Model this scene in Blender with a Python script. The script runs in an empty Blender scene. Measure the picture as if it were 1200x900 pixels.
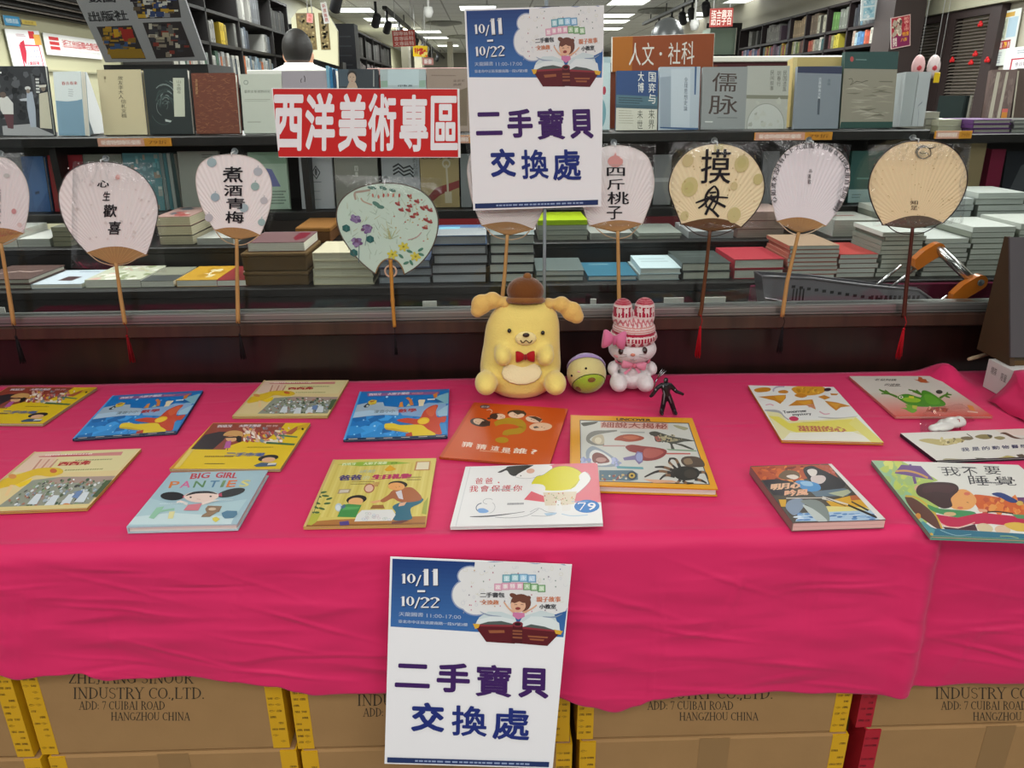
import bpy, math, random
import numpy as np
from mathutils import Vector, Matrix, noise as mnoise
from mathutils.geometry import tessellate_polygon
SC = bpy.context.scene
COL = SC.collection
R = math.radians
# ------------------------------------------------------------ camera
F_PX, PITCH, ROLL, YAW, CAM_Z = 890.0, R(20.8), R(0.45), R(1.5), 1.46
_c, _s = math.cos(PITCH), math.sin(PITCH)
_r0 = Vector((math.cos(YAW), -math.sin(YAW), 0))
_f0 = Vector((math.sin(YAW), math.cos(YAW), 0))
_fw = _f0 * _c + Vector((0, 0, -_s))
_up = _f0 * _s + Vector((0, 0, _c))
CAM_R = _r0 * math.cos(ROLL) - _up * math.sin(ROLL)
CAM_U = _r0 * math.sin(ROLL) + _up * math.cos(ROLL)
CAM_P = Vector((0, 0, CAM_Z))
cam = bpy.data.cameras.new('camera')
cam.sensor_width = 36
cam.lens = 36 * F_PX / 1200
cam.clip_start = 0.05
cam_o = bpy.data.objects.new('camera', cam)
COL.objects.link(cam_o)
cam_o.matrix_world = Matrix((
 (CAM_R.x, CAM_U.x, -_fw.x, CAM_P.x),
 (CAM_R.y, CAM_U.y, -_fw.y, CAM_P.y),
 (CAM_R.z, CAM_U.z, -_fw.z, CAM_P.z), (0, 0, 0, 1)))
SC.camera = cam_o
# ------------------------------------------------------------ world, lamps, exposure
world = bpy.data.worlds.new('corridor_ambient')
SC.world = world
world.use_nodes = True
_bg = world.node_tree.nodes['Background']
_bg.inputs[0].default_value = (0.93, 0.97, 1.0, 1)
_bg.inputs[1].default_value = 0.16
SC.view_settings.view_transform = 'Standard'
SC.view_settings.look = 'None'
SC.view_settings.exposure = 0.22
SC.view_settings.gamma = 1.0
SC.view_settings.use_curve_mapping = False
CEIL = 2.62
def lamp(x, y, sx, sy, watts, z=CEIL - 0.02):
 l = bpy.data.lights.new('ceiling_panel_light', 'AREA')
 l.shape = 'RECTANGLE'
 l.size, l.size_y = sx, sy
 l.energy = watts
 l.color = (1.0, 0.99, 0.97)
 o = bpy.data.objects.new('ceiling_panel_light', l)
 o.location = (x, y, z)
 COL.objects.link(o)
for _x in (-1.7, 0.1, 1.9):
 lamp(_x, 0.75, 1.2, 0.6, 7)
 lamp(_x, -0.7, 1.2, 0.6, 17)
 lamp(_x, -2.2, 1.2, 0.6, 36)
for _y, _w in ((2.75, 34), (4.6, 52), (7.0, 55)):
 for _x in (-1.9, 0.2, 2.3):
  lamp(_x, _y, 0.6, 1.2, _w)
for _y in (11.5, 15.5, 20):
 for _x in (-1.6, 1.4):
  lamp(_x, _y, 0.6, 1.2, 75)
# ------------------------------------------------------------ pixel rays -> points in the place
def ray(u, v):
 return CAM_R * ((u - 600) / F_PX) + CAM_U * ((450 - v) / F_PX) + _fw
def at_y(u, v, y):
 d = ray(u, v)
 return CAM_P + d * (y / d.y)
def at_z(u, v, z):
 d = ray(u, v)
 return CAM_P + d * ((z - CAM_Z) / d.z)
def at_x(u, v, x):
 d = ray(u, v)
 return CAM_P + d * (x / d.x)
def on_plane(u, v, p, n):
 d = ray(u, v)
 return CAM_P + d * ((Vector(p) - CAM_P).dot(n) / d.dot(n))
# ------------------------------------------------------------ colours and materials
def lin(c):
 if not isinstance(c, str):
  return tuple(c)[:3]
 c = c.lstrip('#')
 if len(c) == 3:
  c = c[0] * 2 + c[1] * 2 + c[2] * 2
 out = []
 for i in (0, 2, 4):
  x = int(c[i:i + 2], 16) / 255
  out.append(x / 12.92 if x <= 0.04045 else ((x + 0.055) / 1.055) ** 2.4)
 return tuple(out)
_pm = {}
def dim(c, k):
 return tuple(x * k for x in lin(c))
def PM(name, rough=0.55, spec=0.4, metal=0.0, coat=0.0, sheen=0.0, bump=None, mottle=0.0):
 """Material that prints each face in its own ink colour, with surface grain."""
 if name in _pm:
  return _pm[name]
 m = bpy.data.materials.new(name)
 m.use_nodes = True
 nt = m.node_tree
 b = nt.nodes['Principled BSDF']
 a = nt.nodes.new('ShaderNodeAttribute')
 a.attribute_name = 'Ink'
 src = a.outputs['Color']
 tc = nt.nodes.new('ShaderNodeTexCoord')
 if mottle:
  n = nt.nodes.new('ShaderNodeTexNoise')
  n.inputs['Scale'].default_value = 14
  n.inputs['Detail'].default_value = 5
  nt.links.new(tc.outputs['Object'], n.inputs['Vector'])
  mr = nt.nodes.new('ShaderNodeMapRange')
  mr.inputs['To Min'].default_value = 1 - mottle
  mr.inputs['To Max'].default_value = 1 + mottle
  nt.links.new(n.outputs['Fac'], mr.inputs['Value'])
  mx = nt.nodes.new('ShaderNodeVectorMath')
  mx.operation = 'SCALE'
  nt.links.new(src, mx.inputs[0])
  nt.links.new(mr.outputs['Result'], mx.inputs['Scale'])
  src = mx.outputs['Vector']
 nt.links.new(src, b.inputs['Base Color'])
 b.inputs['Roughness'].default_value = rough
 b.inputs['Specular IOR Level'].default_value = spec
 b.inputs['Metallic'].default_value = metal
 b.inputs['Coat Weight'].default_value = coat
 b.inputs['Coat Roughness'].default_value = 0.12
 if sheen:
  b.inputs['Sheen Weight'].default_value = sheen
  b.inputs['Sheen Roughness'].default_value = 0.4
 if bump:
  n = nt.nodes.new('ShaderNodeTexNoise')
  n.inputs['Scale'].default_value = bump[0]
  n.inputs['Detail'].default_value = 4
  nt.links.new(tc.outputs['Object'], n.inputs['Vector'])
  bp = nt.nodes.new('ShaderNodeBump')
  bp.inputs['Strength'].default_value = bump[1]
  bp.inputs['Distance'].default_value = bump[2]
  nt.links.new(n.outputs['Fac'], bp.inputs['Height'])
  nt.links.new(bp.outputs['Normal'], b.inputs['Normal'])
 _pm[name] = m
 return m
PAPER = PM('printed_paper', 0.6, 0.3)
GLOSS = PM('laminated_print', 0.42, 0.35)
HAIR = PM('dark_hair', 0.6, 0.3, bump=(900, .3, .001))
CARD = PM('corrugated_card', 0.8, 0.2, bump=(60, 0.25, 0.002), mottle=0.08)
PLUSH = PM('short_pile_plush', 0.95, 0.1, sheen=0.5, bump=(260, 0.5, 0.004), mottle=0.05)
PAINT = PM('painted_surface', 0.5, 0.35)
PLASTIC = PM('moulded_plastic', 0.28, 0.5)
METAL = PM('brushed_metal', 0.25, 0.5, metal=1.0)
BAMBOO = PM('bamboo', 0.45, 0.4, mottle=0.12)
CLOTHY = PM('woven_cotton', 0.85, 0.15, bump=(400, 0.3, 0.002))
SKIN = PM('skin', 0.5, 0.35)
def node_mat(name, fn):
 m = bpy.data.materials.new(name)
 m.use_nodes = True
 nt = m.node_tree
 fn(nt, nt.nodes, nt.links, nt.nodes['Principled BSDF'])
 return m
# ------------------------------------------------------------ mesh builder
class MB:
 def __init__(self):
  self.v, self.f, self.c, self.s = [], [], [], []
 def face(self, idx, c, smooth=False):
  self.f.append(tuple(idx))
  self.c.append(c)
  self.s.append(smooth)
 def add(self, pts, faces, c, smooth=False):
  b = len(self.v)
  self.v.extend(tuple(p) for p in pts)
  c = lin(c)
  for f in faces:
   self.face([b + i for i in f], c, smooth)
 def box(self, x0, y0, z0, x1, y1, z1, c, M=None):
  p = [(x, y, z) for z in (z0, z1) for y in (y0, y1) for x in (x0, x1)]
  if M is not None:
   p = [M @ Vector(q) for q in p]
  self.add(p, [(0, 2, 3, 1), (4, 5, 7, 6), (0, 1, 5, 4), (2, 6, 7, 3), (0, 4, 6, 2), (1, 3, 7, 5)], c)
  return self
 def bbox(self, x0, y0, z0, x1, y1, z1, c, r=0.004, M=None):
  """box with chamfered vertical and horizontal edges"""
  r = min(r, abs(x1 - x0) * .45, abs(y1 - y0) * .45, abs(z1 - z0) * .45)
  prof = []
  for z, k in ((z0, r), (z0 + r, 0), (z1 - r, 0), (z1, r)):
   ring = []
   for (cx, cy) in ((x0, y0), (x1, y0), (x1, y1), (x0, y1)):
    sx = 1 if cx == x0 else -1
    sy = 1 if cy == y0 else -1
    a = (cx + sx * (r + k * .3), cy + sy * k)
    b = (cx + sx * k, cy + sy * (r + k * .3))
    ring += [a, b] if sx * sy < 0 else [b, a]
   prof.append([(q[0], q[1], z) for q in ring])
  pts = [q for rg in prof for q in rg]
  if M is not None:
   pts = [M @ Vector(q) for q in pts]
  fs = []
  for j in range(3):
   for i in range(8):
    k = (i + 1) % 8
    fs.append((j * 8 + i, j * 8 + k, j * 8 + 8 + k, j * 8 + 8 + i))
  fs.append(tuple(range(7, -1, -1)))
  fs.append(tuple(range(24, 32)))
  self.add(pts, fs, c)
  return self
 def grid(self, P, c, smooth=True, wrap=False):
  n, m = len(P), len(P[0])
  fs = []
  for i in range(n - 1):
   for j in range(m if wrap else m - 1):
    k = (j + 1) % m
    fs.append((i * m + j, i * m + k, (i + 1) * m + k, (i + 1) * m + j))
  self.add([q for row in P for q in row], fs, c, smooth)
  return self
 def tube(self, path, r, c, n=10, smooth=True, cap=True):
  path = [Vector(p) for p in path]
  rs = r if isinstance(r, (list, tuple)) else [r] * len(path)
  rings = []
  prev = None
  for i, p in enumerate(path):
   t = (path[min(i + 1, len(path) - 1)] - path[max(i - 1, 0)]).normalized()
   if prev is None:
    a = t.orthogonal().normalized()
   else:
    a = (prev - t * prev.dot(t))
    a = a.normalized() if a.length > 1e-6 else t.orthogonal().normalized()
   prev = a
   b = t.cross(a)
   rings.append([p + (a * math.cos(2 * math.pi * k / n) + b * math.sin(2 * math.pi * k / n)) * rs[i] for k in range(n)])
  self.grid(rings, c, smooth, True)
  if cap:
   base = len(self.v) - len(rings) * n
   self.face([base + k for k in range(n - 1, -1, -1)], lin(c))
   self.face([base + (len(rings) - 1) * n + k for k in range(n)], lin(c))
  return self
 def ell(self, ctr, rad, c, M=None, nu=20, nv=12, cf=None):
  ctr = Vector(ctr)
  rows = []
  for i in range(nv + 1):
   th = math.pi * i / nv
   row = []
   for j in range(nu):
    ph = 2 * math.pi * j / nu
    d = Vector((math.sin(th) * math.cos(ph) * rad[0], math.sin(th) * math.sin(ph) * rad[1], math.cos(th) * rad[2]))
    if M is not None:
     d = M @ d
    row.append(ctr + d)
   rows.append(row)
  f0 = len(self.f)
  self.grid(rows, c, True, True)
  if cf:
   for k in range(f0, len(self.f)):
    q = sum((Vector(self.v[i]) for i in self.f[k]), Vector()) / len(self.f[k])
    cc = cf(q - ctr)
    if cc:
     self.c[k] = lin(cc)
  return self
 def lathe(self, prof, c, ctr=(0, 0, 0), n=24, M=None):
  ctr = Vector(ctr)
  rows = []
  for r, z in prof:
   row = []
   for j in range(n):
    d = Vector((r * math.cos(2 * math.pi * j / n), r * math.sin(2 * math.pi * j / n), z))
    if M is not None:
     d = M @ d
    row.append(ctr + d)
   rows.append(row)
  self.grid(rows, c, True, True)
  return self
 def prism(self, poly, O, ex, ey, en, t, c, cside=None):
  """flat outline (2-D points) given thickness t along en"""
  O, ex, ey, en = Vector(O), Vector(ex), Vector(ey), Vector(en)
  n = len(poly)
  p0 = [O + ex * x + ey * y for x, y in poly]
  p1 = [q + en * t for q in p0]
  tri = tessellate_polygon([[Vector((x, y, 0)) for x, y in poly]])
  self.add(p1, tri, c)
  self.add(p0, [tuple(reversed(q)) for q in tri], c)
  self.add(p0 + p1, [(i, (i + 1) % n, n + (i + 1) % n, n + i) for i in range(n)], cside or c)
  return self
 def build(self, name, mat, parent=None, origin=None):
  me = bpy.data.meshes.new(name)
  o3 = Vector(origin) if origin is not None else Vector((0, 0, 0))
  me.from_pydata([tuple(Vector(p) - o3) for p in self.v], [], self.f)
  me.polygons.foreach_set('use_smooth', self.s)
  at = me.color_attributes.new('Ink', 'FLOAT_COLOR', 'CORNER')
  tot = np.array([len(f) for f in self.f], dtype=np.int32)
  cols = np.ones((len(self.f), 4), dtype=np.float32)
  cols[:, :3] = np.array(self.c, dtype=np.float32).reshape(-1, 3)
  at.data.foreach_set('color', np.repeat(cols, tot, axis=0).ravel())
  me.materials.append(mat)
  me.update()
  o = bpy.data.objects.new(name, me)
  COL.objects.link(o)
  if parent is not None:
   o.parent = parent
   if origin is not None:
    o.location = o3
   o.matrix_parent_inverse = world_of(parent).inverted()
  elif origin is not None:
   o.location = o3
  return o
def world_of(o):
 m = Matrix.LocRotScale(o.location, o.rotation_euler, o.scale)
 if o.parent is not None:
  return world_of(o.parent) @ o.matrix_parent_inverse @ m
 return m
def tag(o, label, cat, group=None, kind=None):
 if label:
  o['label'] = label
 if cat:
  o['category'] = cat
 if group:
  o['group'] = group
 if kind:
  o['kind'] = kind
 return o
def thing(name, label, cat, loc=(0, 0, 0), group=None):
 o = bpy.data.objects.new(name, None)
 o.empty_display_size = 0.05
 o.location = loc
 COL.objects.link(o)
 return tag(o, label, cat, group)
def struct(o):
 o['kind'] = 'structure'
 return o
# ------------------------------------------------------------ letters
_glyph = {}
def glyph(s, bold=0.0):
 k = (s, bold)
 if k not in _glyph:
  cu = bpy.data.curves.new('lettering', 'FONT')
  cu.body = s
  cu.resolution_u = 2
  cu.offset = bold
  cu.dimensions = '2D'
  cu.fill_mode = 'FRONT'
  o = bpy.data.objects.new('lettering', cu)
  me = bpy.data.meshes.new_from_object(o)
  vs = np.array([tuple(v.co)[:2] for v in me.vertices]) if len(me.vertices) else np.zeros((0, 2))
  fs = [tuple(p.vertices) for p in me.polygons]
  bpy.data.objects.remove(o)
  bpy.data.meshes.remove(me)
  bpy.data.curves.remove(cu)
  if len(vs):
   lo, hi = vs.min(0), vs.max(0)
   asp = (hi[0] - lo[0]) / max(hi[1] - lo[1], 1e-6)
   vs = (vs - lo) / np.maximum(hi - lo, 1e-6)
  else:
   asp = 1
  _glyph[k] = (vs, fs, asp)
 return _glyph[k]
_SERIF = {
 'I': (0.42, [((.21, 0), (.21, 1), 1)], [(.21, 0), (.21, 1)]),
 'N': (0.85, [((.15, 0), (.15, 1), 0), ((.13, 1), (.70, 0), 1), ((.70, 0), (.70, 1), 0)], [(.15, 0), (.12, 1), (.70, 1)]),
 'D': (0.82, [((.18, 0), (.18, 1), 1), ('arc', .30, .5, .42, .48, -90, 90, 1), ((.18, .98), (.32, .98), 0), ((.18, .02), (.32, .02), 0)], [(.16, 0), (.16, 1)]),
 'U': (0.82, [((.17, .3), (.17, 1), 1), ('arc', .42, .32, .25, .31, 180, 360, 0), ((.67, .3), (.67, 1), 0)], [(.17, 1), (.67, 1)]),
 'S': (0.62, [('arc', .32, .74, .22, .24, 20, 250, 0), ((.2, .56), (.46, .42), 1), ('arc', .32, .26, .22, .25, 70, -160, 0)], []),
 'T': (0.72, [((.36, 0), (.36, 1), 1), ((.05, .98), (.67, .98), 0), ((.06, .98), (.06, .8), 0), ((.66, .98), (.66, .8), 0)], [(.36, 0)]),
 'R': (0.78, [((.17, 0), (.17, 1), 1), ('arc', .32, .75, .24, .23, -90, 90, 1), ((.17, .98), (.34, .98), 0), ((.17, .52), (.34, .52), 0), ((.38, .5), (.70, 0), 1)], [(.17, 0), (.15, 1), (.70, 0)]),
 'Y': (0.76, [((.38, 0), (.38, .5), 1), ((.38, .48), (.1, 1), 1), ((.38, .48), (.66, 1), 0)], [(.38, 0), (.1, 1), (.66, 1)]),
 'C': (0.74, [('arc', .42, .5, .33, .49, 50, 310, 1), ((.66, .95), (.66, .75), 0)], []),
 'O': (0.82, [('arc', .41, .5, .33, .49, 0, 360, 1)], []),
 'L': (0.66, [((.17, 0), (.17, 1), 1), ((.1, .02), (.6, .02), 0), ((.6, .02), (.62, .22), 0)], [(.17, 1)]),
 'A': (0.80, [((.1, 0), (.40, 1), 0), ((.40, 1), (.70, 0), 1), ((.2, .35), (.6, .35), 0)], [(.1, 0), (.70, 0)]),
 'B': (0.72, [((.17, 0), (.17, 1), 1), ('arc', .32, .76, .20, .22, -90, 90, 1), ('arc', .32, .27, .25, .26, -90, 90, 1), ((.17, .98), (.34, .98), 0), ((.17, .52), (.34, .52), 0), ((.17, .02), (.34, .02), 0)], []),
 'H': (0.86, [((.16, 0), (.16, 1), 1), ((.68, 0), (.68, 1), 1), ((.16, .5), (.68, .5), 0)], [(.16, 0), (.16, 1), (.68, 0), (.68, 1)]),
 'G': (0.80, [('arc', .42, .5, .33, .49, 50, 320, 1), ((.68, .4), (.68, .1), 1)], [(.66, .42)]),
 'Z': (0.70, [((.1, .98), (.6, .98), 0), ((.6, 1), (.1, 0), 1), ((.1, .02), (.62, .02), 0), ((.1, .98), (.08, .8), 0), ((.62, .02), (.63, .2), 0)], []),
 'E': (0.70, [((.17, 0), (.17, 1), 1), ((.1, .98), (.58, .98), 0), ((.17, .52), (.48, .52), 0), ((.1, .02), (.60, .02), 0), ((.58, .98), (.58, .8), 0), ((.6, .02), (.61, .22), 0)], []),
 'J': (0.45, [((.25, .1), (.25, 1), 1), ('arc', .13, .05, .12, .14, 0, -140, 0)], [(.25, 1)]),
 '0': (0.62, [('arc', .31, .5, .22, .49, 0, 360, 1)], []),
 '1': (0.50, [((.26, 0), (.26, 1), 1), ((.26, .97), (.08, .84), 0)], [(.26, 0)]),
 '2': (0.62, [('arc', .30, .72, .21, .26, 165, -20, 1), ((.50, .66), (.08, .04), 0), ((.08, .05), (.56, .05), 1)], []),
 '7': (0.56, [((.07, .96), (.52, .96), 1), ((.52, .96), (.2, 0), 0), ((.07, .96), (.07, .8), 0)], []),
 ':': (0.28, [((.14, .05), (.14, .15), 1), ((.14, .5), (.14, .6), 1)], []),
 '.': (0.26, [((.13, .0), (.13, .1), 1)], []),
 ',': (0.26, [((.15, .08), (.08, -.14), 1)], []),
 '/': (0.40, [((.05, -.1), (.36, 1.05), 0)], []),
 ' ': (0.36, [], []),
}
def serif_polys(s, heavy=0.13, light=0.055):
 """polygons of a line of serif capitals, cap height 1; returns polys, width"""
 out = []
 x = 0
 for ch in s:
  wdt, strokes, feet = _SERIF[ch]
  for st in strokes:
   if st[0] == 'arc':
    _, cx, cy, rx, ry, a0, a1, hv = st
    n = 16
    o, i = [], []
    for k in range(n + 1):
     a = R(a0 + (a1 - a0) * k / n)
     th = light + (heavy - light) * abs(math.cos(a)) if hv else light * 1.35
     o.append((x + cx + rx * math.cos(a) + th / 2 * math.cos(a), cy + ry * math.sin(a)))
     i.append((x + cx + rx * math.cos(a) - th / 2 * math.cos(a), cy + (ry - light) * math.sin(a)))
    for k in range(n):
     out.append([o[k], o[k + 1], i[k + 1], i[k]])
   else:
    (ax, ay), (bx, by), hv = st
    th = heavy if hv else light
    if abs(ay - by) < 0.03:
     t2 = (heavy * .6 if hv else light) / 2
     out.append([(x + ax, ay - t2), (x + bx, by - t2), (x + bx, by + t2), (x + ax, ay + t2)])
    else:
     out.append([(x + ax - th / 2, ay), (x + ax + th / 2, ay), (x + bx + th / 2, by), (x + bx - th / 2, by)])
  for fx, fy in feet:
   out.append([(x + fx - .13, fy - .025), (x + fx + .13, fy - .025), (x + fx + .13, fy + .025), (x + fx - .13, fy + .025)])
  x += wdt
 return out, x
# ------------------------------------------------------------ printed sheets
def clip_poly(poly, w, h):
 for ax, lim, sg in ((0, 0, 1), (0, w, -1), (1, 0, 1), (1, h, -1)):
  out = []
  n = len(poly)
  for i in range(n):
   a, b = poly[i], poly[(i + 1) % n]
   da, db = (a[ax] - lim) * sg, (b[ax] - lim) * sg
   if da >= 0:
    out.append(a)
   if (da >= 0) != (db >= 0):
    t = da / (da - db)
    out.append((a[0] + (b[0] - a[0]) * t, a[1] + (b[1] - a[1]) * t))
  poly = out
  if len(poly) < 3:
   return []
 return poly
class Art:
 """Ink shapes on a flat sheet w x h metres, described in the coordinates of a reference
 quadrilateral (tl, tr, br, bl) and drawn as thin ink layers on the sheet itself."""
 DZ = 4e-6
 def __init__(self, w, h, quad=None, crop=None):
  self.w, self.h = w, h
  q = quad or [(0, 0), (100, 0), (100, 100), (0, 100)]
  if crop:
   x0, y0, s = crop
   q = [((a - x0) * s, (b - y0) * s) for a, b in q]
  dst = [(0, h), (w, h), (w, 0), (0, 0)]
  A, B = [], []
  for (x, y), (X, Y) in zip(q, dst):
   A.append([x, y, 1, 0, 0, 0, -X * x, -X * y]); B.append(X)
   A.append([0, 0, 0, x, y, 1, -Y * x, -Y * y]); B.append(Y)
  self.H = np.linalg.solve(np.array(A, float), np.array(B, float))
  self.items = []
  self.layer = 0
 def m(self, p):
  a = self.H
  d = a[6] * p[0] + a[7] * p[1] + 1
  return ((a[0] * p[0] + a[1] * p[1] + a[2]) / d, (a[3] * p[0] + a[4] * p[1] + a[5]) / d)
 def raw(self, poly, c, same=False):
  if not same:
   self.layer += 1
  p = clip_poly(poly, self.w, self.h)
  if len(p) < 3:
   return
  if len(p) == 3:
   self.items.append((p, c, self.layer))
   return
  for t in tessellate_polygon([[Vector((x, y, 0)) for x, y in p]]):
   self.items.append(([p[i] for i in t], c, self.layer))
 def P(self, pts, c, same=False):
  self.raw([self.m(p) for p in pts], c, same)
 def Q(self, x0, y0, x1, y1, c, same=False):
  """rectangle in per cent of the sheet, y downwards"""
  w, h = self.w, self.h
  self.raw([(x0 * w / 100, h - y1 * h / 100), (x1 * w / 100, h - y1 * h / 100), (x1 * w / 100, h - y0 * h / 100), (x0 * w / 100, h - y0 * h / 100)], c, same)
 def Rr(self, x0, y0, x1, y1, c, same=False):
  self.P([(x0, y0), (x1, y0), (x1, y1), (x0, y1)], c, same)
 def E(self, cx, cy, rx, ry, c, rot=0, n=20, a0=0, a1=360):
  cr, sr = math.cos(R(rot)), math.sin(R(rot))
  pts = []
  full = abs(a1 - a0) >= 360
  for k in range(n if full else n + 1):
   a = R(a0 + (a1 - a0) * k / n)
   x, y = rx * math.cos(a), ry * math.sin(a)
   pts.append((cx + x * cr - y * sr, cy + x * sr + y * cr))
  self.P(pts, c)
 def S(self, pts, wd, c, same=False):
  """brush line; wd a number or a width per point"""
  n = len(pts)
  ws = list(np.interp(np.linspace(0, 1, n), np.linspace(0, 1, len(wd)), wd)) if isinstance(wd, (list, tuple)) else [wd] * n
  if not same:
   self.layer += 1
  L, Rt = [], []
  for i in range(n):
   a, b = pts[max(i - 1, 0)], pts[min(i + 1, n - 1)]
   dx, dy = b[0] - a[0], b[1] - a[1]
   d = math.hypot(dx, dy) or 1
   nx, ny = -dy / d * ws[i] / 2, dx / d * ws[i] / 2
   L.append((pts[i][0] + nx, pts[i][1] + ny))
   Rt.append((pts[i][0] - nx, pts[i][1] - ny))
  for i in range(n - 1):
   self.raw([self.m(q) for q in (L[i], L[i + 1], Rt[i + 1], Rt[i])], c, True)
 def ring(self, cx, cy, rx, ry, wd, c, a0=0, a1=360, n=28):
  self.S([(cx + rx * math.cos(R(a0 + (a1 - a0) * k / n)), cy + ry * math.sin(R(a0 + (a1 - a0) * k / n))) for k in range(n + 1)], wd, c)
 def _ink(self, s, b, fn, c):
  vs, fs, _ = glyph(s)
  o = [(0, 0)]
  if b:
   k = b * .6
   o = [(r_ * k * math.cos(R(a)), r_ * k * math.sin(R(a))) for r_, n_ in ((1.15, 16), (.55, 6)) for a in range(0, 360, 360 // n_)] if b > .03 else [(-k, -k), (k, k), (k, -k), (-k, k)] if b > .02 else [(-k, 0), (k, k * .4)]
  for dx, dy in o:
   self.layer += 1
   P = [fn(x * (1 - 2 * b) + b + dx, y * (1 - 2 * b) + b + dy) for x, y in vs]
   for f in fs:
    p = clip_poly([P[i] for i in f], self.w, self.h)
    for k in range(1, len(p) - 1):
     self.items.append(([p[0], p[k], p[k + 1]], c, self.layer))
 def T(self, s, x0, y0, x1, y1, c, b=0.0, sl=0.0):
  """letters filling a box given in reference coordinates (slant sl in box widths)"""
  self._ink(s, b, lambda x, y: self.m((x0 + (x1 - x0) * x + sl * y, y1 + (y0 - y1) * y)), c)
 def TQ(self, s, bl, br, tl, c, b=0.0):
  self._ink(s, b, lambda x, y: self.m((bl[0] + (br[0] - bl[0]) * x + (tl[0] - bl[0]) * y, bl[1] + (br[1] - bl[1]) * x + (tl[1] - bl[1]) * y)), c)
 def TP(self, s, x0, y0, x1, y1, c, b=0.0, rot=0):
  """letters filling a box in per cent of the sheet, y downwards"""
  w, h = self.w, self.h
  cx, cy = (x0 + x1) / 200 * w, h - (y0 + y1) / 200 * h
  bw, bh = (x1 - x0) / 100 * w, (y1 - y0) / 100 * h
  cr, sr = math.cos(R(rot)), math.sin(R(rot))
  def fn(x, y):
   a, d = (x - .5) * bw, (y - .5) * bh
   return (cx + a * cr - d * sr, cy + a * sr + d * cr)
  self._ink(s, b, fn, c)
 def V(self, s, x0, y0, x1, y1, c, b=0.0, gap=0.1, pct=False):
  """a column of characters, top to bottom"""
  n = len(s)
  st = (y1 - y0) / n
  for i, ch in enumerate(s):
   (self.TP if pct else self.T)(ch, x0, y0 + st * i + st * gap / 2, x1, y0 + st * (i + 1) - st * gap / 2, c, b)
 def serif(self, s, x0, y0, x1, y1, c, heavy=.13, light=.055):
  polys, wd = serif_polys(s, heavy, light)
  self.layer += 1
  for p in polys:
   q = [self.m((x0 + (x1 - x0) * a / wd, y1 + (y0 - y1) * b)) for a, b in p]
   ar = sum(q[i][0] * q[(i + 1) % len(q)][1] - q[(i + 1) % len(q)][0] * q[i][1] for i in range(len(q)))
   self.raw(q, c, True)
 def lines(self, x0, y0, x1, y1, n, c, seed=1, fill=.5, pct=True):
  """lines of print too small to read"""
  rr = random.Random(seed)
  self.layer += 1
  st = (y1 - y0) / n
  for i in range(n):
   x = x0
   end = x1 - (x1 - x0) * rr.random() * .25
   while x < end:
    wd = (x1 - x0) * rr.uniform(.02, .05)
    (self.Q if pct else self.Rr)(x, y0 + st * i + st * (1 - fill) / 2, min(x + wd, end), y0 + st * (i + 1) - st * (1 - fill) / 2, c, True)
    x += wd * 1.35
 def scatter(self, x0, y0, x1, y1, n, cols, size, seed=1, pct=True, asp=1.0):
  rr = random.Random(seed)
  for i in range(n):
   cx, cy = rr.uniform(x0, x1), rr.uniform(y0, y1)
   s = size * rr.uniform(.5, 1.4)
   k = rr.randint(5, 8)
   a0 = rr.random() * 6
   pts = []
   for j in range(k):
    a = a0 + 2 * math.pi * j / k
    q = s * rr.uniform(.55, 1.15)
    pts.append((cx + q * math.cos(a) * asp, cy + q * math.sin(a)))
   if pct:
    self.raw([(p[0] / 100 * self.w, self.h - p[1] / 100 * self.h) for p in pts], rr.choice(cols))
   else:
    self.P(pts, rr.choice(cols))
 def put(self, mb, O, ex, ey, lift=0.0001, warp=None):
  """lay the ink on the sheet whose lower left corner is O"""
  O, ex, ey = Vector(O), Vector(ex).normalized(), Vector(ey).normalized()
  en = ex.cross(ey)
  cache = {}
  for p, c, l in self.items:
   k = c if isinstance(c, str) else tuple(c)
   if k not in cache:
    cache[k] = lin(c)
   pts = []
   for x, y in p:
    q = O + ex * x + ey * y + en * (lift + l * self.DZ)
    if warp:
     q = q + en * warp(x, y)
    pts.append(q)
   ar = (p[1][0] - p[0][0]) * (p[2][1] - p[0][1]) - (p[2][0] - p[0][0]) * (p[1][1] - p[0][1])
   b = len(mb.v)
   mb.v.extend(tuple(q) for q in pts)
   mb.face([b, b + 1, b + 2] if ar >= 0 else [b, b + 2, b + 1], cache[k])
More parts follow.
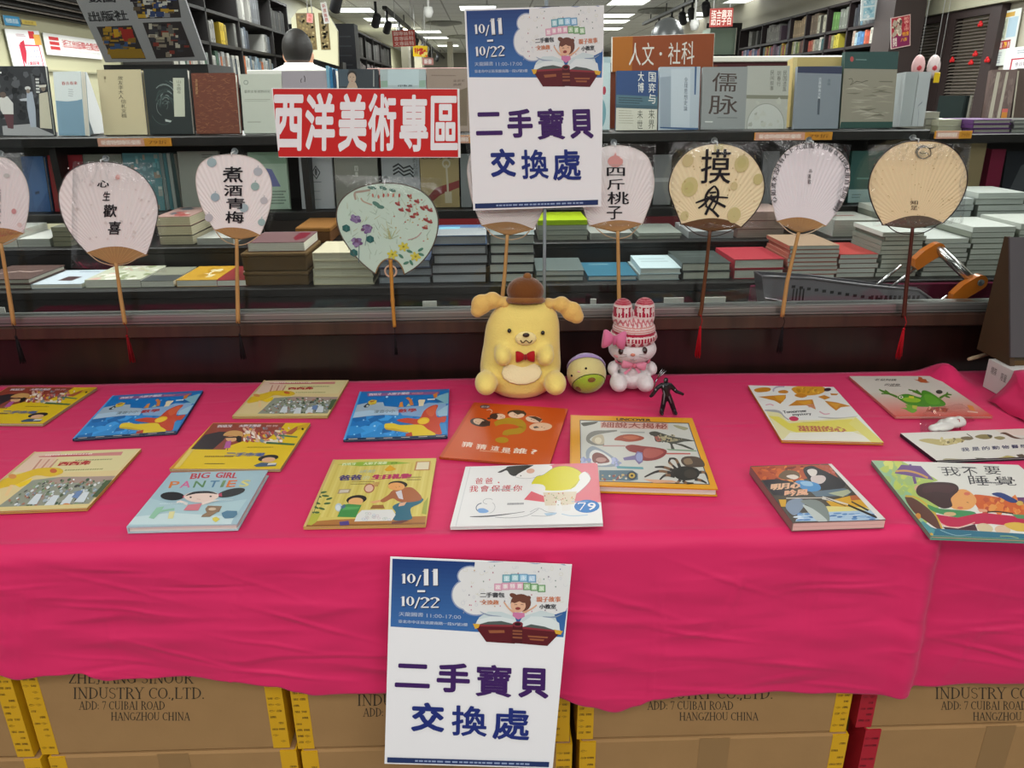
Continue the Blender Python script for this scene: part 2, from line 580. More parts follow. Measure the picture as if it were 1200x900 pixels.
# ============================================================ THE SETTING
XL, XR, YB = -2.4, 3.5, 24.0
GLASS_Y = 1.945
def _tiles(nt, N, L, b):
 tc = N.new('ShaderNodeTexCoord')
 br = N.new('ShaderNodeTexBrick')
 br.offset = 0
 br.inputs['Scale'].default_value = 1.0
 br.inputs['Brick Width'].default_value = 0.6
 br.inputs['Row Height'].default_value = 0.6
 br.inputs['Mortar Size'].default_value = 0.012
 br.inputs['Color1'].default_value = (0.66, 0.665, 0.64, 1)
 br.inputs['Color2'].default_value = (0.70, 0.705, 0.68, 1)
 br.inputs['Mortar'].default_value = (0.36, 0.36, 0.34, 1)
 L.new(tc.outputs['Object'], br.inputs['Vector'])
 L.new(br.outputs['Color'], b.inputs['Base Color'])
 b.inputs['Roughness'].default_value = 0.9
def _floor(nt, N, L, b):
 tc = N.new('ShaderNodeTexCoord')
 br = N.new('ShaderNodeTexBrick')
 br.offset = 0
 br.inputs['Scale'].default_value = 1.0
 br.inputs['Brick Width'].default_value = 0.6
 br.inputs['Row Height'].default_value = 0.6
 br.inputs['Mortar Size'].default_value = 0.006
 br.inputs['Color1'].default_value = (0.20, 0.19, 0.18, 1)
 br.inputs['Color2'].default_value = (0.22, 0.21, 0.2, 1)
 br.inputs['Mortar'].default_value = (0.1, 0.095, 0.09, 1)
 L.new(tc.outputs['Object'], br.inputs['Vector'])
 L.new(br.outputs['Color'], b.inputs['Base Color'])
 b.inputs['Roughness'].default_value = 0.35
def _wood(c1, c2, rough=0.35):
 def fn(nt, N, L, b):
  tc = N.new('ShaderNodeTexCoord')
  mp = N.new('ShaderNodeMapping')
  mp.inputs['Scale'].default_value = (9, 9, 0.6)
  nz = N.new('ShaderNodeTexNoise')
  nz.inputs['Scale'].default_value = 3.0
  nz.inputs['Detail'].default_value = 6
  nz.inputs['Distortion'].default_value = 0.6
  cr = N.new('ShaderNodeValToRGB')
  cr.color_ramp.elements[0].position = 0.3
  cr.color_ramp.elements[0].color = (*lin(c1), 1)
  cr.color_ramp.elements[1].position = 0.72
  cr.color_ramp.elements[1].color = (*lin(c2), 1)
  L.new(tc.outputs['Object'], mp.inputs['Vector'])
  L.new(mp.outputs['Vector'], nz.inputs['Vector'])
  L.new(nz.outputs['Fac'], cr.inputs['Fac'])
  L.new(cr.outputs['Color'], b.inputs['Base Color'])
  b.inputs['Roughness'].default_value = rough
 return fn
def _glass(nt, N, L, b):
 out = N['Material Output']
 N.remove(b)
 tr = N.new('ShaderNodeBsdfTransparent')
 tr.inputs['Color'].default_value = (0.93, 0.955, 0.945, 1)
 gl = N.new('ShaderNodeBsdfGlossy')
 gl.inputs['Roughness'].default_value = 0.0
 fr = N.new('ShaderNodeFresnel')
 fr.inputs['IOR'].default_value = 1.42
 mx = N.new('ShaderNodeMixShader')
 L.new(fr.outputs['Fac'], mx.inputs['Fac'])
 L.new(tr.outputs['BSDF'], mx.inputs[1])
 L.new(gl.outputs['BSDF'], mx.inputs[2])
 L.new(mx.outputs['Shader'], out.inputs['Surface'])
def _sleeve(nt, N, L, b, refl=1.5):
 """thin crackly clear plastic"""
 out = N['Material Output']
 N.remove(b)
 tc = N.new('ShaderNodeTexCoord')
 vo = N.new('ShaderNodeTexNoise')
 vo.inputs['Scale'].default_value = 11
 vo.inputs['Detail'].default_value = 4
 vo.inputs['Distortion'].default_value = 2.2
 L.new(tc.outputs['Object'], vo.inputs['Vector'])
 bp = N.new('ShaderNodeBump')
 bp.inputs['Strength'].default_value = 0.7
 bp.inputs['Distance'].default_value = 0.012
 at = N.new('ShaderNodeAttribute')
 at.attribute_name = 'Ink'
 L.new(at.outputs['Fac'], bp.inputs['Strength'])
 L.new(vo.outputs['Fac'], bp.inputs['Height'])
 tr = N.new('ShaderNodeBsdfTransparent')
 tr.inputs['Color'].default_value = (0.98, 0.985, 0.985, 1)
 gl = N.new('ShaderNodeBsdfGlossy')
 gl.inputs['Roughness'].default_value = 0.1
 L.new(bp.outputs['Normal'], gl.inputs['Normal'])
 fr = N.new('ShaderNodeFresnel')
 fr.inputs['IOR'].default_value = 1.45
 L.new(bp.outputs['Normal'], fr.inputs['Normal'])
 mul = N.new('ShaderNodeMath')
 mul.operation = 'MULTIPLY_ADD'
 mul.inputs[1].default_value = refl
 mul.inputs[2].default_value = 0.0
 L.new(fr.outputs['Fac'], mul.inputs[0])
 mx = N.new('ShaderNodeMixShader')
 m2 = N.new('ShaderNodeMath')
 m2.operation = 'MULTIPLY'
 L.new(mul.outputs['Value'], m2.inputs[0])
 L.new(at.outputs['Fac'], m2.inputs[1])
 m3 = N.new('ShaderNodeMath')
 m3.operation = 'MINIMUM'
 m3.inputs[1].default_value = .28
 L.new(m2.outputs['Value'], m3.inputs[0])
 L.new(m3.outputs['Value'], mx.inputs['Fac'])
 L.new(tr.outputs['BSDF'], mx.inputs[1])
 L.new(gl.outputs['BSDF'], mx.inputs[2])
 L.new(mx.outputs['Shader'], out.inputs['Surface'])
def _emit(col, st):
 def fn(nt, N, L, b):
  b.inputs['Base Color'].default_value = (0.8, 0.8, 0.8, 1)
  b.inputs['Emission Color'].default_value = (*col, 1)
  b.inputs['Emission Strength'].default_value = st
 return fn
CEILM = node_mat('ceiling_tiles', _tiles)
FLOORM = node_mat('floor_tiles', _floor)
DARKWOOD = node_mat('dark_mahogany_veneer', _wood('#140705', '#26100b', 0.35))
SHELFWOOD = node_mat('black_brown_shelf_board', _wood('#0a0807', '#15110f', 0.45))
GLASSM = node_mat('clear_window_glass', _glass)
SLEEVE = node_mat('clear_plastic_sleeve', _sleeve)
DIFFUSER = node_mat('lit_diffuser', _emit((1, 0.99, 0.96), 2.6))
struct(MB().box(-4.5, -4, -0.05, 6, YB, 0, '#888888').build('floor', FLOORM))
struct(MB().box(-4.5, -4, CEIL, 6, YB, CEIL + 0.05, '#b8b8b0').build('ceiling', CEILM))
struct(MB().box(XL - 0.1, 2.06, 0, XL, YB, CEIL, '#b5b193').build('wall_left', PAINT))
struct(MB().box(XR, 2.06, 0, XR + 0.1, YB, CEIL, '#b3ad9c').build('wall_right', PAINT))
struct(MB().box(XL, YB - 0.1, 0, XR, YB, CEIL, '#8d8a80').build('wall_back', PAINT))
struct(MB().box(-4.5, -4, 0, 6, -3.9, CEIL, '#45413d').build('wall_unseen', PAINT))  # unseen wall behind the camera, added to darken reflections in the glass
struct(MB().box(XL - .6, 1.955, 0, XR + .6, 2.02, 0.872, '#2a120c').build('wall_front', DARKWOOD))
_tr = MB().bbox(XL - .6, 1.927, 0.872, XR + .6, 2.04, 0.908, '#3a2620', 0.004)
struct(_tr.build('trim_1', node_mat('ledge_veneer', _wood('#33221c', '#4a3328', 0.3))))
win = MB().box(XL - .6, GLASS_Y, 0.93, XR + .6, GLASS_Y + 0.008, CEIL - .01, '#ffffff').build('window_1', GLASSM)
struct(win)
_rl = MB()
_rl.bbox(XL - .6, 1.929, 0.9085, XR + .6, 1.968, 0.938, '#8d908c', 0.003)
_rl.box(XL - .6, 1.9275, 0.917, XR + .6, 1.9292, 0.9185, '#4c4e4c')
_rl.box(XL - .6, 1.9275, 0.930, XR + .6, 1.9292, 0.9315, '#b9bcb8')
_rl.build('bottom_rail', PM('satin_aluminium', 0.32, 0.5, metal=0.75), win)
# ------------------------------------------------------------ ceiling lights
_lights = [(416, 11), (447, 22), (453, 29), (501, 36.5), (511, 43.5), (525, 53), (541, 63),
   (560, 8.5), (736, 2), (722, 17.5), (718, 24.5), (712, 33), (824, 15.5), (817, 22), (800, 30.5), (876, -0.5)]
_rows = {0: 'nearest', 1: 'second nearest', 2: 'third nearest', 3: 'fourth nearest', 4: 'fifth nearest', 5: 'sixth nearest', 6: 'farthest'}
for i, (u, v) in enumerate(_lights):
 p = at_z(u, v, CEIL)
 if i < 7:
  lb = 'lit ceiling panel left of the hanging date poster, ' + _rows[i] + ' of its row'
 elif i == 7:
  lb = 'lit ceiling panel whose end shows at the top edge of the hanging date poster'
 elif i < 12:
  lb = 'lit ceiling panel right beside the hanging date poster, ' + ['nearest', 'second nearest', 'third nearest', 'farthest'][i - 8] + ' of four'
 elif i < 15:
  lb = 'lit ceiling panel behind the right-hand spotlight track, ' + ['nearest', 'middle', 'farthest'][i - 12] + ' of three'
 else:
  lb = 'lit ceiling panel at the top edge right of the language sign'
 t = thing('ceiling_light', lb, 'light', (p.x, p.y, CEIL - 0.012), 'lit ceiling panels')
 w, d = 0.25, 0.3
 fr = MB()
 for q in ((-w - .02, -d - .02, w + .02, -d), (-w - .02, d, w + .02, d + .02), (-w - .02, -d, -w, d), (w, -d, w + .02, d)):
  fr.box(p.x + q[0], p.y + q[1], CEIL - 0.014, p.x + q[2], p.y + q[3], CEIL - 0.0005, '#d8d8d2')
 fr.build('frame', PAINT, t)
 MB().box(p.x - w, p.y - d, CEIL - 0.009, p.x + w, p.y + d, CEIL - 0.001, '#ffffff').build('diffuser', DIFFUSER, t)
# ------------------------------------------------------------ tracks and spotlights
def track(u0, v0, u1, v1, label):
 z = CEIL - 0.13
 a, b = at_z(u0, v0, z), at_z(u1, v1, z)
 xm = (a.x + b.x) / 2
 t = thing('lighting_track', label, 'track', (xm, a.y, z))
 MB().bbox(xm - .03, a.y, z - .02, xm + .03, b.y, z + .02, '#1b1b1c', .004).build('rail', PAINT, t)
 n = 3
 for k in range(n):
  y = a.y + (b.y - a.y) * (k + .5) / n
  MB().tube([(xm, y, z + .02), (xm, y, CEIL)], .008, '#2a2a2a', 8).build('hanger', PAINT, t)
 return xm, z
def spotlight(u, v, xm, z, label, group, aim):
 d = ray(u, v)
 y = xm / d.x * d.y if abs(d.x) > 1e-4 else 9
 y = max(6.0, min(y, 22.5))
 hz = CAM_Z + d.z * (y / d.y)
 t = thing('spotlight', label, 'spotlight', (xm, y, z - .02), group)
 hz = min(hz, z - .14)
 MB().tube([(xm, y, z - .0195), (xm, y, hz + .07)], .016, '#202021', 8).build('stem', PAINT, t)
 M = Matrix.Rotation(R(aim), 3, 'Y') @ Matrix.Rotation(R(35), 3, 'X')
 h = MB().lathe([(.001, -.075), (.042, -.075), (.048, -.07), (.048, .05), (.036, .072), (.001, .075)], '#1e1e20', (xm, y, hz), 16, M)
 hd = h.build('head', PAINT, t)
 MB().lathe([(.001, -.0762), (.038, -.0762), (.038, -.078), (.001, -.078)], '#4a4a48', (xm, y, hz), 16, M).build('lens', GLOSS, hd)
xm, z = track(437.5, 9, 527, 69, 'black spotlight track on the ceiling left of the hanging date poster')
for i, (u, v) in enumerate(((394, 3), (441, 24), (454, 32), (468, 38), (487, 44), (495, 50), (504, 55), (512, 59))):
 n = ['nearest', 'second', 'third', 'fourth', 'fifth', 'sixth', 'seventh', 'farthest'][i]
 spotlight(u, v, xm, z, 'black spotlight, %s along the track left of the hanging date poster' % n, 'left track spotlights', 25)
xm, z = track(757, 28, 812, 0, 'black spotlight track on the ceiling above the orange humanities sign')
for i, (u, v) in enumerate(((772, 30), (787, 24), (800, 19), (811, 13), (828, 6))):
 n = ['farthest', 'second farthest', 'middle', 'second nearest', 'nearest'][i]
 spotlight(u, v, xm, z, 'black spotlight, %s of five above the orange humanities sign' % n, 'right track spotlights', -25)
for i, (u, v) in enumerate(((520, 26), (772, 11), (541, 42))):
 p = at_z(u, v, CEIL)
 lb = ['round ceiling vent left of the hanging date poster, nearer of two', 'round ceiling vent between the date poster and the right spotlight track', 'round ceiling vent left of the hanging date poster, farther of two'][i]
 t = thing('ceiling_vent', lb, 'vent', (p.x, p.y, CEIL))
 for k, r in enumerate((.30, .21, .12)):
  MB().lathe([(r, -.001), (r + .015, -.03 - k * .012), (r - .02, -.034 - k * .012), (r - .05, -.005)], '#9b9c96', (p.x, p.y, CEIL), 24).build('ring', PAINT, t)
for i, (u, v) in enumerate(((502, 14), (814, 29))):
 p = at_y(u, v, 8.5)
 lb = ['white pendant sensor hanging left of the date poster', 'white pendant sensor hanging above the orange sign'][i]
 t = thing('ceiling_sensor', lb, 'sensor', (p.x, p.y, CEIL))
 MB().tube([(p.x, p.y, CEIL), (p.x, p.y, p.z + .02)], .012, '#e6e6e2', 8).build('stem', PAINT, t)
 MB().lathe([(.001, .05), (.04, .045), (.05, 0), (.03, -.05), (.001, -.055)], '#ecece8', p, 16).build('body', PAINT, t)
# ------------------------------------------------------------ flat boards and signs by their outline
def board(name, label, cat, quad, y=None, x=None, t=0.004, paint=None, mat=None, group=None, crop=None, back='#d9d9d6', base='#e8e8e4', part='printed_face', plane=None, w=None, h=None):
 """upright rectangular board: faces the corridor (y given) or the room's middle (x given)"""
 if plane:
  P = [on_plane(u, v, *plane) for u, v in quad]
 else:
  P = [at_y(u, v, y) if y is not None else at_x(u, v, x) for u, v in quad]
 tl, tr, br, bl = P
 ex = ((tr - tl) + (br - bl)) / 2
 ey = ((tl - bl) + (tr - br)) / 2
 W, H = w or ex.length, h or ey.length
 en = ex.cross(ey).normalized()
 ey = en.cross(ex.normalized())
 ex = ex.normalized()
 c = (tl + tr + br + bl) / 4
 O = c - ex * W / 2 - ey * H / 2
 A = Art(W, H, quad, crop)
 th = thing(name, label, cat, c - ey * H / 2, group)
 mb = MB()
 mb.prism([(0, 0), (W, 0), (W, H), (0, H)], O - en * t, ex, ey, en, t, base, back)
 if paint:
  paint(A)
  A.put(mb, O, ex, ey)
 mb.build(part, mat or PAPER, th)
 th['_w'], th['_h'] = W, H
 return th, O, ex, ey, en, W, H
def p_lang(A):
 A.Q(0, 0, 100, 100, '#7a2620')
 A.TP('語言學習', 6, 8, 94, 92, '#b5a9a2', .01)
def p_far(A):
 A.Q(0, 0, 100, 100, '#b5453c')
 for r in range(3):
  A.TP('圖書文具'[r] + '專區特', 6, 6 + r * 31, 94, 32 + r * 31, '#e8c9c0', .01)
def p_vert(A):
 A.Q(0, 0, 100, 100, '#ecebe8')
 A.V('新書推薦', 20, 6, 80, 94, '#b3322c', .02, pct=True)
def hang(bd, u, vtop):
 th, O, ex, ey, en, W, H = bd
 for k in (.15, .85):
  q = O + ex * W * k + ey * H
  MB().tube([q, (q.x, q.y, CEIL)], .004, '#c8c8c6', 6).build('cord', PAINT, th)
hang(board('hanging_sign', 'red and white language books sign hanging over the right aisle', 'sign', [(832, 10), (860, 9), (858, 31), (831, 32)], y=8.0, paint=p_lang), 846, 10)
hang(board('hanging_sign', 'red sign with rows of white characters hanging far down the left aisle', 'sign', [(460, 36), (487, 35), (486, 54), (460, 55)], y=10.0, paint=p_far), 473, 36)
hang(board('hanging_sign', 'white strip sign with red characters above the man in the white shirt', 'sign', [(376, 3), (383, 2), (386, 27), (379, 28)], y=6.5, paint=p_vert), 380, 3)
hang(board('hanging_sign', 'small pink card hanging left of the white strip sign', 'sign', [(359, 15), (367, 16), (366, 27), (360, 26)], y=6.9, paint=lambda A: (A.Q(0, 0, 100, 100, '#d98f88'), A.V('特價', 25, 10, 75, 90, '#a82f2c', .02, pct=True))), 363, 15)
hang(board('hanging_sign', 'yellow and red promotion card hanging beyond the left spotlight track', 'sign', [(484, 53), (502, 54), (500, 67), (484, 66)], y=11.5, paint=lambda A: (A.Q(0, 0, 100, 100, '#e8c21f'), A.scatter(40, 30, 100, 100, 14, ['#d2361f', '#e9772a', '#f6e27a'], 16, 4), A.TP('特賣', 8, 20, 70, 75, '#b51f18', .03))), 492, 53)
hang(board('hanging_sign', 'pink and white card hanging beyond the yellow promotion card', 'sign', [(495, 68), (508, 68), (508, 76), (495, 76)], y=13.5, paint=lambda A: (A.Q(0, 0, 100, 100, '#c98d86'), A.TP('新書', 15, 15, 85, 85, '#f1e8e4', .03))), 501, 68)
# ------------------------------------------------------------ tall bookcases along the aisles
PAL = ['#8f8b80', '#b9b6aa', '#6b6a66', '#4b4f55', '#d4d2c8', '#7a4437', '#375049', '#9a8a64', '#2e3d57', '#c3bfb2', '#59493f', '#a29c8d']
_ord = ['first', 'second', 'third', 'fourth', 'fifth', 'sixth', 'seventh', 'eighth', 'ninth', 'tenth', 'eleventh', 'twelfth', 'thirteenth', 'fourteenth', 'fifteenth', 'sixteenth', 'seventeenth', 'eighteenth', 'nineteenth', 'twentieth',
  'twenty-first', 'twenty-second', 'twenty-third', 'twenty-fourth', 'twenty-fifth', 'twenty-sixth', 'twenty-seventh', 'twenty-eighth', 'twenty-ninth', 'thirtieth', 'thirty-first', 'thirty-second', 'thirty-third', 'thirty-fourth', 'thirty-fifth', 'thirty-sixth', 'thirty-seventh', 'thirty-eighth', 'thirty-ninth', 'fortieth']
def cname(c):
 r, g, b = [int(c[i:i + 2], 16) for i in (1, 3, 5)]
 mx, mn = max(r, g, b), min(r, g, b)
 if mx - mn < 22:
  return 'black' if mx < 50 else 'dark grey' if mx < 95 else 'grey' if mx < 165 else 'pale grey' if mx < 215 else 'white'
 if r >= g >= b:
  if r - g < 28:
   return 'cream' if mx > 185 else 'olive' if mx < 130 else 'tan'
  if g > b + 40 and r > 180:
   return 'yellow' if r - g < 60 else 'orange'
  return 'brown' if g > b + 12 or mx < 110 else 'red'
 if r >= b > g:
  return 'red' if r - b > 60 else 'pink' if mx > 150 else 'maroon'
 if b > r and b >= g:
  return 'navy' if mx < 110 else 'pale blue' if mx > 190 else 'blue'
 if g >= r and g >= b:
  return 'dark green' if mx < 110 else 'green'
 return 'purple'
FAR = MB()
def wall_row(side, xf, y0, y1, z, hmax, cols, where, group, seed, depth=.2, thick=(.022, .045), far=False):
 """upright books with spines toward the aisle, ordered from the near end; side -1 left wall, +1 right wall"""
 rr = random.Random(seed)
 y = y0
 z += .0006
 i = 0
 while y < y1 - .02 and i < 40:
  t = rr.uniform(*thick)
  h = hmax * rr.uniform(.78, .98)
  if y + t > y1:
   break
  c = cols[i % len(cols)]
  if c is None:
   y += t * 2.5
   i += 1
   continue
  x0, x1 = (xf - depth * rr.uniform(.85, 1), xf - .012) if side < 0 else (xf + .012, xf + depth * rr.uniform(.85, 1))
  mb = FAR if far else MB()
  mb.bbox(x0, y, z, x1, y + t - .0015, z + h, dim(c, .62), .003)
  sx = x1 + .0004 if side < 0 else x0 - .0004
  lc = dim(c, 1.05) if sum(lin(c)) < .9 else dim(c, .3)
  for (a, b2) in ((.62, .86), (.12, .2)):
   q = [(sx, y + t * .3, z + h * a), (sx, y + t * .7, z + h * a), (sx, y + t * .7, z + h * b2), (sx, y + t * .3, z + h * b2)]
   mb.add(q if side > 0 else q[::-1], [(0, 3, 2, 1)] if side > 0 else [(0, 3, 2, 1)], lc)
  mb.add([(x0 + .004, y + .003, z + h + .0004), (x1 - .004, y + .003, z + h + .0004), (x1 - .004, y + t - .005, z + h + .0004), (x0 + .004, y + t - .005, z + h + .0004)], [(0, 1, 2, 3)], '#8f8a7c')
  if far:
   y += t
   i += 1
   continue
  o = mb.build('book', PAPER, None, (((x0 + x1) / 2, y + t / 2, z)))
  tag(o, '%s book, %s from near end, %s' % (cname(c), _ord[min(i, 39)], where), 'book', group)
  y += t
  i += 1
def tall_case(name, label, side, xf, depth, y0, y1, z0, z1, shelves, ups, col='#1d1a1a'):
 t = thing(name, label, 'bookcase', (xf - side * -depth / 2 if False else xf + side * depth / 2, (y0 + y1) / 2, 0))
 xa, xb = sorted((xf, xf + side * depth))
 MB().box(xb - .012 if side > 0 else xa, y0, z0, xb if side > 0 else xa + .012, y1, z1, '#171515').build('back_panel', PAINT, t)
 for y in ups:
  MB().box(xa, y - .012, z0, xb, y + .012, z1, col).build('upright', PAINT, t)
 for z in shelves:
  MB().box(xa, y0, z - .022, xb, y1, z, col).build('shelf', PAINT, t)
 return t
LX = -2.06
tall_case('bookcase', 'tall black bookcase along the left wall behind the man in the white shirt', -1, LX, .32, 5.45, 8.75, 0, 2.35,
   [.1, .45, .8, 1.15, 1.56, 1.85, 2.075, 2.35], [5.46, 6.23, 7.02, 8.08, 8.74])
LB = 'left bookcase books'
wall_row(-1, LX, 5.5, 6.2, 1.56, .25, ['#d9d6cc', '#cfcabc', '#5b5d5a', '#e3e1da', '#e4e2da', '#3d5a4a', '#9aa09c', '#b4553a', '#c9c6bb'], 'left bookcase lower row near bay', LB, 3, thick=(.03, .06))
wall_row(-1, LX, 6.27, 7.0, 1.56, .25, ['#d4d2c8', '#c9c8c2', '#3d5a4a', '#8d8f90', '#b1633a', '#a9aaa8', '#6d5a4e', '#d6d4cc', '#55585c', '#bcbab2', '#303a45'], 'left bookcase lower row middle bay', LB, 4, thick=(.035, .07))
wall_row(-1, LX, 7.06, 8.05, 1.56, .25, ['#b1633a', '#c9ccc8', '#d9d9d4', '#5a6a78', '#b4b2a8', '#7f8f9a', '#a8b4bb', '#7f9fb5', '#6f7f8a'], 'left bookcase lower row far bay', LB, 5, thick=(.04, .08))
wall_row(-1, LX, 5.5, 6.2, 1.85, .18, [None, '#8a3040', None, '#6f6e6a', None], 'left bookcase middle row near bay', LB, 6, thick=(.03, .07))
wall_row(-1, LX, 6.3, 7.0, 1.85, .18, ['#a8a6a2', '#9f9d98', None, '#c9a92a', '#cdb12e', '#8f7a30', None, '#6f6e6a'], 'left bookcase middle row middle bay', LB, 7, thick=(.05, .08))
wall_row(-1, LX, 7.1, 8.0, 1.85, .18, ['#8a8d90', '#5c6470', '#3a3f4a', None, None, None, '#c1c0ba'], 'left bookcase middle row far bay', LB, 10, thick=(.05, .08))
wall_row(-1, LX, 7.06, 8.04, 2.075, .24, [None, '#b2b0aa', None, '#9c9a94', '#5a5c60', '#6a6c70', '#74767a', '#5e6064', None], 'left bookcase upper row far bay', LB, 8, thick=(.05, .08))
wall_row(-1, LX, 8.12, 8.7, 2.075, .22, ['#5a5b58', '#6b6a66', '#4d4e50', '#75736c', '#55565a'], 'left bookcase upper row end bay', LB, 9, thick=(.06, .1))
RX = 3.2
tall_case('bookcase', 'long dark bookcase with sets of books along the right wall', 1, RX, .29, 6.56, 10.5, 0, 2.22,
   [.1, .45, .8, 1.15, 1.5, 1.69, 1.845, 2.0, 2.22], [6.57, 7.35, 7.82, 8.33, 8.76, 9.65, 10.49], '#241a1c')
RB = 'right bookcase books'
for k, (a, b, cs, wh) in enumerate((
  (6.62, 7.3, ['#5f7f8f', '#55585a', '#2c2f38', '#3b3d42', '#3a3c40', '#44464a', '#5a5d60', '#6f7270'], 'end bay'),
  (7.4, 7.78, ['#7d8078', '#858a80', '#7d8078', '#5f8a4a', '#67914f', '#5d8848', '#65904e', '#5f8a4a'], 'green set bay'),
  (7.86, 8.29, ['#c9c5b0', '#3b3630', '#c9c5b0', '#7b6a58', '#6f5f4e', '#7b6a58', '#77664f', '#8a7862', '#a08c70'], 'brown set bay'),
  (8.37, 8.72, ['#a8906e', '#a58d6c', '#ab9371', '#a58d6c', '#a8906e', '#ab9371', '#a38b6a', '#a8906e'], 'tan set bay'),
  (8.8, 9.6, ['#4a4550', None, '#5c4a58', '#8f8d88', '#96948e', '#8c8a85', '#918f89', '#99978f', '#8f8d88', '#8a8883', None, '#3a3538'], 'grey set bay'),
  (9.69, 10.4, [None, '#5a5a58', None, '#7b7a74', '#8a887f', None], 'far bay'))):
 wall_row(1, RX, a, b, 2.0, .19, cs, 'right bookcase top row ' + wh, RB, 20 + k, thick=(.04, .07), far=k > 4)
for k, (a, b, cs, wh) in enumerate((
  (6.62, 7.3, ['#c9b0a0', '#9a9cc0', '#7f8fb0', '#cfd2da', '#c2c6d0', '#d8d4c8', '#b5503a', '#c96a50', '#4f7fb0', '#6b95c0', '#b8d0d8'], 'leaning books bay'),
  (7.4, 7.78, [None, '#d8c84a', '#cdbd3e', '#8f8f68', '#5a2a2c', '#62302f', '#5a2a2c', '#cfc9bc', '#31444a'], 'yellow and maroon bay'),
  (7.86, 8.29, ['#2f5a5e', '#dedad0', '#8a8c80', '#9a9a90', '#c9b9a0', '#a85a44', '#b0452f', '#8f3a30', '#5a4a40'], 'mixed red bay'),
  (8.37, 8.72, ['#7a4a3c', '#5c3a34', '#9a9a60', '#68804a', '#d6d2c0', '#b0a86a'], 'olive bay'),
  (8.8, 9.6, ['#5a5a70', '#c9b64a', '#b03f38', '#c9a03a', '#4a6a70', '#a090a8', '#6a4a6a', '#4a3a50', '#7a5a70', '#b05060'], 'purple bay'),
  (9.69, 10.4, ['#c87880', '#b86a74', '#5a6a9a', '#4a5a8a', '#c9c4d0', '#8a90b0'], 'pink and blue bay'))):
 wall_row(1, RX, a, b, 1.845, .128, cs, 'right bookcase second row ' + wh, RB, 40 + k, thick=(.04, .07), far=k > 3)
tall_case('bookcase', 'dark bookcase with grey books far down the left aisle', -1, -1.55, .5, 9.9, 13.3, 0, 2.2, [.1, .5, .9, 1.3, 1.62, 1.92, 2.2], [9.91, 10.6, 11.3, 12.1, 13.29], '#1b1716')
for k, (a, b) in enumerate(((9.95, 10.58), (10.62, 11.28), (11.32, 12.08), (12.12, 13.2))):
 wh = ['nearest bay', 'second bay', 'third bay', 'farthest bay'][k]
 wall_row(-1, -1.55, a, b, 1.92, .24, ['#5c5c5a', '#474644', '#6a6864', '#504c4c'], 'far left bookcase upper row, ' + wh, 'far left bookcase books', 60 + k, depth=.3, thick=(.1, .2), far=True)
 wall_row(-1, -1.55, a, b, 1.62, .25, ['#9a8a8c', '#b9b0ac', '#8f8284', '#c9c2ba', '#a8989a', '#3f6a4a'], 'far left bookcase lower row, ' + wh, 'far left bookcase books', 70 + k, depth=.3, thick=(.09, .17), far=True)
tag(FAR.build('shelved_books', PAPER, None, (0, 10, 1.6)), 'rows of small books on the farthest bays of the bookcases', 'books', kind='stuff')
t = thing('end_panel', 'dark navy bookcase end panel with thin lines, far left aisle', 'panel', (-1.85, 9.7, 0))
mb = MB().box(-2.3, 9.6, 0, -1.52, 9.86, 2.24, '#22242c')
pe = mb.build('panel', PAINT, t)
lb = MB()
for k in range(12):
 lb.box(-2.25, 9.594, 1.0 + k * .1, -1.57, 9.5995, 1.012 + k * .1, '#3d4048')
lb.build('groove_strips', PAINT, pe)
t = thing('bookcase_valance', 'cream framed board with gold mottled panels beyond the man in the shirt', 'board', (-2.2, 8.6, 0))
q0, q1 = at_y(341, 22, 8.3), at_y(395, 62, 8.3)
x0, x1, z1, z0 = q0.x, q1.x, q0.z, q1.z
vb = MB()
out = [(0, 0), (x1 - x0, -.12), (x1 - x0 + .02, .2), (x1 - x0 - .05, .34), (x1 - x0 - .2, .42), (0.08, z1 - z0 + .08), (0, z1 - z0)]
vb.prism(out, (x0, 8.36, z0), (1, 0, 0), (0, 0, 1), (0, -1, 0), .06, '#c9c4a4')
vf = vb.build('frame', PAINT, t)
rr = random.Random(5)
for a, b in ((.05, .23), (.27, x1 - x0 - .06)):
 g = MB().box(x0 + a, 8.296, z0 + .03, x0 + b, 8.2995, z0 + .36, '#6d5a32')
 for k in range(60):
  px, pz = x0 + rr.uniform(a + .01, b - .03), z0 + rr.uniform(.04, .33)
  g.box(px, 8.2945, pz, px + .02, 8.2958, pz + .02, rr.choice(['#8f7a48', '#54441f', '#7d6c3c', '#a08f60', '#4a4026']))
 g.build('mottled_panel', PAINT, t)
MB().box(x0, 8.42, 0, x0 + .45, 8.6, z0 - .08, '#1d1b1c').build('support', PAINT, t)
t = thing('display_cabinet', 'glazed pale green cabinet with black frame beyond the orange sign', 'cabinet', (2.9, 11.2, 0))
a, b = at_y(833, 33, 11), at_y(861, 64, 11)
MB().box(a.x, 11.0, 0, b.x, 11.4, b.z, '#1a1a1b').build('base', PAINT, t)
MB().box(a.x, 11.02, b.z, b.x, 11.4, a.z, '#9fb3a2').build('glazed_panel', GLOSS, t)
fb = MB()
for q in ((a.x - .06, a.z, b.x + .06, a.z + .06), (a.x - .06, b.z - .05, b.x + .06, b.z), (b.x, b.z, b.x + .06, a.z)):
 fb.box(q[0], 10.98, q[1], q[2], 11.0, q[3], '#161616')
fb.build('frame', PAINT, t)
for i, (u0, u1, c) in enumerate(((470, 478, '#aaa594'), (485, 494, '#c0b9a4'), (524, 530, '#b9b4a6'))):
 a, b = at_y(u0, 60, 15 + i * 2), at_y(u1, 60, 15 + i * 2)
 struct(MB().box(a.x, 15 + i * 2, 0, b.x, 15.5 + i * 2, CEIL, c).build('trim_%d' % (4 + i), PAINT))
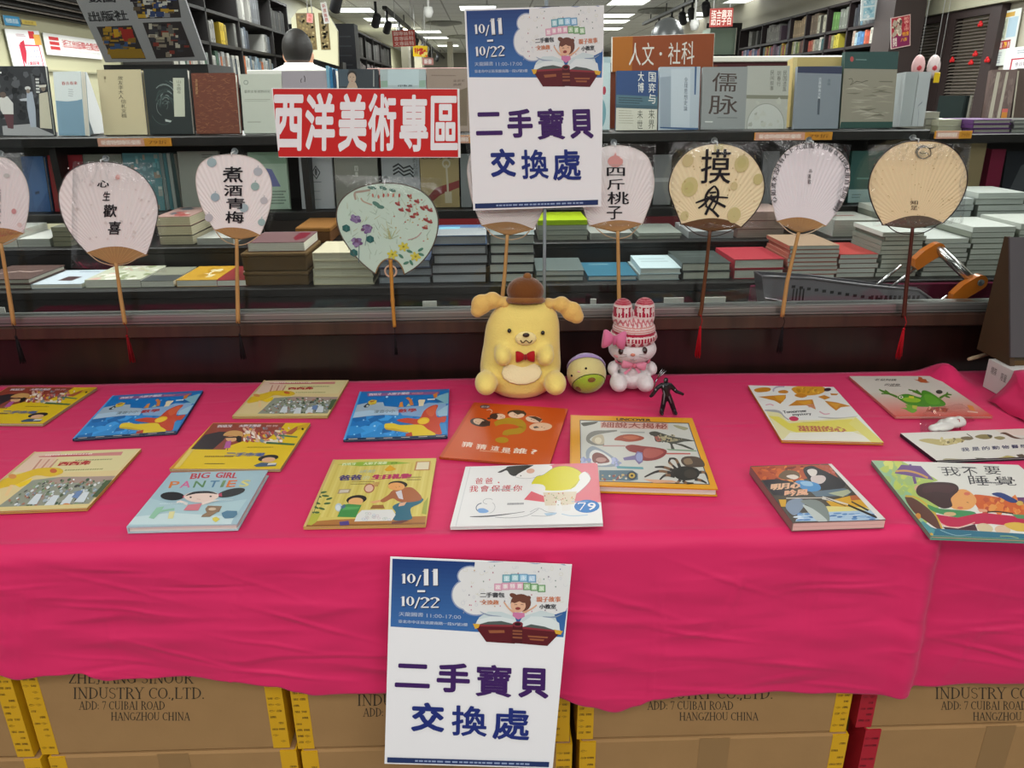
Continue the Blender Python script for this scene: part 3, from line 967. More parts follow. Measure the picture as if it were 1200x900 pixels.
# ------------------------------------------------------------ pillar, louvred doors and lintel on the right
p0, p1 = at_y(1041, 60, 6.2), at_y(1077, 60, 6.2)
struct(MB().box(p0.x, 6.2, 0, p1.x, 6.5, CEIL, '#3a302f').build('trim_2', PAINT))
for k, (ya, yb) in enumerate(((6.15, 6.75), (5.54, 6.14))):
 d = MB()
 for q in ((ya, .0, ya + .12, 2.01), (yb - .07, 0, yb, 2.01)):
  d.box(XR - .06, q[0], q[1], XR - .001, q[2], q[3], '#3b302f')
 d.box(XR - .0599, ya + .12, 1.96, XR - .001, yb - .07, 2.01, '#3b302f')
 d.box(XR - .0599, ya + .12, .0, XR - .001, yb - .07, .35, '#3b302f')
 do = struct(d.build('door_%d' % (k + 1), PAINT))
 s = MB()
 n = 72
 for j in range(n):
  z = .37 + j * .022
  s.add([(XR - .052, ya + .12, z), (XR - .052, yb - .07, z), (XR - .03, yb - .07, z + .015), (XR - .03, ya + .12, z + .015)], [(0, 1, 2, 3), (3, 2, 1, 0)], '#8f857c')
 s.build('louvres', PAINT, do)
lt = MB().box(XR - .09, 4.0, 2.015, XR - .001, 6.8, 2.3, '#b4b19a')
struct(lt.build('trim_3', PAINT))
def p_red(A):
 A.Q(0, 0, 100, 100, '#a02838')
 A.Q(0, 60, 100, 100, '#7d2450')
 A.scatter(8, 12, 52, 60, 26, ['#c9b8a4', '#8a7a68', '#5a4c44', '#d8c8b4', '#a89888'], 9, 2)
 A.V('新書上市', 66, 5, 92, 50, '#e8a79a', .02, pct=True)
 A.TP('特惠', 58, 52, 92, 66, '#e8a52c', .02)
 A.TP('八折', 50, 70, 84, 82, '#e8a52c', .02)
 A.TP('閱', 10, 66, 30, 94, '#e8dcd0', .02)
 for q in ((0, 0, 100, 3), (0, 97, 100, 100), (0, 0, 4, 100), (96, 0, 100, 100)):
  A.Q(*q, '#c9a9a4')
board('poster', 'red and purple poster on the dark pillar right of the bookcase', 'poster', [(1046, 21), (1069, 16), (1065, 54), (1042, 58)], y=6.185, paint=p_red)
def p_blue(A):
 A.Q(0, 0, 100, 100, '#e4eef0')
 for i in range(2):
  for j in range(2):
   A.Q(8 + 48 * i, 6 + 46 * j, 46 + 48 * i, 46 + 46 * j, '#a9d3e0')
   A.scatter(10 + 48 * i, 10 + 46 * j, 44 + 48 * i, 42 + 46 * j, 9, ['#eef6f6', '#7fb4c8', '#cfe4ea'], 6, i * 2 + j)
bd = board('poster', 'pale blue four picture board standing on top of the right bookcase', 'poster', [(1012, -6), (1048, -12), (1039, 21), (1006, 24)], y=6.53, paint=p_blue)
MB().box(bd[1].x, 6.535, 2.10, bd[1].x + .2, 6.55, bd[1].z + .05, '#c9c9c4').build('stand', PAINT, bd[0])
def p_wallposter(A):
 A.Q(0, 0, 100, 100, '#d7dcd6')
 A.Q(10, 4, 70, 12, '#c9a04a')
 A.Q(10, 14, 40, 52, '#b9bfa8')
 A.Q(44, 14, 92, 50, '#a9c0cf')
 A.V('好書共讀', 18, 18, 32, 50, '#4a5560', .0, pct=True)
 A.Q(6, 54, 74, 70, '#a33a44')
 A.TP('全館', 10, 56, 34, 68, '#e8d6cc', .02)
 A.TP('79', 40, 57, 56, 68, '#f0c430', .04)
 A.TP('折', 60, 57, 72, 68, '#e8d6cc', .02)
 A.lines(6, 74, 40, 96, 5, '#8a94a0', 3)
board('poster', 'tall white book promotion poster on the right wall beside the louvred doors', 'poster', [(1174, 14), (1197, 9), (1186, 75), (1163, 78)], x=XR - .02, paint=p_wallposter)
def p_memb(A):
 A.Q(0, 0, 100, 100, '#e2e6e8')
 A.E(20, 22, 10, 14, '#b8303a')
 A.lines(40, 12, 95, 30, 2, '#8a8f98', 5)
 A.Q(24, 48, 100, 54, '#b83a4a')
 A.Q(24, 54, 30, 96, '#b83a4a')
 A.Q(30, 56, 100, 96, '#eef0f0')
 A.TP('會員獨享', 40, 64, 96, 84, '#8a7080', .01)
board('poster', 'white membership notice with red frame below the tall promotion poster', 'poster', [(1181, 58), (1215, 51), (1207, 83), (1174, 82)], x=XR - .03, paint=p_memb)
for i, (u, v) in enumerate(((1116, 70), (1149, 28), (1143, 63), (1138, 73), (1157, 70))):
 p = at_x(u, v, XR - .075)
 mb = MB()
 for a in (0, 1, 2):
  mb.ell((p.x, p.y + (a - 1) * .014, p.z + (.008 if a == 1 else -.006)), (.01, .012, .013), '#c81e22', None, 10, 6)
 o = mb.build('paper_flower', PAPER, None, p)
 tag(o, 'small red paper flower on the louvred doors, ' + ['leftmost, on the frame between leaves', 'topmost', 'middle, upper of two', 'middle, lower of two', 'rightmost'][i], 'decoration', 'red paper flowers on the doors')
# ------------------------------------------------------------ left wall: dark blind and notices
wb = MB().box(XL + .001, 2.2, 1.872, XL + .05, 5.4, 2.5, '#191513')
wo = struct(wb.build('window_2', PAINT))
sl = MB()
for j in range(14):
 z = 1.895 + j * .04
 sl.add([(XL + .055, 2.22, z), (XL + .055, 5.38, z), (XL + .09, 5.38, z - .02), (XL + .09, 2.22, z - .02)], [(0, 1, 2, 3), (3, 2, 1, 0)], '#3a332c')
sl.build('slats', PAINT, wo)
struct(MB().box(XL + .001, 2.2, 1.60, XL + .012, 5.4, 1.61, '#8f8c74').build('trim_7', PAINT))
def p_zj(A):
 A.Q(0, 0, 100, 100, '#e6e5e2')
 for k in range(3):
  A.Q(8, 14 + 22 * k, 24, 30 + 22 * k, '#c0383a')
  A.E(13, 60 - 0 + (k - 1) * 0 + 0, 0.1, .1, '#e6e5e2')
 A.TP('浙江出版聯合集团', 28, 20, 97, 60, '#b8343a', .02)
 A.TP('ZHEJIANG PUBLISHING UNITED', 28, 68, 97, 82, '#a9a9a6', 0)
board('wall_sign', 'white publisher group sign with red characters on the cream left wall', 'sign', [(50, 38), (118, 48), (118, 69), (55, 64)], x=XL + .012, paint=p_zj)
def p_memb2(A):
 A.Q(0, 0, 100, 100, '#e8e7e8')
 A.E(16, 14, 8, 7, '#c83a50')
 A.lines(28, 10, 60, 18, 2, '#b07a88', 2)
 A.Q(66, 2, 84, 22, '#c83038')
 A.Q(80, 10, 100, 38, '#d8a04a')
 A.Q(30, 38, 92, 100, '#c83a58')
 A.Q(34, 42, 89, 100, '#f0eef2')
 A.TP('會員獨享優惠', 38, 50, 84, 58, '#6a6a90', .0)
 A.TP('全年優惠書展', 38, 66, 86, 74, '#6a6a90', .0)
 A.TP('入會送好禮', 42, 82, 80, 92, '#c02038', .03)
 A.P([(24, 50), (29, 47), (31, 62), (29, 76), (25, 66)], '#b8283e')
board('poster', 'white membership poster with red corner on the cream left wall', 'poster', [(8, 34), (47, 37), (53, 79), (14, 80)], x=XL + .014, paint=p_memb2)
board('label', 'small sky blue label high on the cream left wall', 'label', [(4, 18), (23, 20), (24, 31), (5, 29)], x=XL + .01, paint=lambda A: (A.Q(0, 0, 100, 100, '#4aa0d0'), A.TP('特價書區', 10, 25, 90, 75, '#dff0f8', .02)))
board('label', 'small yellow arrow label beside the sky blue label on the wall', 'label', [(25, 23), (42, 25), (43, 30), (26, 28)], x=XL + .01, paint=lambda A: (A.Q(0, 0, 100, 100, '#d9bf5a'), A.TP('由此進', 20, 20, 80, 80, '#a08030', .0)))
# ============================================================ SHOP INTERIOR NEAR THE WINDOW
def fbox(mb, O, ex, ey, en, x0, x1, y0, y1, z0, z1, c):
 O, ex, ey, en = Vector(O), Vector(ex), Vector(ey), Vector(en)
 p = [O + ex * x + ey * y + en * z for z in (z0, z1) for y in (y0, y1) for x in (x0, x1)]
 mb.add(p, [(0, 2, 3, 1), (4, 5, 7, 6), (0, 1, 5, 4), (2, 6, 7, 3), (0, 4, 6, 2), (1, 3, 7, 5)], c)
def make_book(name, label, cat, O, ex, ey, w, h, t, cover, pages='#e9e6dc', art=None, hard=True, spine='left', spine_c=None, parts=4, group=None, mat=None, spine_art=None):
 """O: lower left corner of the front cover's outer face; thickness runs inwards"""
 O, ex, ey = Vector(O), Vector(ex).normalized(), Vector(ey).normalized()
 en = ex.cross(ey)
 bt, ov = (.0024, .003) if hard else (.0012, .0006)
 bt = min(bt, t * .3)
 sc = spine_c or cover
 base = O + ex * w / 2 + ey * h / 2 - en * t
 th = thing(name, label, cat, base, group)
 mat = mat or GLOSS
 fc = MB()
 fbox(fc, O, ex, ey, en, 0, w, 0, h, -bt, 0, cover)
 if art:
  art.put(fc, O, ex, ey)
 if parts == 4:
  fc.build('front_cover', mat, th)
  bc = MB()
  fbox(bc, O, ex, ey, en, 0, w, 0, h, -t, -t + bt, cover)
  bc.build('back_cover', mat, th)
  sp = MB()
 else:
  fbox(fc, O, ex, ey, en, 0, w, 0, h, -t, -t + bt, cover)
  sp = fc
 e = .0001
 if spine == 'left':
  fbox(sp, O, ex, ey, en, 0, bt, 0, h, -t + bt + e, -bt - e, sc)
  px = (bt + e, w - ov, ov, h - ov)
 elif spine == 'right':
  fbox(sp, O, ex, ey, en, w - bt, w, 0, h, -t + bt + e, -bt - e, sc)
  px = (ov, w - bt - e, ov, h - ov)
 else:
  fbox(sp, O, ex, ey, en, 0, w, 0, bt, -t + bt + e, -bt - e, sc)
  px = (ov, w - ov, bt + e, h - ov)
 if spine_art:
  spine_art(sp, O, ex, ey, en)
 if parts == 4:
  sp.build('spine', mat, th)
 else:
  fc.build('cover', mat, th)
 pb = MB()
 fbox(pb, O, ex, ey, en, px[0], px[1], px[2], px[3], -t + bt + e, -bt - e, pages)
 if t > .012:
  dk = tuple(x * .72 for x in lin(pages))
  n = int(min(6, t / .006))
  for k in range(1, n):
   z = -t + bt + (t - 2 * bt) * k / n
   fbox(pb, O, ex, ey, en, px[0] + .001, px[1] + .0003, px[2] - .0003, px[3] + .0003, z - .0003, z + .0003, dk)
 pb.build('page_block', PAPER, th)
 return th
UX0, UX1 = -2.3, 1.45
Z1, Z2, Z3, Z4 = 0.955, 1.03, 1.10, 1.345
t = thing('display_unit', 'stepped dark wooden display unit full of books behind the shop window', 'shelf', (0, 2.5, 0))
MB().box(UX0, 2.135, .0, 2.6, 2.15, Z1 - .025, '#1b1412').build('front_panel', SHELFWOOD, t)
MB().bbox(UX0, 2.12, Z1 - .025, 2.6, 2.38, Z1, '#2a211d', .003).build('lower_tier', SHELFWOOD, t)
MB().box(UX0, 2.372, Z1, 2.6, 2.383, Z2 - .02, '#1b1412').build('riser', SHELFWOOD, t)
MB().bbox(UX0, 2.365, Z2 - .02, 2.6, 2.62, Z2, '#2a211d', .003).build('middle_tier', SHELFWOOD, t)
MB().bbox(UX0, 2.612, Z3 - .03, 2.6, 2.98, Z3, '#2a211d', .003).build('upper_tier', SHELFWOOD, t)
MB().box(UX0, 2.97, Z3, 1.5, 2.985, Z4 - .03, '#120e0d').build('back_panel', SHELFWOOD, t)
MB().bbox(UX0, 2.585, Z4 - .03, UX1, 3.03, Z4, '#2a211d', .003).build('top_shelf', SHELFWOOD, t)
for xx in (UX0, -1.43, -.62, .2, UX1 - .02):
 MB().box(xx, 2.615, Z3, xx + .022, 2.97, Z4 - .03, '#120e0d').build('upright', SHELFWOOD, t)
mb = MB().bbox(.74, 2.106, .5, 2.5, 2.1185, Z1 - .008, '#5a1730', .003)
tag(mb.build('table_drape', CLOTHY, None, (1.5, 2.11, .5)), 'dark magenta cloth hanging on the unit front behind the grey basket', 'cloth')
for (u0, u1, v, y, ec, fc, lb) in ((292, 384, 82, 3.75, '#d9d8d0', '#3b3531', 'low bookcase with white top edge in front of the man in the white shirt'),
         (432, 560, 80, 3.9, '#b08a86', '#7a1f24', 'low bookcase with pink top edge and red side behind the painted portrait book'),
         (700, 990, 67, 4.6, '#c9c7bd', '#4a1218', 'low bookcase with white top and dark red front behind the orange sign')):
 a, b = at_y(u0, v, y), at_y(u1, v, y)
 t = thing('low_bookcase', lb, 'bookcase', ((a.x + b.x) / 2, y + .2, 0))
 MB().box(a.x, y + .01, 0, b.x, y + .4, a.z - .03, fc).build('carcass', PAINT, t)
 MB().bbox(a.x - .01, y - .01, a.z - .0299, b.x + .01, y + .42, a.z, ec, .004).build('top', PAINT, t)
gq = [(75, -40), (206, -40), (239, 70), (120, 74)]
gp = at_y(180, 72, 3.3)
tau = R(33)
gn = Vector((0, -math.cos(tau), -math.sin(tau)))
def p_grey(A):
 A.Q(0, 0, 100, 100, '#a9a8ac')
 A.T('數圖', 525, -40, 690, 12, '#2a2a30', .03)
 A.TQ('出版社', (520, 128), (762, 118), (508, 64), '#2a2a30', .03)
 for (q, cs, sd) in (([(778, -20), (1050, -20), (1062, 100), (815, 108)], ['#c9a03a', '#3a4a78', '#8f8f98', '#2c2830', '#d8d4cc', '#6a5a48'], 3),
      ([(562, 155), (775, 146), (845, 345), (640, 347)], ['#b08a2e', '#a33a2c', '#3f5a88', '#8a6a2c', '#2b2a33', '#55606e', '#c08f3a'], 4),
      ([(838, 130), (1060, 122), (1130, 328), (905, 342)], ['#b5a890', '#8f3f36', '#44424a', '#d0c8b8', '#2c2528', '#6e6a66', '#9c8f80'], 5)):
  A.P(q, '#3c3638')
  rr = random.Random(sd)
  for k in range(70):
   s, r_ = rr.random(), rr.random()
   bt = [q[3][i] + (q[2][i] - q[3][i]) * s for i in (0, 1)]
   tp = [q[0][i] + (q[1][i] - q[0][i]) * s for i in (0, 1)]
   cx, cy = [bt[i] + (tp[i] - bt[i]) * r_ for i in (0, 1)]
   w_, h_ = rr.uniform(14, 55), rr.uniform(8, 34)
   if .04 < s < .9 and .08 < r_ < .92:
    A.Rr(cx - w_ / 2, cy - h_ / 2, cx + w_ / 2, cy + h_ / 2, rr.choice(cs))
  bl, br = q[3], q[2]
  if sd == 4:
   A.P([(615, 290), (820, 285), (843, 340), (640, 344)], '#a5802c')
   A.P([(660, 170), (690, 168), (700, 210), (665, 220)], '#d0a02c')
   A.P([(705, 170), (770, 166), (785, 220), (715, 228)], '#a8322c')
bd = board('photo_board', 'tilted grey publisher board with photo panels over the books, upper left', 'board', gq, plane=(gp, gn), paint=p_grey, crop=(0, 0, 5), t=.012, back='#8f8e92', base='#a9a8ac')
e0 = at_y(121, 76, 3.32)
e1 = at_y(243, 74, 3.32)
MB().box(e0.x, 3.32, 0, e1.x, 3.62, e0.z, '#191819').build('stand_box', PAINT, bd[0])
# ------------------------------------------------------------ upright books on the shelves
def upright(label, quad, z, y, t, cover, art=None, crop=None, lean=9, group=None, pages='#dcd9cf', hard=True, spine='left', cat='book', name='book', y1=None, mat=None):
 """quad tl,tr,br,bl in picture terms; y1 gives the right side its own depth"""
 tl, tr, br, bl = quad
 B0 = at_y(bl[0], bl[1], y)
 B1 = at_y(br[0], br[1], y1 or y)
 B0.z = B1.z = z + .0005
 ex = (B1 - B0)
 w = ex.length
 ex.normalize()
 hn = Vector((ex.y, -ex.x, 0))
 en = (hn * math.cos(R(lean)) + Vector((0, 0, math.sin(R(lean))))).normalized()
 ey = en.cross(ex)
 T0, T1 = on_plane(*tl, B0, en), on_plane(*tr, B0, en)
 h = ((T0 - B0).dot(ey) + (T1 - B1).dot(ey)) / 2
 wt = (T1 - T0).length
 w2 = (w + wt) / 2
 O = B0 + ex * ((T0 - B0).dot(ex) * .5)
 O = O + Vector((0, 0, t * math.sin(R(lean))))
 A = None
 if art:
  A = Art(w2, h, quad if crop else None, crop)
  art(A)
 return make_book(name, label, cat, O, ex, ey, w2, h, t, cover, pages, A, hard, spine, parts=2, group=group, mat=mat)
G4 = 'books standing face out on the top shelf'
def a_bw(A):
 A.Q(0, 0, 100, 100, '#3a3b3f')
 A.P([(0, 540), (200, 520), (370, 600), (370, 610), (0, 610)], '#a9a9ab')
 A.P([(230, 160), (310, 155), (330, 235), (250, 330)], '#55565a')
 A.scatter(0, 130, 350, 480, 60, ['#2b2c30', '#4a4b50', '#1e1f23', '#5d5e63', '#38393d'], 26, 3, pct=False)
 A.P([(255, 180), (290, 178), (290, 300), (262, 305)], '#1f2024')
 for k in range(5):
  A.Rr(262, 192 + 22 * k, 286, 206 + 22 * k, '#d5d5d2')
 A.P([(195, 290), (235, 285), (248, 400), (245, 545), (205, 545), (190, 400)], '#aeb6c4')
 A.E(205, 262, 20, 14, '#d6d6d4')
 A.E(206, 282, 13, 16, '#8f7f74')
 A.P([(140, 340), (195, 330), (192, 352), (150, 352)], '#c3c6cc')
 A.P([(280, 300), (340, 285), (358, 555), (272, 550)], '#cfc9b4')
 A.E(312, 262, 15, 20, '#8c7d70')
 A.P([(280, 240), (335, 235), (330, 252), (284, 256)], '#d8d4c8')
 A.P([(0, 330), (60, 320), (95, 370), (90, 450), (15, 450), (0, 420)], '#d8d6d2')
 A.P([(20, 450), (90, 450), (80, 560), (40, 555)], '#5f3a40')
 A.E(30, 310, 22, 22, '#6a5a52')
 A.Rr(0, 150, 35, 162, '#e8e8e6')
 A.Rr(0, 178, 15, 186, '#d0d0ce')
upright('black and white street photograph book at the left end of the top shelf', [(-12, 79), (55, 78), (61, 161), (-10, 163)], Z4, 2.66, .018, '#3a3b3f', a_bw, (0, 60, 6), group=G4)
def a_blue(A):
 A.Q(0, 0, 100, 100, '#dfe5e6')
 A.P([(395, 362), (470, 360), (540, 345), (577, 330), (600, 605), (415, 605)], '#7f9fb5')
 A.TQ('春去春来', (435, 250), (545, 232), (432, 225), '#b04a44', .01)
 A.lines(480, 265, 520, 325, 4, '#8a9098', 2, .3, pct=False)
upright('white and pale blue paperback turned sideways beside the street photograph book', [(63, 88), (94, 82), (100, 160), (68, 161)], Z4, 2.66, .02, '#8aa6b8', a_blue, (0, 60, 6), group=G4, y1=2.62, hard=False)
upright('plain white book edge standing behind the white and blue paperback', [(96, 87), (113, 86), (116, 160), (100, 160)], Z4, 2.66, .03, '#d8dadb', None, group=G4, y1=2.76)
def a_beige(A):
 A.Q(0, 0, 100, 100, '#d2c4a0')
 A.V('故友李大人', 835, 180, 870, 345, '#4a4236', .01)
 A.V('信札文稿', 850, 345, 888, 480, '#4a4236', .01)
 A.V('一九', 738, 185, 752, 232, '#8a7c60', 0)
upright('cream book with a brush written title down its middle, top shelf', [(115, 83.5), (166, 82), (172, 160), (121, 160)], Z4, 2.66, .02, '#cdbf9b', a_beige, (0, 60, 6), group=G4)
def a_dark(A):
 A.Q(0, 0, 100, 100, '#232b2b')
 for k in range(26):
  rr = random.Random(k)
  r0 = rr.uniform(8, 62)
  a = rr.uniform(0, 300)
  A.ring(775 + rr.uniform(-12, 12), 480 + rr.uniform(-30, 30), r0, r0 * 1.3, rr.uniform(2, 6), rr.choice(['#41504f', '#55605e', '#344241', '#7b8583']), a, a + rr.uniform(40, 140), 10)
 A.P([(770, 560), (800, 568), (796, 576), (772, 572)], '#b9c0bd')
 A.Rr(815, 368, 866, 548, '#c9cbb8')
 A.V('山水圖卷', 832, 376, 850, 440, '#6a6c60', 0)
upright('dark green book of swirling rings with a narrow white title slip', [(171, 82.5), (220, 82), (226, 159), (173, 159)], Z4, 2.66, .025, '#1d2424', a_dark, (0, 0, 4), group=G4)
def a_brown(A):
 A.Q(0, 0, 100, 100, '#733a26')
 rr = random.Random(8)
 for k in range(240):
  x, y = rr.uniform(905, 1120), rr.uniform(352, 636)
  A.S([(x, y), (x + rr.uniform(4, 12), y + rr.uniform(-6, 6)), (x + rr.uniform(10, 20), y + rr.uniform(-8, 8))], 1.6, rr.choice(['#9a5f40', '#a86f4c', '#8a4d32', '#5f2c1c']), False)
 A.V('敦煌寶藏', 919, 376, 930, 450, '#c99a6a', 0)
upright('reddish brown patterned hardback left of the tall white book', [(225, 87.5), (276, 87), (281, 159), (230, 159)], Z4, 2.66, .028, '#6d3522', a_brown, (0, 0, 4), group=G4)
def a_white(A):
 A.Q(0, 0, 100, 100, '#c8cbbf')
 A.ring(592, 588, 14, 14, 5, '#8a9088')
 A.TQ('藝術史新視野研究', (580, 662), (760, 662), (580, 640), '#55584f', 0)
 A.Rr(580, 705, 760, 711, '#a9ab9f')
 A.Rr(580, 718, 740, 722, '#a9ab9f')
 A.lines(600, 860, 700, 880, 1, '#9a9c90', 3, .4, pct=False)
upright('pale grey green book with a small ring mark left of the red banner', [(281.5, 88.5), (329, 88), (335, 159), (286, 159)], Z4, 2.66, .025, '#c3c6ba', a_white, (190, 0, 6), group=G4)
def a_lav(A):
 A.Q(0, 0, 100, 100, '#a39aa2')
 A.S([(985, 560), (978, 575), (982, 590)], 5, '#3a3238')
 A.S([(1003, 540), (1008, 560), (1006, 585)], 6, '#3a3238')
upright('lavender grey book with two ink marks above the red banner', [(331, 85), (383, 84), (386, 159), (334, 159)], Z4, 2.66, .02, '#9d949c', a_lav, (190, 0, 6), group=G4)
for k in range(3):
 u0 = 384.5 + 3.8 * k
 upright('slim %s spine between the lavender book and the portrait book' % ['pale blue', 'bright blue', 'navy'][k], [(u0, 79 + k * 2), (u0 + 3.4, 79 + k * 2), (u0 + 4.5, 159), (u0 + 1.1, 159)], Z4, 2.68, .15, ['#7fb0c9', '#2f78a8', '#26486a'][k], None, group=G4, lean=2)
def a_port(A):
 A.Q(0, 0, 100, 100, '#30353b')
 A.P([(150, 500), (230, 495), (240, 620), (150, 620)], '#3f4c58')
 A.E(255, 535, 32, 30, '#241f1e')
 A.E(255, 560, 28, 38, '#b59a86')
 A.P([(235, 590), (280, 590), (300, 640), (215, 640)], '#b59a86')
 for (x, y) in ((245, 552), (266, 553)):
  A.E(x, y, 5, 2, '#3a2c28')
 A.S([(257, 555), (259, 570), (255, 572)], 2, '#8f7262')
 A.E(256, 582, 7, 2.5, '#9a5a52')
 A.Rr(405, 500, 412, 620, '#9a9a96')
upright('dark book with a pale painted portrait head above the red banner', [(396, 83), (443, 82), (446, 158), (400, 158)], Z4, 2.66, .025, '#2a2e33', a_port, (370, 0, 6), group=G4)
def a_lb(A):
 A.Q(0, 0, 100, 100, '#a3aeb0')
 A.P([(450, 580), (505, 578), (505, 625), (450, 625)], '#87a08f')
 A.P([(725, 575), (770, 573), (770, 625), (725, 625)], '#87a08f')
 A.P([(505, 500), (722, 498), (722, 610), (505, 610)], '#b3c1c6')
 A.TQ('印象派', (575, 622), (680, 620), (575, 606), '#3d4448', .02)
upright('pale grey blue book with green side bands above the red banner', [(445, 83), (498, 82), (502, 158), (449, 158)], Z4, 2.66, .025, '#a3aeb0', a_lb, (370, 0, 6), group=G4)
def a_pk(A):
 A.Q(0, 0, 100, 100, '#8f7c70')
 A.lines(810, 530, 1030, 548, 1, '#6d5a50', 2, .4, pct=False)
 A.TQ('美術史', (960, 585), (1042, 580), (960, 568), '#4d3a36', 0)
 A.TQ('典藏', (962, 612), (1020, 608), (962, 594), '#4d3a36', 0)
 A.P([(1010, 640), (1060, 620), (1075, 900), (1010, 900)], '#6b5a48')
upright('pinkish brown book right end of the row behind the red banner', [(499, 82), (548, 81), (554, 157), (503, 158)], Z4, 2.66, .025, '#8b786c', a_pk, (370, 0, 6), group=G4)
def a_tealred(A):
 A.Q(0, 0, 100, 100, '#b9c9cc')
 A.E(48, 640, 12, 30, '#a8384a')
 A.E(20, 800, 46, 110, '#6f9aa4')
 A.Rr(40, 400, 90, 450, '#9fb3ba')
upright('pale blue book with a teal disc just right of the hanging date poster', [(694, 69), (714, 68), (716, 152), (696, 153)], Z4, 2.66, .03, '#c2c9b4', a_tealred, (700, 0, 6), group=G4, spine='right')
def a_world(A):
 A.Q(0, 0, 100, 100, '#c9c6b8')
 A.Rr(130, 490, 430, 680, '#2c4674')
 A.Rr(130, 680, 430, 765, '#4d6a78')
 A.Rr(130, 745, 430, 770, '#3d5866')
 A.V('国弈与', 356, 504, 408, 735, '#e3e1d8', .01)
 A.V('大博', 280, 504, 322, 660, '#e3e1d8', .01)
 A.V('来界', 358, 770, 402, 915, '#55564e', .01)
 A.V('未世', 278, 775, 318, 915, '#55564e', .01)
 A.lines(150, 690, 320, 740, 3, '#26363f', 3, .35, pct=False)
 A.lines(150, 780, 260, 880, 6, '#8f8d80', 6, .25, pct=False)
upright('navy and cream book with large white title characters under the orange sign', [(722, 86), (771, 82), (770, 153), (722, 154)], Z4, 2.655, .02, '#27406c', a_world, (700, 0, 6), group=G4)
def a_wb(A):
 A.Q(0, 0, 100, 100, '#a9b3bd')
 A.P([(440, 560), (515, 545), (515, 905), (440, 905)], '#8f9aa6')
 A.P([(515, 500), (650, 480), (650, 905), (515, 905)], '#b7c0c9')
 A.P([(680, 462), (694, 460), (690, 655), (680, 655)], '#33527a')
 A.V('全球思想史論', 607, 540, 632, 775, '#39434f', 0)
 A.P([(440, 895), (715, 888), (715, 905), (440, 905)], '#33527a')
upright('pale grey blue book with a dark blue ribbon mark right of the navy book', [(773, 82), (820, 77), (819, 150), (771, 153)], Z4, 2.655, .02, '#a5afb9', a_wb, (700, 0, 6), group=G4)
def a_ru(A):
 A.Q(0, 0, 100, 100, '#8b8e8e')
 A.TQ('儒', (800, 645), (975, 645), (800, 518), '#43332e', .005)
 A.TQ('脉', (785, 800), (990, 800), (785, 668), '#43332e', .005)
 A.Rr(765, 848, 820, 856, '#c9cac6')
 A.lines(850, 815, 1000, 830, 1, '#6a6c6a', 3, .5, pct=False)
upright('grey book with two large brown brush characters on the top shelf', [(822, 80.5), (874, 79), (875, 150), (823, 151)], Z4, 2.655, .022, '#868989', a_ru, (700, 0, 6), group=G4)
def a_map(A):
 A.Q(0, 0, 100, 100, '#a9aaa2')
 A.V('民国遗風', 340, 500, 366, 645, '#55564e', 0)
 A.V('訪春行', 298, 500, 324, 610, '#55564e', 0)
 A.V('民间叙事', 250, 500, 276, 640, '#55564e', 0)
 A.Rr(85, 670, 385, 695, '#7b7b6c')
 A.E(230, 880, 130, 150, '#b9bbb6', n=30)
 A.ring(230, 880, 132, 152, 5, '#8d8f88')
 A.scatter(90, 700, 380, 880, 16, ['#b1b2a8', '#9fa098', '#b5b6ae'], 16, 3, pct=False)
upright('pale grey book with three columns of ink characters left of the gold box', [(875, 79), (924, 78), (923, 150), (874, 151)], Z4, 2.655, .022, '#a4a59d', a_map, (860, 0, 6), group=G4)
upright('gold slip box standing behind the grey book with the navy band', [(927, 71), (988, 69), (986, 149), (927, 150)], Z4, 2.70, .05, '#b5a067', lambda A: A.Q(0, 0, 8, 100, '#cdbb84'), group=G4, cat='box', name='slip_box')
def a_gb(A):
 A.Q(0, 0, 100, 100, '#7e868f')
 A.P([(440, 475), (755, 470), (752, 518), (440, 522)], '#2e3450')
 A.V('古典學術文集', 588, 545, 608, 700, '#c9cdd2', 0)
 A.Rr(590, 690, 606, 800, '#4a525c')
 A.V('選編', 650, 555, 672, 600, '#5a626c', 0)
upright('grey book with a navy top band in front of the gold slip box', [(933, 80), (985, 77.5), (984, 149), (932, 150)], Z4, 2.65, .018, '#7a828b', a_gb, (860, 0, 6), group=G4)
def a_land(A):
 A.Q(0, 0, 100, 100, '#8f897a')
 A.P([(775, 375), (1150, 365), (1148, 488), (770, 490)], '#2d4a48')
 A.P([(760, 850), (1135, 845), (1130, 895), (750, 895)], '#24463f')
 rr = random.Random(4)
 for k in range(26):
  y = rr.uniform(600, 840)
  x = rr.uniform(770, 1000)
  A.S([(x, y), (x + 60, y - rr.uniform(-10, 14)), (x + rr.uniform(90, 150), y + rr.uniform(-6, 8))], [2, rr.uniform(6, 16), 2], rr.choice(['#7d7768', '#a09a8a', '#6f6a5c', '#aaa596']))
 A.S([(805, 560), (825, 555), (835, 575), (815, 600), (860, 575), (900, 580), (925, 570), (940, 568)], 4, '#4a463c')
 A.lines(1020, 565, 1120, 580, 1, '#5c574c', 3, .5, pct=False)
 A.E(823, 425, 12, 18, '#b04a48')
 A.lines(850, 420, 930, 435, 1, '#6f8a86', 3, .5, pct=False)
upright('wide teal bordered landscape book right end of the top shelf row', [(989, 63), (1052, 61), (1047, 148), (985, 149)], Z4, 2.655, .022, '#2a4745', a_land, (860, 0, 6), group=G4)
upright('boxed white set standing right of the landscape book, left half', [(1058, 87), (1073, 87), (1069, 160), (1055, 161)], Z4 - .0, 2.66, .14, '#a9afb0', None, group=G4, lean=3, cat='box set', name='book_set')
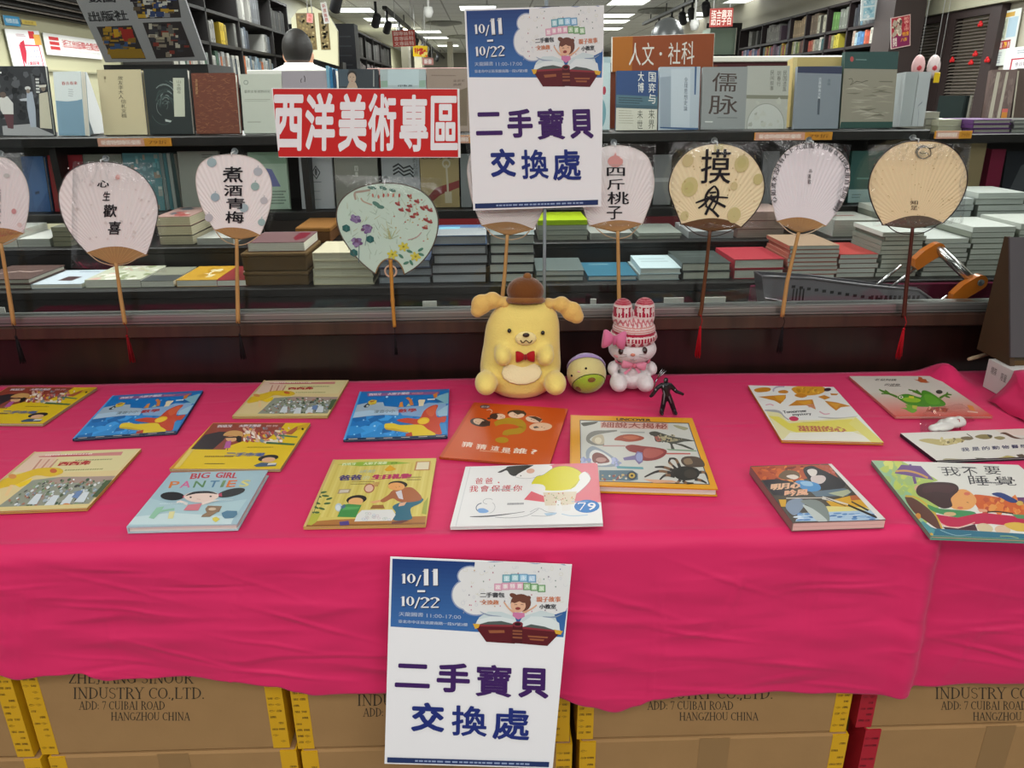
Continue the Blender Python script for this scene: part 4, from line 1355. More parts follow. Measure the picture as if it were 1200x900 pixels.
upright('boxed white set standing right of the landscape book, right half with grey line', [(1073.5, 87), (1088, 87), (1083, 160), (1069.5, 160)], Z4, 2.66, .14, '#b7bcbf', lambda A: A.S([(60, 55), (30, 62), (45, 78), (50, 100)], 3, '#8a8f95'), group=G4, lean=3, cat='box set', name='book_set')
for k, (u0, u1, v, lb) in enumerate(((115, 200, 164, 'orange and white price strip under the cream book on the shelf edge'),
          (885, 975, 155, 'orange and white price strip under the gold box on the shelf edge'),
          (538, 556, 158, 'short orange price strip left of the hanging date poster'),
          (1098, 1140, 146, 'short orange price strip under the white boxed set'))):
 a, b = at_y(u0, v, 2.58), at_y(u1, v, 2.58)
 mb = MB()
 z0, z1 = Z4 - .028, Z4 - .004
 mb.box(a.x, 2.574, z0, b.x, 2.5845, z1, '#c98a2e')
 A = Art(b.x - a.x, z1 - z0)
 A.Q(0, 0, 64, 100, '#cf9a86')
 A.TP('新書特價專區優惠', 4, 20, 60, 80, '#f1e4dc', .02)
 A.TP('79折', 70, 25, 96, 75, '#8a5a18', .01)
 A.put(mb, (a.x, 2.574, z0), (1, 0, 0), (0, 0, 1))
 tag(mb.build('price_strip', GLOSS, None, (a.x, 2.58, z0)), lb, 'label', 'orange price strips')
# ------------------------------------------------------------ books standing on the second shelf
G3 = 'books standing face out on the second shelf'
def flat(c, extra=None):
 def fn(A):
  A.Q(0, 0, 100, 100, c)
  if extra:
   extra(A)
 return fn
def x_teal(A):
 rr = random.Random(5)
 for k in range(40):
  x, y = rr.uniform(0, 92), rr.uniform(0, 92)
  A.Q(x, y, x + rr.uniform(4, 12), y + rr.uniform(4, 12), rr.choice(['#2f7c8a', '#4a98a0', '#8a8f88', '#a9b0aa', '#6a9aa0', '#8f7f70']))
def x_purple(A):
 A.Q(0, 0, 100, 20, '#7fa088')
 A.P([(0, 22), (60, 30), (80, 60), (0, 60)], '#5f64a0')
 A.lines(45, 66, 95, 92, 5, '#5a6a62', 4)
def x_silver(A):
 A.ring(50, 30, 12, 12, 3, '#44484c', n=4)
 A.E(50, 29, 4, 7, '#55595d')
 A.lines(35, 46, 65, 50, 1, '#6a6e72', 1)
 A.lines(35, 64, 65, 68, 1, '#8a8e92', 2)
 A.lines(38, 80, 62, 84, 1, '#8a8e92', 3)
def x_wave(A):
 for k in range(3):
  A.S([(30, 22 + 7 * k), (45, 16 + 7 * k), (58, 24 + 7 * k), (75, 20 + 7 * k), (84, 27 + 7 * k)], 3.4, '#2a2c30')
 A.V('的起源', 84, 2, 96, 40, '#5a5e62', 0)
def x_key(A):
 A.TP('思想小史', 2, -2, 90, 8, '#5a4030', .02)
 A.P([(0, 92), (40, 62), (100, 48), (100, 62), (50, 76), (10, 100), (0, 100)], '#8f3a38')
 A.S([(68, 18), (70, 60), (70, 78)], 5, '#c9bda4')
 A.ring(68, 16, 9, 7, 4, '#c9bda4')
 A.P([(62, 70), (80, 70), (80, 92), (62, 92)], '#c9bda4')
row3 = [((-22, 181), (27, 180), (30, 246), (-20, 247), '#6f7276', 'grey shrink wrapped book left end of the second shelf', lambda A: A.Q(0, 0, 100, 6, '#a9acb0')),
  ((28, 184), (54, 184), (56, 246), (30, 247), '#34588a', 'blue book between the leftmost fan and the red book', lambda A: (A.P([(0, 60), (60, 0), (100, 0), (100, 60), (30, 100), (0, 100)], '#44689a'), A.S([(40, 66), (60, 64)], 5, '#1c3050'))),
  ((58, 183), (99, 182), (102, 246), (62, 247), '#8a1c26', 'red book behind the left edge of the large round white fan', lambda A: A.Q(3, 6, 40, 94, '#7d2a28')),
  ((100, 182), (145, 181), (147, 246), (103, 246), '#74766c', 'grey tan book above the large round white fan', None),
  ((146, 180), (189, 180), (191, 245), (148, 246), '#4f7f86', 'teal patchwork book right of the large round white fan', x_teal),
  ((210, 178), (258, 178), (259, 244), (212, 245), '#8d9088', 'pale grey green book behind the plum fan', lambda A: A.lines(60, 4, 95, 12, 2, '#5a5c56', 2)),
  ((292, 179), (337, 179), (338, 246), (294, 246), '#a4bba8', 'green and purple book right of the plum fan', x_purple),
  ((351, 185), (389, 184), (392, 246), (353, 246), '#b2b5ba', 'silver wrapped book with a small square emblem under the red banner', x_silver),
  ((392, 184), (442, 184), (444, 246), (394, 246), '#8f8f86', 'grey book with a narrow vertical title above the floral fan', lambda A: A.V('四書', 47, 18, 55, 40, '#e0dfd6', 0, pct=True)),
  ((447, 183), (491, 183), (493, 245), (449, 246), '#a3a6aa', 'silver book with three black wavy lines above the floral fan', x_wave),
  ((492, 183), (537, 182), (539, 245), (494, 245), '#b09a6c', 'tan book with a pale key and red arm drawing', x_key),
  ((539, 181), (552, 181), (553, 245), (541, 245), '#8a8d90', 'narrow grey book left of the hanging date poster', None),
  ((560, 182), (606, 182), (607, 245), (562, 245), '#9a9c98', 'grey book hidden behind the hanging date poster', None),
  ((766, 182), (786, 182), (786, 244), (766, 244), '#77787a', 'grey book between the peach fan and the green tinted fan', lambda A: A.Q(0, 46, 100, 54, '#9a9b9c')),
  ((893, 178), (912, 178), (911, 243), (892, 243), '#6c6d70', 'grey book between the green tinted fan and the calligraphy fan', None),
  ((997, 178), (1040, 177), (1036, 242), (994, 243), '#24504c', 'dark teal book between the calligraphy fan and the tan fan', lambda A: (A.Q(0, 74, 100, 100, '#8fa8a8'), A.lines(20, 50, 80, 56, 1, '#5f8a84', 2), A.lines(10, 82, 40, 92, 2, '#5a7074', 5))),
  ]
for tl, tr, br, bl, c, lb, fx in row3:
 upright(lb, [tl, tr, br, bl], Z3, 2.66, .018, c, flat(c, fx), group=G3, lean=7)
for k in range(4):
 u0 = 190.5 + k * 4.4
 upright('thin %s spine right of the teal patchwork book, %s of four' % (['grey', 'teal', 'pale grey', 'dark green'][k], ['first', 'second', 'third', 'last'][k]), [(u0, 181), (u0 + 4, 181), (u0 + 4.4, 245), (u0 + .4, 245)], Z3, 2.665, .12, ['#6f7a7a', '#3f6a70', '#8d9490', '#2f4444'][k], None, group=G3, lean=2)
# ------------------------------------------------------------ stacks lying on the tiers
def stack(where, u0, u1, y, z, vb, vt, n, top, pages='#d9d8cc', cover=None, depth=.19, art=None, hard=False, group=None, jit=.004, kind='book', seed=0, spine=None, front=None):
 rr = random.Random(seed or int(u0 * 7 + n))
 a, b = at_y(u0, vb, y), at_y(u1, vb, y)
 H = at_y((u0 + u1) / 2, vt, y).z - z
 th = max(H / n, .006)
 z0 = z
 for k in range(n):
  dx, dy = rr.uniform(-jit, jit), rr.uniform(0, jit)
  ww = (b.x - a.x) * rr.uniform(.985, 1.0)
  cv = top if k == n - 1 else (cover[k % len(cover)] if isinstance(cover, list) else cover) or top
  if n == 1:
   lb = where
  else:
   pos = 'topmost' if k == n - 1 else 'bottom book' if k == 0 else '%s from bottom' % _ord[k]
   lb = '%s, %s' % (where, pos)
  A = None
  if k == n - 1 and art:
   A = Art(ww, depth)
   art(A)
  ya = rr.uniform(-.02, .02) if n > 1 else 0
  ex = Vector((math.cos(ya), math.sin(ya), 0))
  ey = Vector((-math.sin(ya), math.cos(ya), 0))
  pg = front if (front and k == n - 1) else pages
  make_book(kind, lb, 'book', (a.x + dx, y + dy, z0 + th - .0004), ex, ey, ww, depth * rr.uniform(.96, 1), th - .0008, cv, pg, A, hard, 'left', spine_c=spine, parts=2, group=group)
  z0 += th
 return a, b, z0
S1, S2 = 2.155, 2.405
GS = 'books stacked flat behind the window'
def c_txt(c, n=3, bg=None):
 def fn(A):
  if bg:
   A.Q(0, 0, 100, 100, bg)
  A.lines(15, 20, 85, 60, n, c, 3, .4)
 return fn
def c_flower(A):
 A.Q(0, 0, 100, 100, '#c9ccb4')
 A.scatter(5, 5, 95, 95, 30, ['#e9e6da', '#8f9a70', '#a9b08a', '#d9b0a4', '#f0ece0', '#7a8460'], 9, 3)
stack('brown covered book at the left end of the lowest step', -32, 37, S1, Z1, 339, 327, 2, '#5d4640', art=lambda A: (A.Q(0, 0, 100, 100, '#5d4640'), A.S([(20, 60), (45, 45), (70, 50), (85, 40)], 4, '#c9b0a8')), pages='#a9a698', cover='#4a3f3a', group=GS, hard=True)
stack('white and pale blue book with a dark square lying below the round white fan', 38, 98, S1, Z1, 340, 333, 1, '#c3d0dc', art=lambda A: (A.Q(0, 0, 100, 100, '#cdd8e2'), A.P([(40, 48), (70, 50), (66, 78), (36, 76)], '#4a2f30'), A.lines(40, 8, 95, 20, 1, '#7f8fa4', 2)), group=GS)
stack('floral covered book lying behind the handle of the round white fan', 99, 165, S1, Z1, 336, 328, 1, '#c9ccb4', art=c_flower, group=GS)
stack('slim grey book between the floral book and the yellow book', 167, 206, S1, Z1, 336, 329, 1, '#7c7d70', art=lambda A: (A.Q(0, 0, 100, 100, '#8d8e7c'), A.Q(0, 60, 100, 100, '#4a4d4c')), group=GS)
stack('yellow covered book left of the plum fan handle', 207, 255, S1, Z1, 336, 328, 1, '#c9992a', art=lambda A: (A.Q(0, 0, 100, 100, '#c99a2c'), A.scatter(30, 20, 80, 80, 9, ['#e3d3a4', '#efe6cc', '#b98a1c'], 14, 6)), group=GS)
stack('red covered book behind the plum fan handle', 256, 292, S1, Z1, 334, 328, 1, '#8f2f30', art=lambda A: (A.Q(0, 0, 100, 100, '#8f2f30'), A.Q(50, 20, 95, 45, '#d0b8b0')), group=GS)
a, b = at_y(288, 339, S1), at_y(363, 339, S1)
zb = Z1
for k, v in enumerate((318, 296)):
 zt = at_y(325, v, S1).z
 t = thing('storage_box', 'dark kraft storage box right of the plum fan, ' + ['lower', 'upper'][k] + ' of two', 'box', ((a.x + b.x) / 2, S1 + .1, zb), 'kraft storage boxes')
 MB().bbox(a.x, S1, zb + .0005, b.x, S1 + .195, zt - .012, '#5d482b', .003).build('box_body', CARD, t)
 MB().bbox(a.x - .002, S1 - .002, zt - .0119, b.x + .002, S1 + .197, zt - .0005, '#695233', .003).build('lid', CARD, t)
 zb = zt
def c_maroon(A):
 A.Q(0, 0, 100, 100, '#7b5a5c')
 A.P([(70, 10), (92, 10), (92, 60), (81, 85), (70, 60)], '#7a1e30')
 A.Q(0, 0, 100, 6, '#8a7072')
stack('maroon covered book lying on the dark kraft boxes', 290, 357, S1 + .015, zb, 295, 284, 1, '#6a3a40', art=c_maroon, depth=.18, group=GS)
a, b = at_y(348, 281, S2), at_y(388, 281, S2)
t = thing('gift_box', 'tan orange box lying left of the floral fan', 'box', ((a.x + b.x) / 2, S2 + .1, Z2))
MB().bbox(a.x, S2, Z2 + .0005, b.x, S2 + .2, Z2 + .035, '#6a4526', .003).build('box_body', CARD, t)
MB().bbox(a.x - .002, S2 - .002, Z2 + .0351, b.x + .002, S2 + .202, Z2 + .05, '#8d602f', .003).build('lid', CARD, t)
stack('cream book in the four high stack left of the floral fan', 369, 440, S1, Z1, 338, 296, 4, '#d8cfb2', pages='#c9c6ae', cover='#b9b296', group=GS, hard=True)
stack('grey hardback in the stack behind the floral fan handle', 444, 506, S1, Z1, 336, 305, 3, '#5b6a8a', pages='#9ba1a8', cover='#3a3f46', group=GS, hard=True)
stack('grey edged hardback in the tall stack right of the floral fan', 508, 572, S1, Z1, 336, 276, 5, '#4a6690', pages='#a3a6aa', cover='#26282c', group=GS, hard=True, art=lambda A: (A.Q(0, 0, 100, 100, '#8f9498'), A.Q(0, 0, 100, 30, '#4a6690'), A.Q(10, 20, 50, 40, '#7ab8d0')))
stack('pale edged hardback in the tall stack under the date poster', 574, 626, S1, Z1, 334, 275, 5, '#6a7472', pages='#b3b8b2', cover='#2c3034', group=GS, hard=True)
stack('grey green hardback right of the tall poster stack', 629, 686, S1, Z1, 332, 317, 2, '#5f6a68', pages='#a9ada8', cover='#4a5250', group=GS, hard=True)
stack('single teal covered book behind the peach fan handle', 689, 747, S1, Z1, 331, 323, 1, '#2f6478', pages='#b3bcb8', group=GS, hard=True, art=lambda A: (A.Q(0, 0, 100, 100, '#336a80'), A.lines(15, 12, 60, 22, 1, '#8fb0ba', 3)))
stack('pale blue book right of the peach fan handle', 749, 797, S1, Z1, 330, 314, 2, '#b9ccd0', pages='#b9beb8', cover='#9aa8a8', group=GS, hard=True, art=c_txt('#8fa4aa', 2, '#bccfd3'))
stack('dark grey green hardback behind the green tinted fan handle', 799, 856, S1, Z1, 329, 308, 2, '#3f4744', pages='#a9aca0', cover='#3a403e', group=GS, hard=True, art=c_txt('#5a625f', 2))
stack('red covered hardback right of the green tinted fan handle', 858, 917, S1, Z1, 328, 304, 2, '#a83540', pages='#b9bbb0', cover='#8f3038', group=GS, hard=True)
stack('white edged book with rosy spine behind the calligraphy fan handle', 921, 979, S1, Z1, 327, 288, 8, '#a98f78', pages='#b9bdb4', cover='#a86a5c', group=GS, spine='#9c5a4c')
stack('white edged book in the red topped stack right of the calligraphy fan', 981, 1026, S1, Z1, 326, 298, 5, '#b0403c', pages='#bcc0b8', cover='#8f7a72', group=GS)
stack('white edged book in the tall stack left of the tan fan handle', 1028, 1076, S1, Z1, 325, 272, 10, '#c3c7c0', pages='#b3b8ac', cover='#7d8278', group=GS, jit=.006)
stack('white edged book in the stack behind the orange grips', 1079, 1130, S1, Z1, 324, 280, 8, '#b9bdb8', pages='#b6bab2', cover='#7d827a', group=GS, jit=.006)
stack('white edged book in the tall stack left of the dark easel block', 1132, 1182, S1, Z1, 321, 266, 9, '#c3c7c0', pages='#b3b8ae', cover='#7d8276', group=GS, jit=.006)
stack('white edged book in the stack behind the dark easel block', 1185, 1240, S1, Z1, 320, 262, 9, '#c0c4bc', pages='#b3b8ae', cover='#7d8276', group=GS, jit=.006)
stack('thick white book at the left end of the middle step', -34, 21, S2, Z2, 292, 272, 2, '#c9cac4', pages='#c9c9c0', group=GS)
stack('single white book right of the leftmost fan handle', 23, 61, S2, Z2, 290, 280, 1, '#d3d4ce', pages='#aaaca4', group=GS)
stack('olive edged book just left of the round white fan', 63, 84, S2, Z2, 289, 266, 4, '#7a7a6c', pages='#85836e', cover='#6a6a58', group=GS)
stack('thick cream edged book in the stack right of the round white fan', 188, 228, S2, Z2, 289, 254, 3, '#a87a70', pages='#bdb59a', cover='#5a5448', depth=.22, group=GS, art=lambda A: (A.Q(0, 0, 100, 100, '#b5928a'), A.scatter(20, 15, 85, 85, 9, ['#5c5f66', '#d8d4cc', '#a34a44', '#8f9498'], 15, 3)))
stack('single white wrapped book under the plum fan', 230, 273, S2, Z2, 288, 279, 1, '#c3c4be', pages='#b3b4ac', group=GS)
stack('book in the bright yellow green topped stack right of the poster stand', 631, 689, S2, Z2, 283, 258, 4, '#a5bd1c', pages='#a9aca0', cover='#8f928a', group=GS, front='#a9c81e')
stack('single pale wrapped book left of the peach fan handle', 691, 741, S2, Z2, 282, 273, 1, '#a8aaa4', pages='#a3a6a0', group=GS)
stack('pale edged book in the pair between the peach and green tinted fans', 748, 798, S2, Z2, 283, 273, 2, '#8a9088', pages='#a9aea4', cover='#7a8078', group=GS)
stack('single pale book under the green tinted fan', 808, 861, S2, Z2, 281, 271, 1, '#a0a4a4', pages='#9a9ea0', group=GS)
stack('pinkish shrink wrapped book left of the calligraphy fan handle', 863, 918, S2, Z2, 281, 248, 3, '#a89088', pages='#a8988f', cover='#8d746c', group=GS)
stack('thick pale book between the calligraphy fan and the tan fan', 976, 1030, S2, Z2, 280, 258, 1, '#a9aaa2', pages='#b9bab0', group=GS, art=lambda A: (A.Q(0, 0, 100, 100, '#a9aaa2'), A.lines(25, 35, 75, 60, 1, '#8a4a44', 3, .5)))
stack('white book in the step back stack under the tan fan', 1034, 1082, S2, Z2, 279, 246, 5, '#b3b6ae', pages='#b0b4aa', cover='#757b70', group=GS, jit=.008)
stack('white wrapped book in the stack right of the tan fan', 1086, 1136, S2, Z2, 277, 233, 6, '#bdc2c0', pages='#b3b9b6', cover='#7a807d', group=GS, jit=.008)
stack('white wrapped book in the far right step back stack', 1139, 1196, S2, Z2, 277, 226, 7, '#b9beb8', pages='#b6bcb6', cover='#7a8078', group=GS, jit=.01)
# ------------------------------------------------------------ right-hand stand with binders
t = thing('side_counter', 'dark side counter at the right end of the display unit', 'counter', (2.1, 2.85, 0))
a = at_y(1083, 160, 2.66)
MB().bbox(1.52, 2.6, 1.30, 2.75, 3.1, 1.33, '#2a211d', .003).build('top', SHELFWOOD, t)
MB().box(1.53, 3.07, Z3 + .001, 2.74, 3.1, 1.30, '#1b1412').build('back_panel', SHELFWOOD, t)
MB().box(2.72, 2.62, .001, 2.75, 3.07, 1.30, '#1b1412').build('side_panel', SHELFWOOD, t)
SZ = 1.33
y = 2.70
stack('cream paperback on the counter between white boxed set and purple books', 1100, 1137, y, SZ, 150, 140, 2, '#c9c8b4', pages='#b9b8a0', cover='#a9a890', depth=.2, group=GS)
stack('pale book behind the white boxed set on the counter', 1083, 1099, y + .04, SZ, 150, 131, 3, '#8f8d84', pages='#9a988c', cover='#6a685f', group=GS)
for k, (c0, pg, lb, u0, u1) in enumerate((('#5a2f6c', '#a9a79c', 'purple spined book in the stack at the counter end', 1138, 1182), ('#6a6a68', '#a9aaa2', 'pale edged book in the rightmost counter stack', 1184, 1235))):
 stack(lb, u0, u1, 2.63, SZ, 163, 140, 3, c0, pages=pg, cover=c0, depth=.2, group=GS, hard=True, art=None)
pa, pb_ = at_y(1138, 160, 2.63), at_y(1158, 160, 2.63)
def a_binder(A):
 A.Q(0, 0, 100, 100, '#6d5a55')
 A.scatter(2, 2, 98, 98, 60, ['#77645e', '#64524e', '#7d6a63'], 7, 6)
 A.P([(22, 4), (36, 4), (30, 92), (14, 92)], '#b3ab9a')
 A.P([(58, 4), (68, 4), (60, 92), (48, 92)], '#b3ab9a')
 A.Q(66, 66, 88, 88, '#c9822e')
 A.Q(66, 66, 88, 72, '#c9605a')
upright('mottled brown folder with two pale strips leaning on the counter', [(1164, 84), (1194, 82), (1182, 137), (1152, 138)], SZ, 2.86, .03, '#6d5a55', a_binder, lean=8, cat='folder', name='folder', y1=2.84)
upright('plain dark brown folder leaning right of the mottled folder', [(1195, 82), (1225, 81), (1217, 137), (1184, 138)], SZ, 2.85, .03, '#4d403d', lambda A: (A.Q(0, 0, 100, 100, '#54463f'), A.Q(0, 4, 6, 96, '#b3ab9a'), A.Q(60, 55, 100, 96, '#8f9088')), lean=8, cat='folder', name='folder')
def open_book(label, u0, um, u1, vt, vb, y, c):
 a, m, b = at_y(u0, vb, y), at_y(um, vb, y), at_y(u1, vb, y)
 h = at_y(um, vt, y).z - SZ
 t = thing('open_folder', label, 'folder', (m.x, y, SZ))
 for nm, p, q in (('left_cover', a, m), ('right_cover', m, b)):
  mb = MB()
  y0, y1 = (y + .1, y + .02) if nm == 'left_cover' else (y + .02, y + .1)
  P = [(p.x, y0, SZ), (q.x, y1, SZ), (q.x, y1, SZ + h), (p.x, y0, SZ + h)]
  mb.add(P + [(x, yy + .006, z) for x, yy, z in P], [(0, 1, 2, 3), (7, 6, 5, 4), (0, 4, 5, 1), (1, 5, 6, 2), (2, 6, 7, 3), (3, 7, 4, 0)], c)
  mb.build(nm, PLASTIC, t)
 MB().box(m.x - .006, y + .008, SZ, m.x + .006, y + .0195, SZ + h, '#12201f').build('spine', PLASTIC, t)
 return t
open_book('dark green open folder standing on the counter before the louvred doors', 1114, 1131, 1153, 112, 141, 2.92, '#1d2d2d')
upright('cream boxed volume under the counter right of the tan fan', [(1137, 168), (1156, 168), (1150, 210), (1131, 210)], Z3 + .0, 2.66, .1, '#8d7c5c', None, lean=1, cat='box set', name='book_set', group=G3)
upright('magenta hardback under the counter right of the cream boxed volume', [(1162, 176), (1179, 176), (1170, 226), (1154, 226)], Z3, 2.68, .1, '#7a1838', None, lean=2, group=G3)
upright('dark navy wrapped book under the counter at the right edge', [(1181, 180), (1212, 178), (1204, 226), (1172, 228)], Z3, 2.70, .05, '#20242c', lambda A: A.P([(20, 100), (60, 30), (100, 20), (100, 60), (70, 100)], '#4a4d52'), lean=6, group=G3)
for k, u in enumerate((1076, 1094)):
 p = at_y(u, 78, 3.3)
 t = thing('hanging_charm', 'clear packed charm hanging before the louvred doors, ' + ['left', 'right'][k] + ' of two', 'charm', p, 'hanging charms')
 MB().ell(p, (.028, .012, .045), ['#c9a0a0', '#c9b8b8'][k], None, 14, 10).build('charm_body', PLASTIC, t)
 MB().tube([(p.x, p.y, p.z + .044), (p.x, p.y, CEIL)], .0012, '#c9c9c9', 6).build('cord', PAINT, t)
 MB().ell((p.x, p.y - .0005, p.z - .005), (.018, .013, .02), '#b03a44', None, 12, 8).build('red_print', PLASTIC, t)
p = at_y(1098, 91, 3.25)
t = thing('hanging_charm', 'small yellow tag hanging below the right clear charm', 'charm', p)
MB().bbox(p.x - .012, p.y, p.z - .02, p.x + .012, p.y + .004, p.z + .02, '#c9a820', .002).build('tag_card', PLASTIC, t)
MB().tube([(p.x, p.y, p.z + .019), (p.x, p.y, CEIL)], .001, '#c9c9c9', 6).build('cord', PAINT, t)
p = at_y(782, 44, 6.2)
t = thing('dome_mirror', 'dark grey dome rising behind the orange humanities sign', 'mirror', (p.x, p.y, 0))
MB().lathe([(.125, -.06), (.125, 0), (.115, .05), (.08, .105), (.04, .13), (.001, .138)], '#4b4d4e', p, 24).build('dome', PLASTIC, t)
MB().tube([(p.x, p.y, 0), (p.x, p.y, p.z - .05)], .02, '#2c2c2c', 10).build('post', PAINT, t)
def p_orange(A):
 A.Q(0, 0, 100, 100, '#ece4da')
 A.P([(104, 256), (820, 240), (815, 480), (110, 510)], '#8a4322')
 A.P([(104, 256), (255, 252), (255, 500), (110, 510)], '#a86424')
 A.TQ('人', (232, 462), (318, 462), (232, 300), '#d8d4cc', .0)
 A.TQ('文', (326, 462), (412, 460), (326, 300), '#d8d4cc', .0)
 A.E(459, 378, 9, 12, '#d8d4cc')
 A.TQ('社', (512, 452), (596, 452), (512, 300), '#d8d4cc', .0)
 A.TQ('科', (604, 450), (690, 450), (604, 292), '#d8d4cc', .0)
bd = board('shelf_sign', 'orange brown sign reading humanities and social science above the books', 'sign', [(716, 42.5), (837, 39.5), (836, 79), (717, 85)], y=2.93, paint=p_orange, crop=(700, 0, 6), mat=GLOSS)
e = bd[1] + bd[2] * bd[5] * .5
MB().box(e.x - .2, 2.935, Z4, e.x + .2, 2.945, bd[1].z + .02, '#6a2f18').build('backing', PAINT, bd[0])
# ------------------------------------------------------------ fused soft bodies
def fuse(mb, name, mat, parent, voxel=.006, smooth=4, origin=None, cf=None, col='#ffffff'):
 tmp = mb.build(name, mat)
 m = tmp.modifiers.new('r', 'REMESH')
 m.mode = 'VOXEL'
 m.voxel_size = voxel
 if smooth:
  s = tmp.modifiers.new('s', 'SMOOTH')
  s.iterations = smooth
  s.factor = .5
 dg = bpy.context.evaluated_depsgraph_get()
 me = bpy.data.meshes.new_from_object(tmp.evaluated_get(dg))
 vs = [tuple(v.co) for v in me.vertices]
 fs = [tuple(p.vertices) for p in me.polygons]
 old = tmp.data
 bpy.data.objects.remove(tmp)
 bpy.data.meshes.remove(old)
 bpy.data.meshes.remove(me)
 out = MB()
 out.v = vs
 base = lin(col)
 for f in fs:
  c = base
  if cf:
   q = Vector((sum(vs[i][0] for i in f), sum(vs[i][1] for i in f), sum(vs[i][2] for i in f))) / len(f)
   k = cf(q)
   if k:
    c = lin(k)
  out.face(f, c, True)
 return out.build(name, mat, parent, origin)
# ------------------------------------------------------------ the man seen from behind
mp = at_y(349, 57, 4.9)
mx_, my_ = mp.x, 4.9
top = at_y(349, 36, 4.9).z
hz = top - .12
t = thing('person', 'person in a white shirt with short dark hair seen from behind among the bookcases', 'person', (mx_, my_, 0))
b = MB()
V = lambda x, y, z: (mx_ + x, my_ + y, z)
b.ell(V(0, .005, hz), (.077, .098, .118), '#fff')
b.ell(V(0, .045, hz - .05), (.06, .06, .07), '#fff')
b.ell(V(0, .105, hz - .02), (.014, .022, .022), '#fff')
for s in (-1, 1):
 b.ell(V(s * .08, -.005, hz - .015), (.012, .02, .034), '#fff')
sh = hz - .118
b.tube([V(0, -.005, sh - .03), V(0, -.01, hz - .05)], [.07, .055], '#fff', 16)
b.ell(V(0, 0, sh - .22), (.165, .105, .3), '#fff')
b.ell(V(0, 0, sh - .5), (.16, .11, .16), '#fff')
for s in (-1, 1):
 b.tube([V(s * .06, 0, sh + .0), V(s * .19, 0, sh - .045), V(s * .225, .0, sh - .3), V(s * .22, .07, sh - .52), V(s * .21, .15, sh - .6)], [.06, .06, .047, .04, .03], '#fff', 12)
 hb = Vector(V(s * .21, .17, sh - .62))
 b.ell(hb, (.018, .045, .04), '#fff')
 for k in range(4):
  b.tube([hb + Vector((0, .03, .02 - .014 * k)), hb + Vector((-s * .006, .062, .012 - .014 * k)), hb + Vector((-s * .02, .078, -.004 - .014 * k))], [.009, .008, .007], '#fff', 8)
 b.tube([hb + Vector((0, .0, .025)), hb + Vector((-s * .01, .03, .05))], [.011, .008], '#fff', 8)
 b.tube([V(s * .085, 0, sh - .52), V(s * .09, .01, sh - .95), V(s * .09, -.01, .08)], [.085, .06, .042], '#fff', 14)
 b.tube([V(s * .09, -.04, .035), V(s * .1, .15, .03)], [.042, .035], '#fff', 12)
fuse(b, 'body', SKIN, t, .011, 5, cf=None, col='#b98a70')
c = MB()
c.tube([V(0, -.01, sh - .6), V(0, 0, sh - .35), V(0, 0, sh - .12), V(0, -.005, sh + .0), V(0, -.006, sh + .055)], [.17, .172, .2, .16, .088], '#fff', 20)
for s in (-1, 1):
 c.tube([V(s * .06, 0, sh - .02), V(s * .19, 0, sh - .05), V(s * .225, 0, sh - .3)], [.085, .082, .07], '#fff', 14)
fuse(c, 'shirt', CLOTHY, t, .012, 3, col='#dfe3e6')
c = MB()
c.lathe([(.06, 0), (.094, 0), (.084, .034), (.06, .036)], '#fff', V(0, -.006, sh + .03), 20)
c.build('collar', CLOTHY, t)
c = MB()
for s in (-1, 1):
 c.tube([V(s * .08, 0, sh - .5), V(s * .09, .01, sh - .95), V(s * .09, -.01, .06)], [.11, .078, .065], '#fff', 14)
c.ell(V(0, 0, sh - .55), (.19, .13, .12), '#fff')
fuse(c, 'trousers', CLOTHY, t, .014, 3, col='#2a2c34')
c = MB()
c.ell(V(0, -.012, hz + .022), (.088, .105, .112), '#fff')
hr = fuse(c, 'hair', HAIR, t, .008, 2, col='#1c1917', cf=lambda q: '#4a3a32' if q.z < hz - .04 else None)
fb = MB()
for s in (-1, 1):
 fb.ell(V(s * .03, .098, hz + .005), (.012, .006, .007), '#2a1f1c')
 fb.box(mx_ + s * .03 - .018, my_ + .098, hz + .02, mx_ + s * .03 + .018, my_ + .106, hz + .026, '#231a18')
fb.ell(V(0, .108, hz - .065), (.024, .006, .006), '#8a4a44')
fb.build('face_features', SKIN, t)
# ------------------------------------------------------------ grey shopping basket with orange grips
t = thing('shopping_basket', 'grey plastic shopping basket with chrome handle and orange grips behind the glass', 'basket', at_y(1000, 366, 2.02))
YB_ = 2.02
bk = MB()
outl = [(893, 324), (948, 327), (1040, 338), (1076, 341), (1092, 352), (1106, 372), (1000, 380), (897, 360)]
P0 = [at_y(u, v, YB_) for u, v in outl]
org = P0[0]
poly = [(p.x - org.x, p.z - org.z) for p in P0]
bk.prism(poly, (org.x, YB_ + .07, org.z), (1, 0, 0), (0, 0, 1), (0, -1, 0), .004, '#57555a')
bk.prism(poly, (org.x, YB_ + .003, org.z), (1, 0, 0), (0, 0, 1), (0, -1, 0), .004, '#716e73')
bk.prism([(poly[0][0], poly[0][1]), (poly[0][0] + .006, poly[0][1]), (poly[7][0] + .006, poly[7][1]), (poly[7][0], poly[7][1])], (org.x, YB_ + .07, org.z), (1, 0, 0), (0, 0, 1), (0, -1, 0), .067, '#444246')
bk.build('basket_body', PLASTIC, t)
rm = MB()
rm.tube([at_y(u, v, YB_ - .004) for u, v in ((893, 324), (948, 326), (1010, 334), (1040, 337), (1076, 340), (1092, 351), (1103, 364))], .004, '#5f5c60', 8)
rm.tube([at_y(u, v, YB_ + .072) for u, v in ((895, 322), (950, 323), (1040, 335), (1074, 338))], .004, '#565358', 8)
rm.build('rim', PLASTIC, t)
gr = MB()
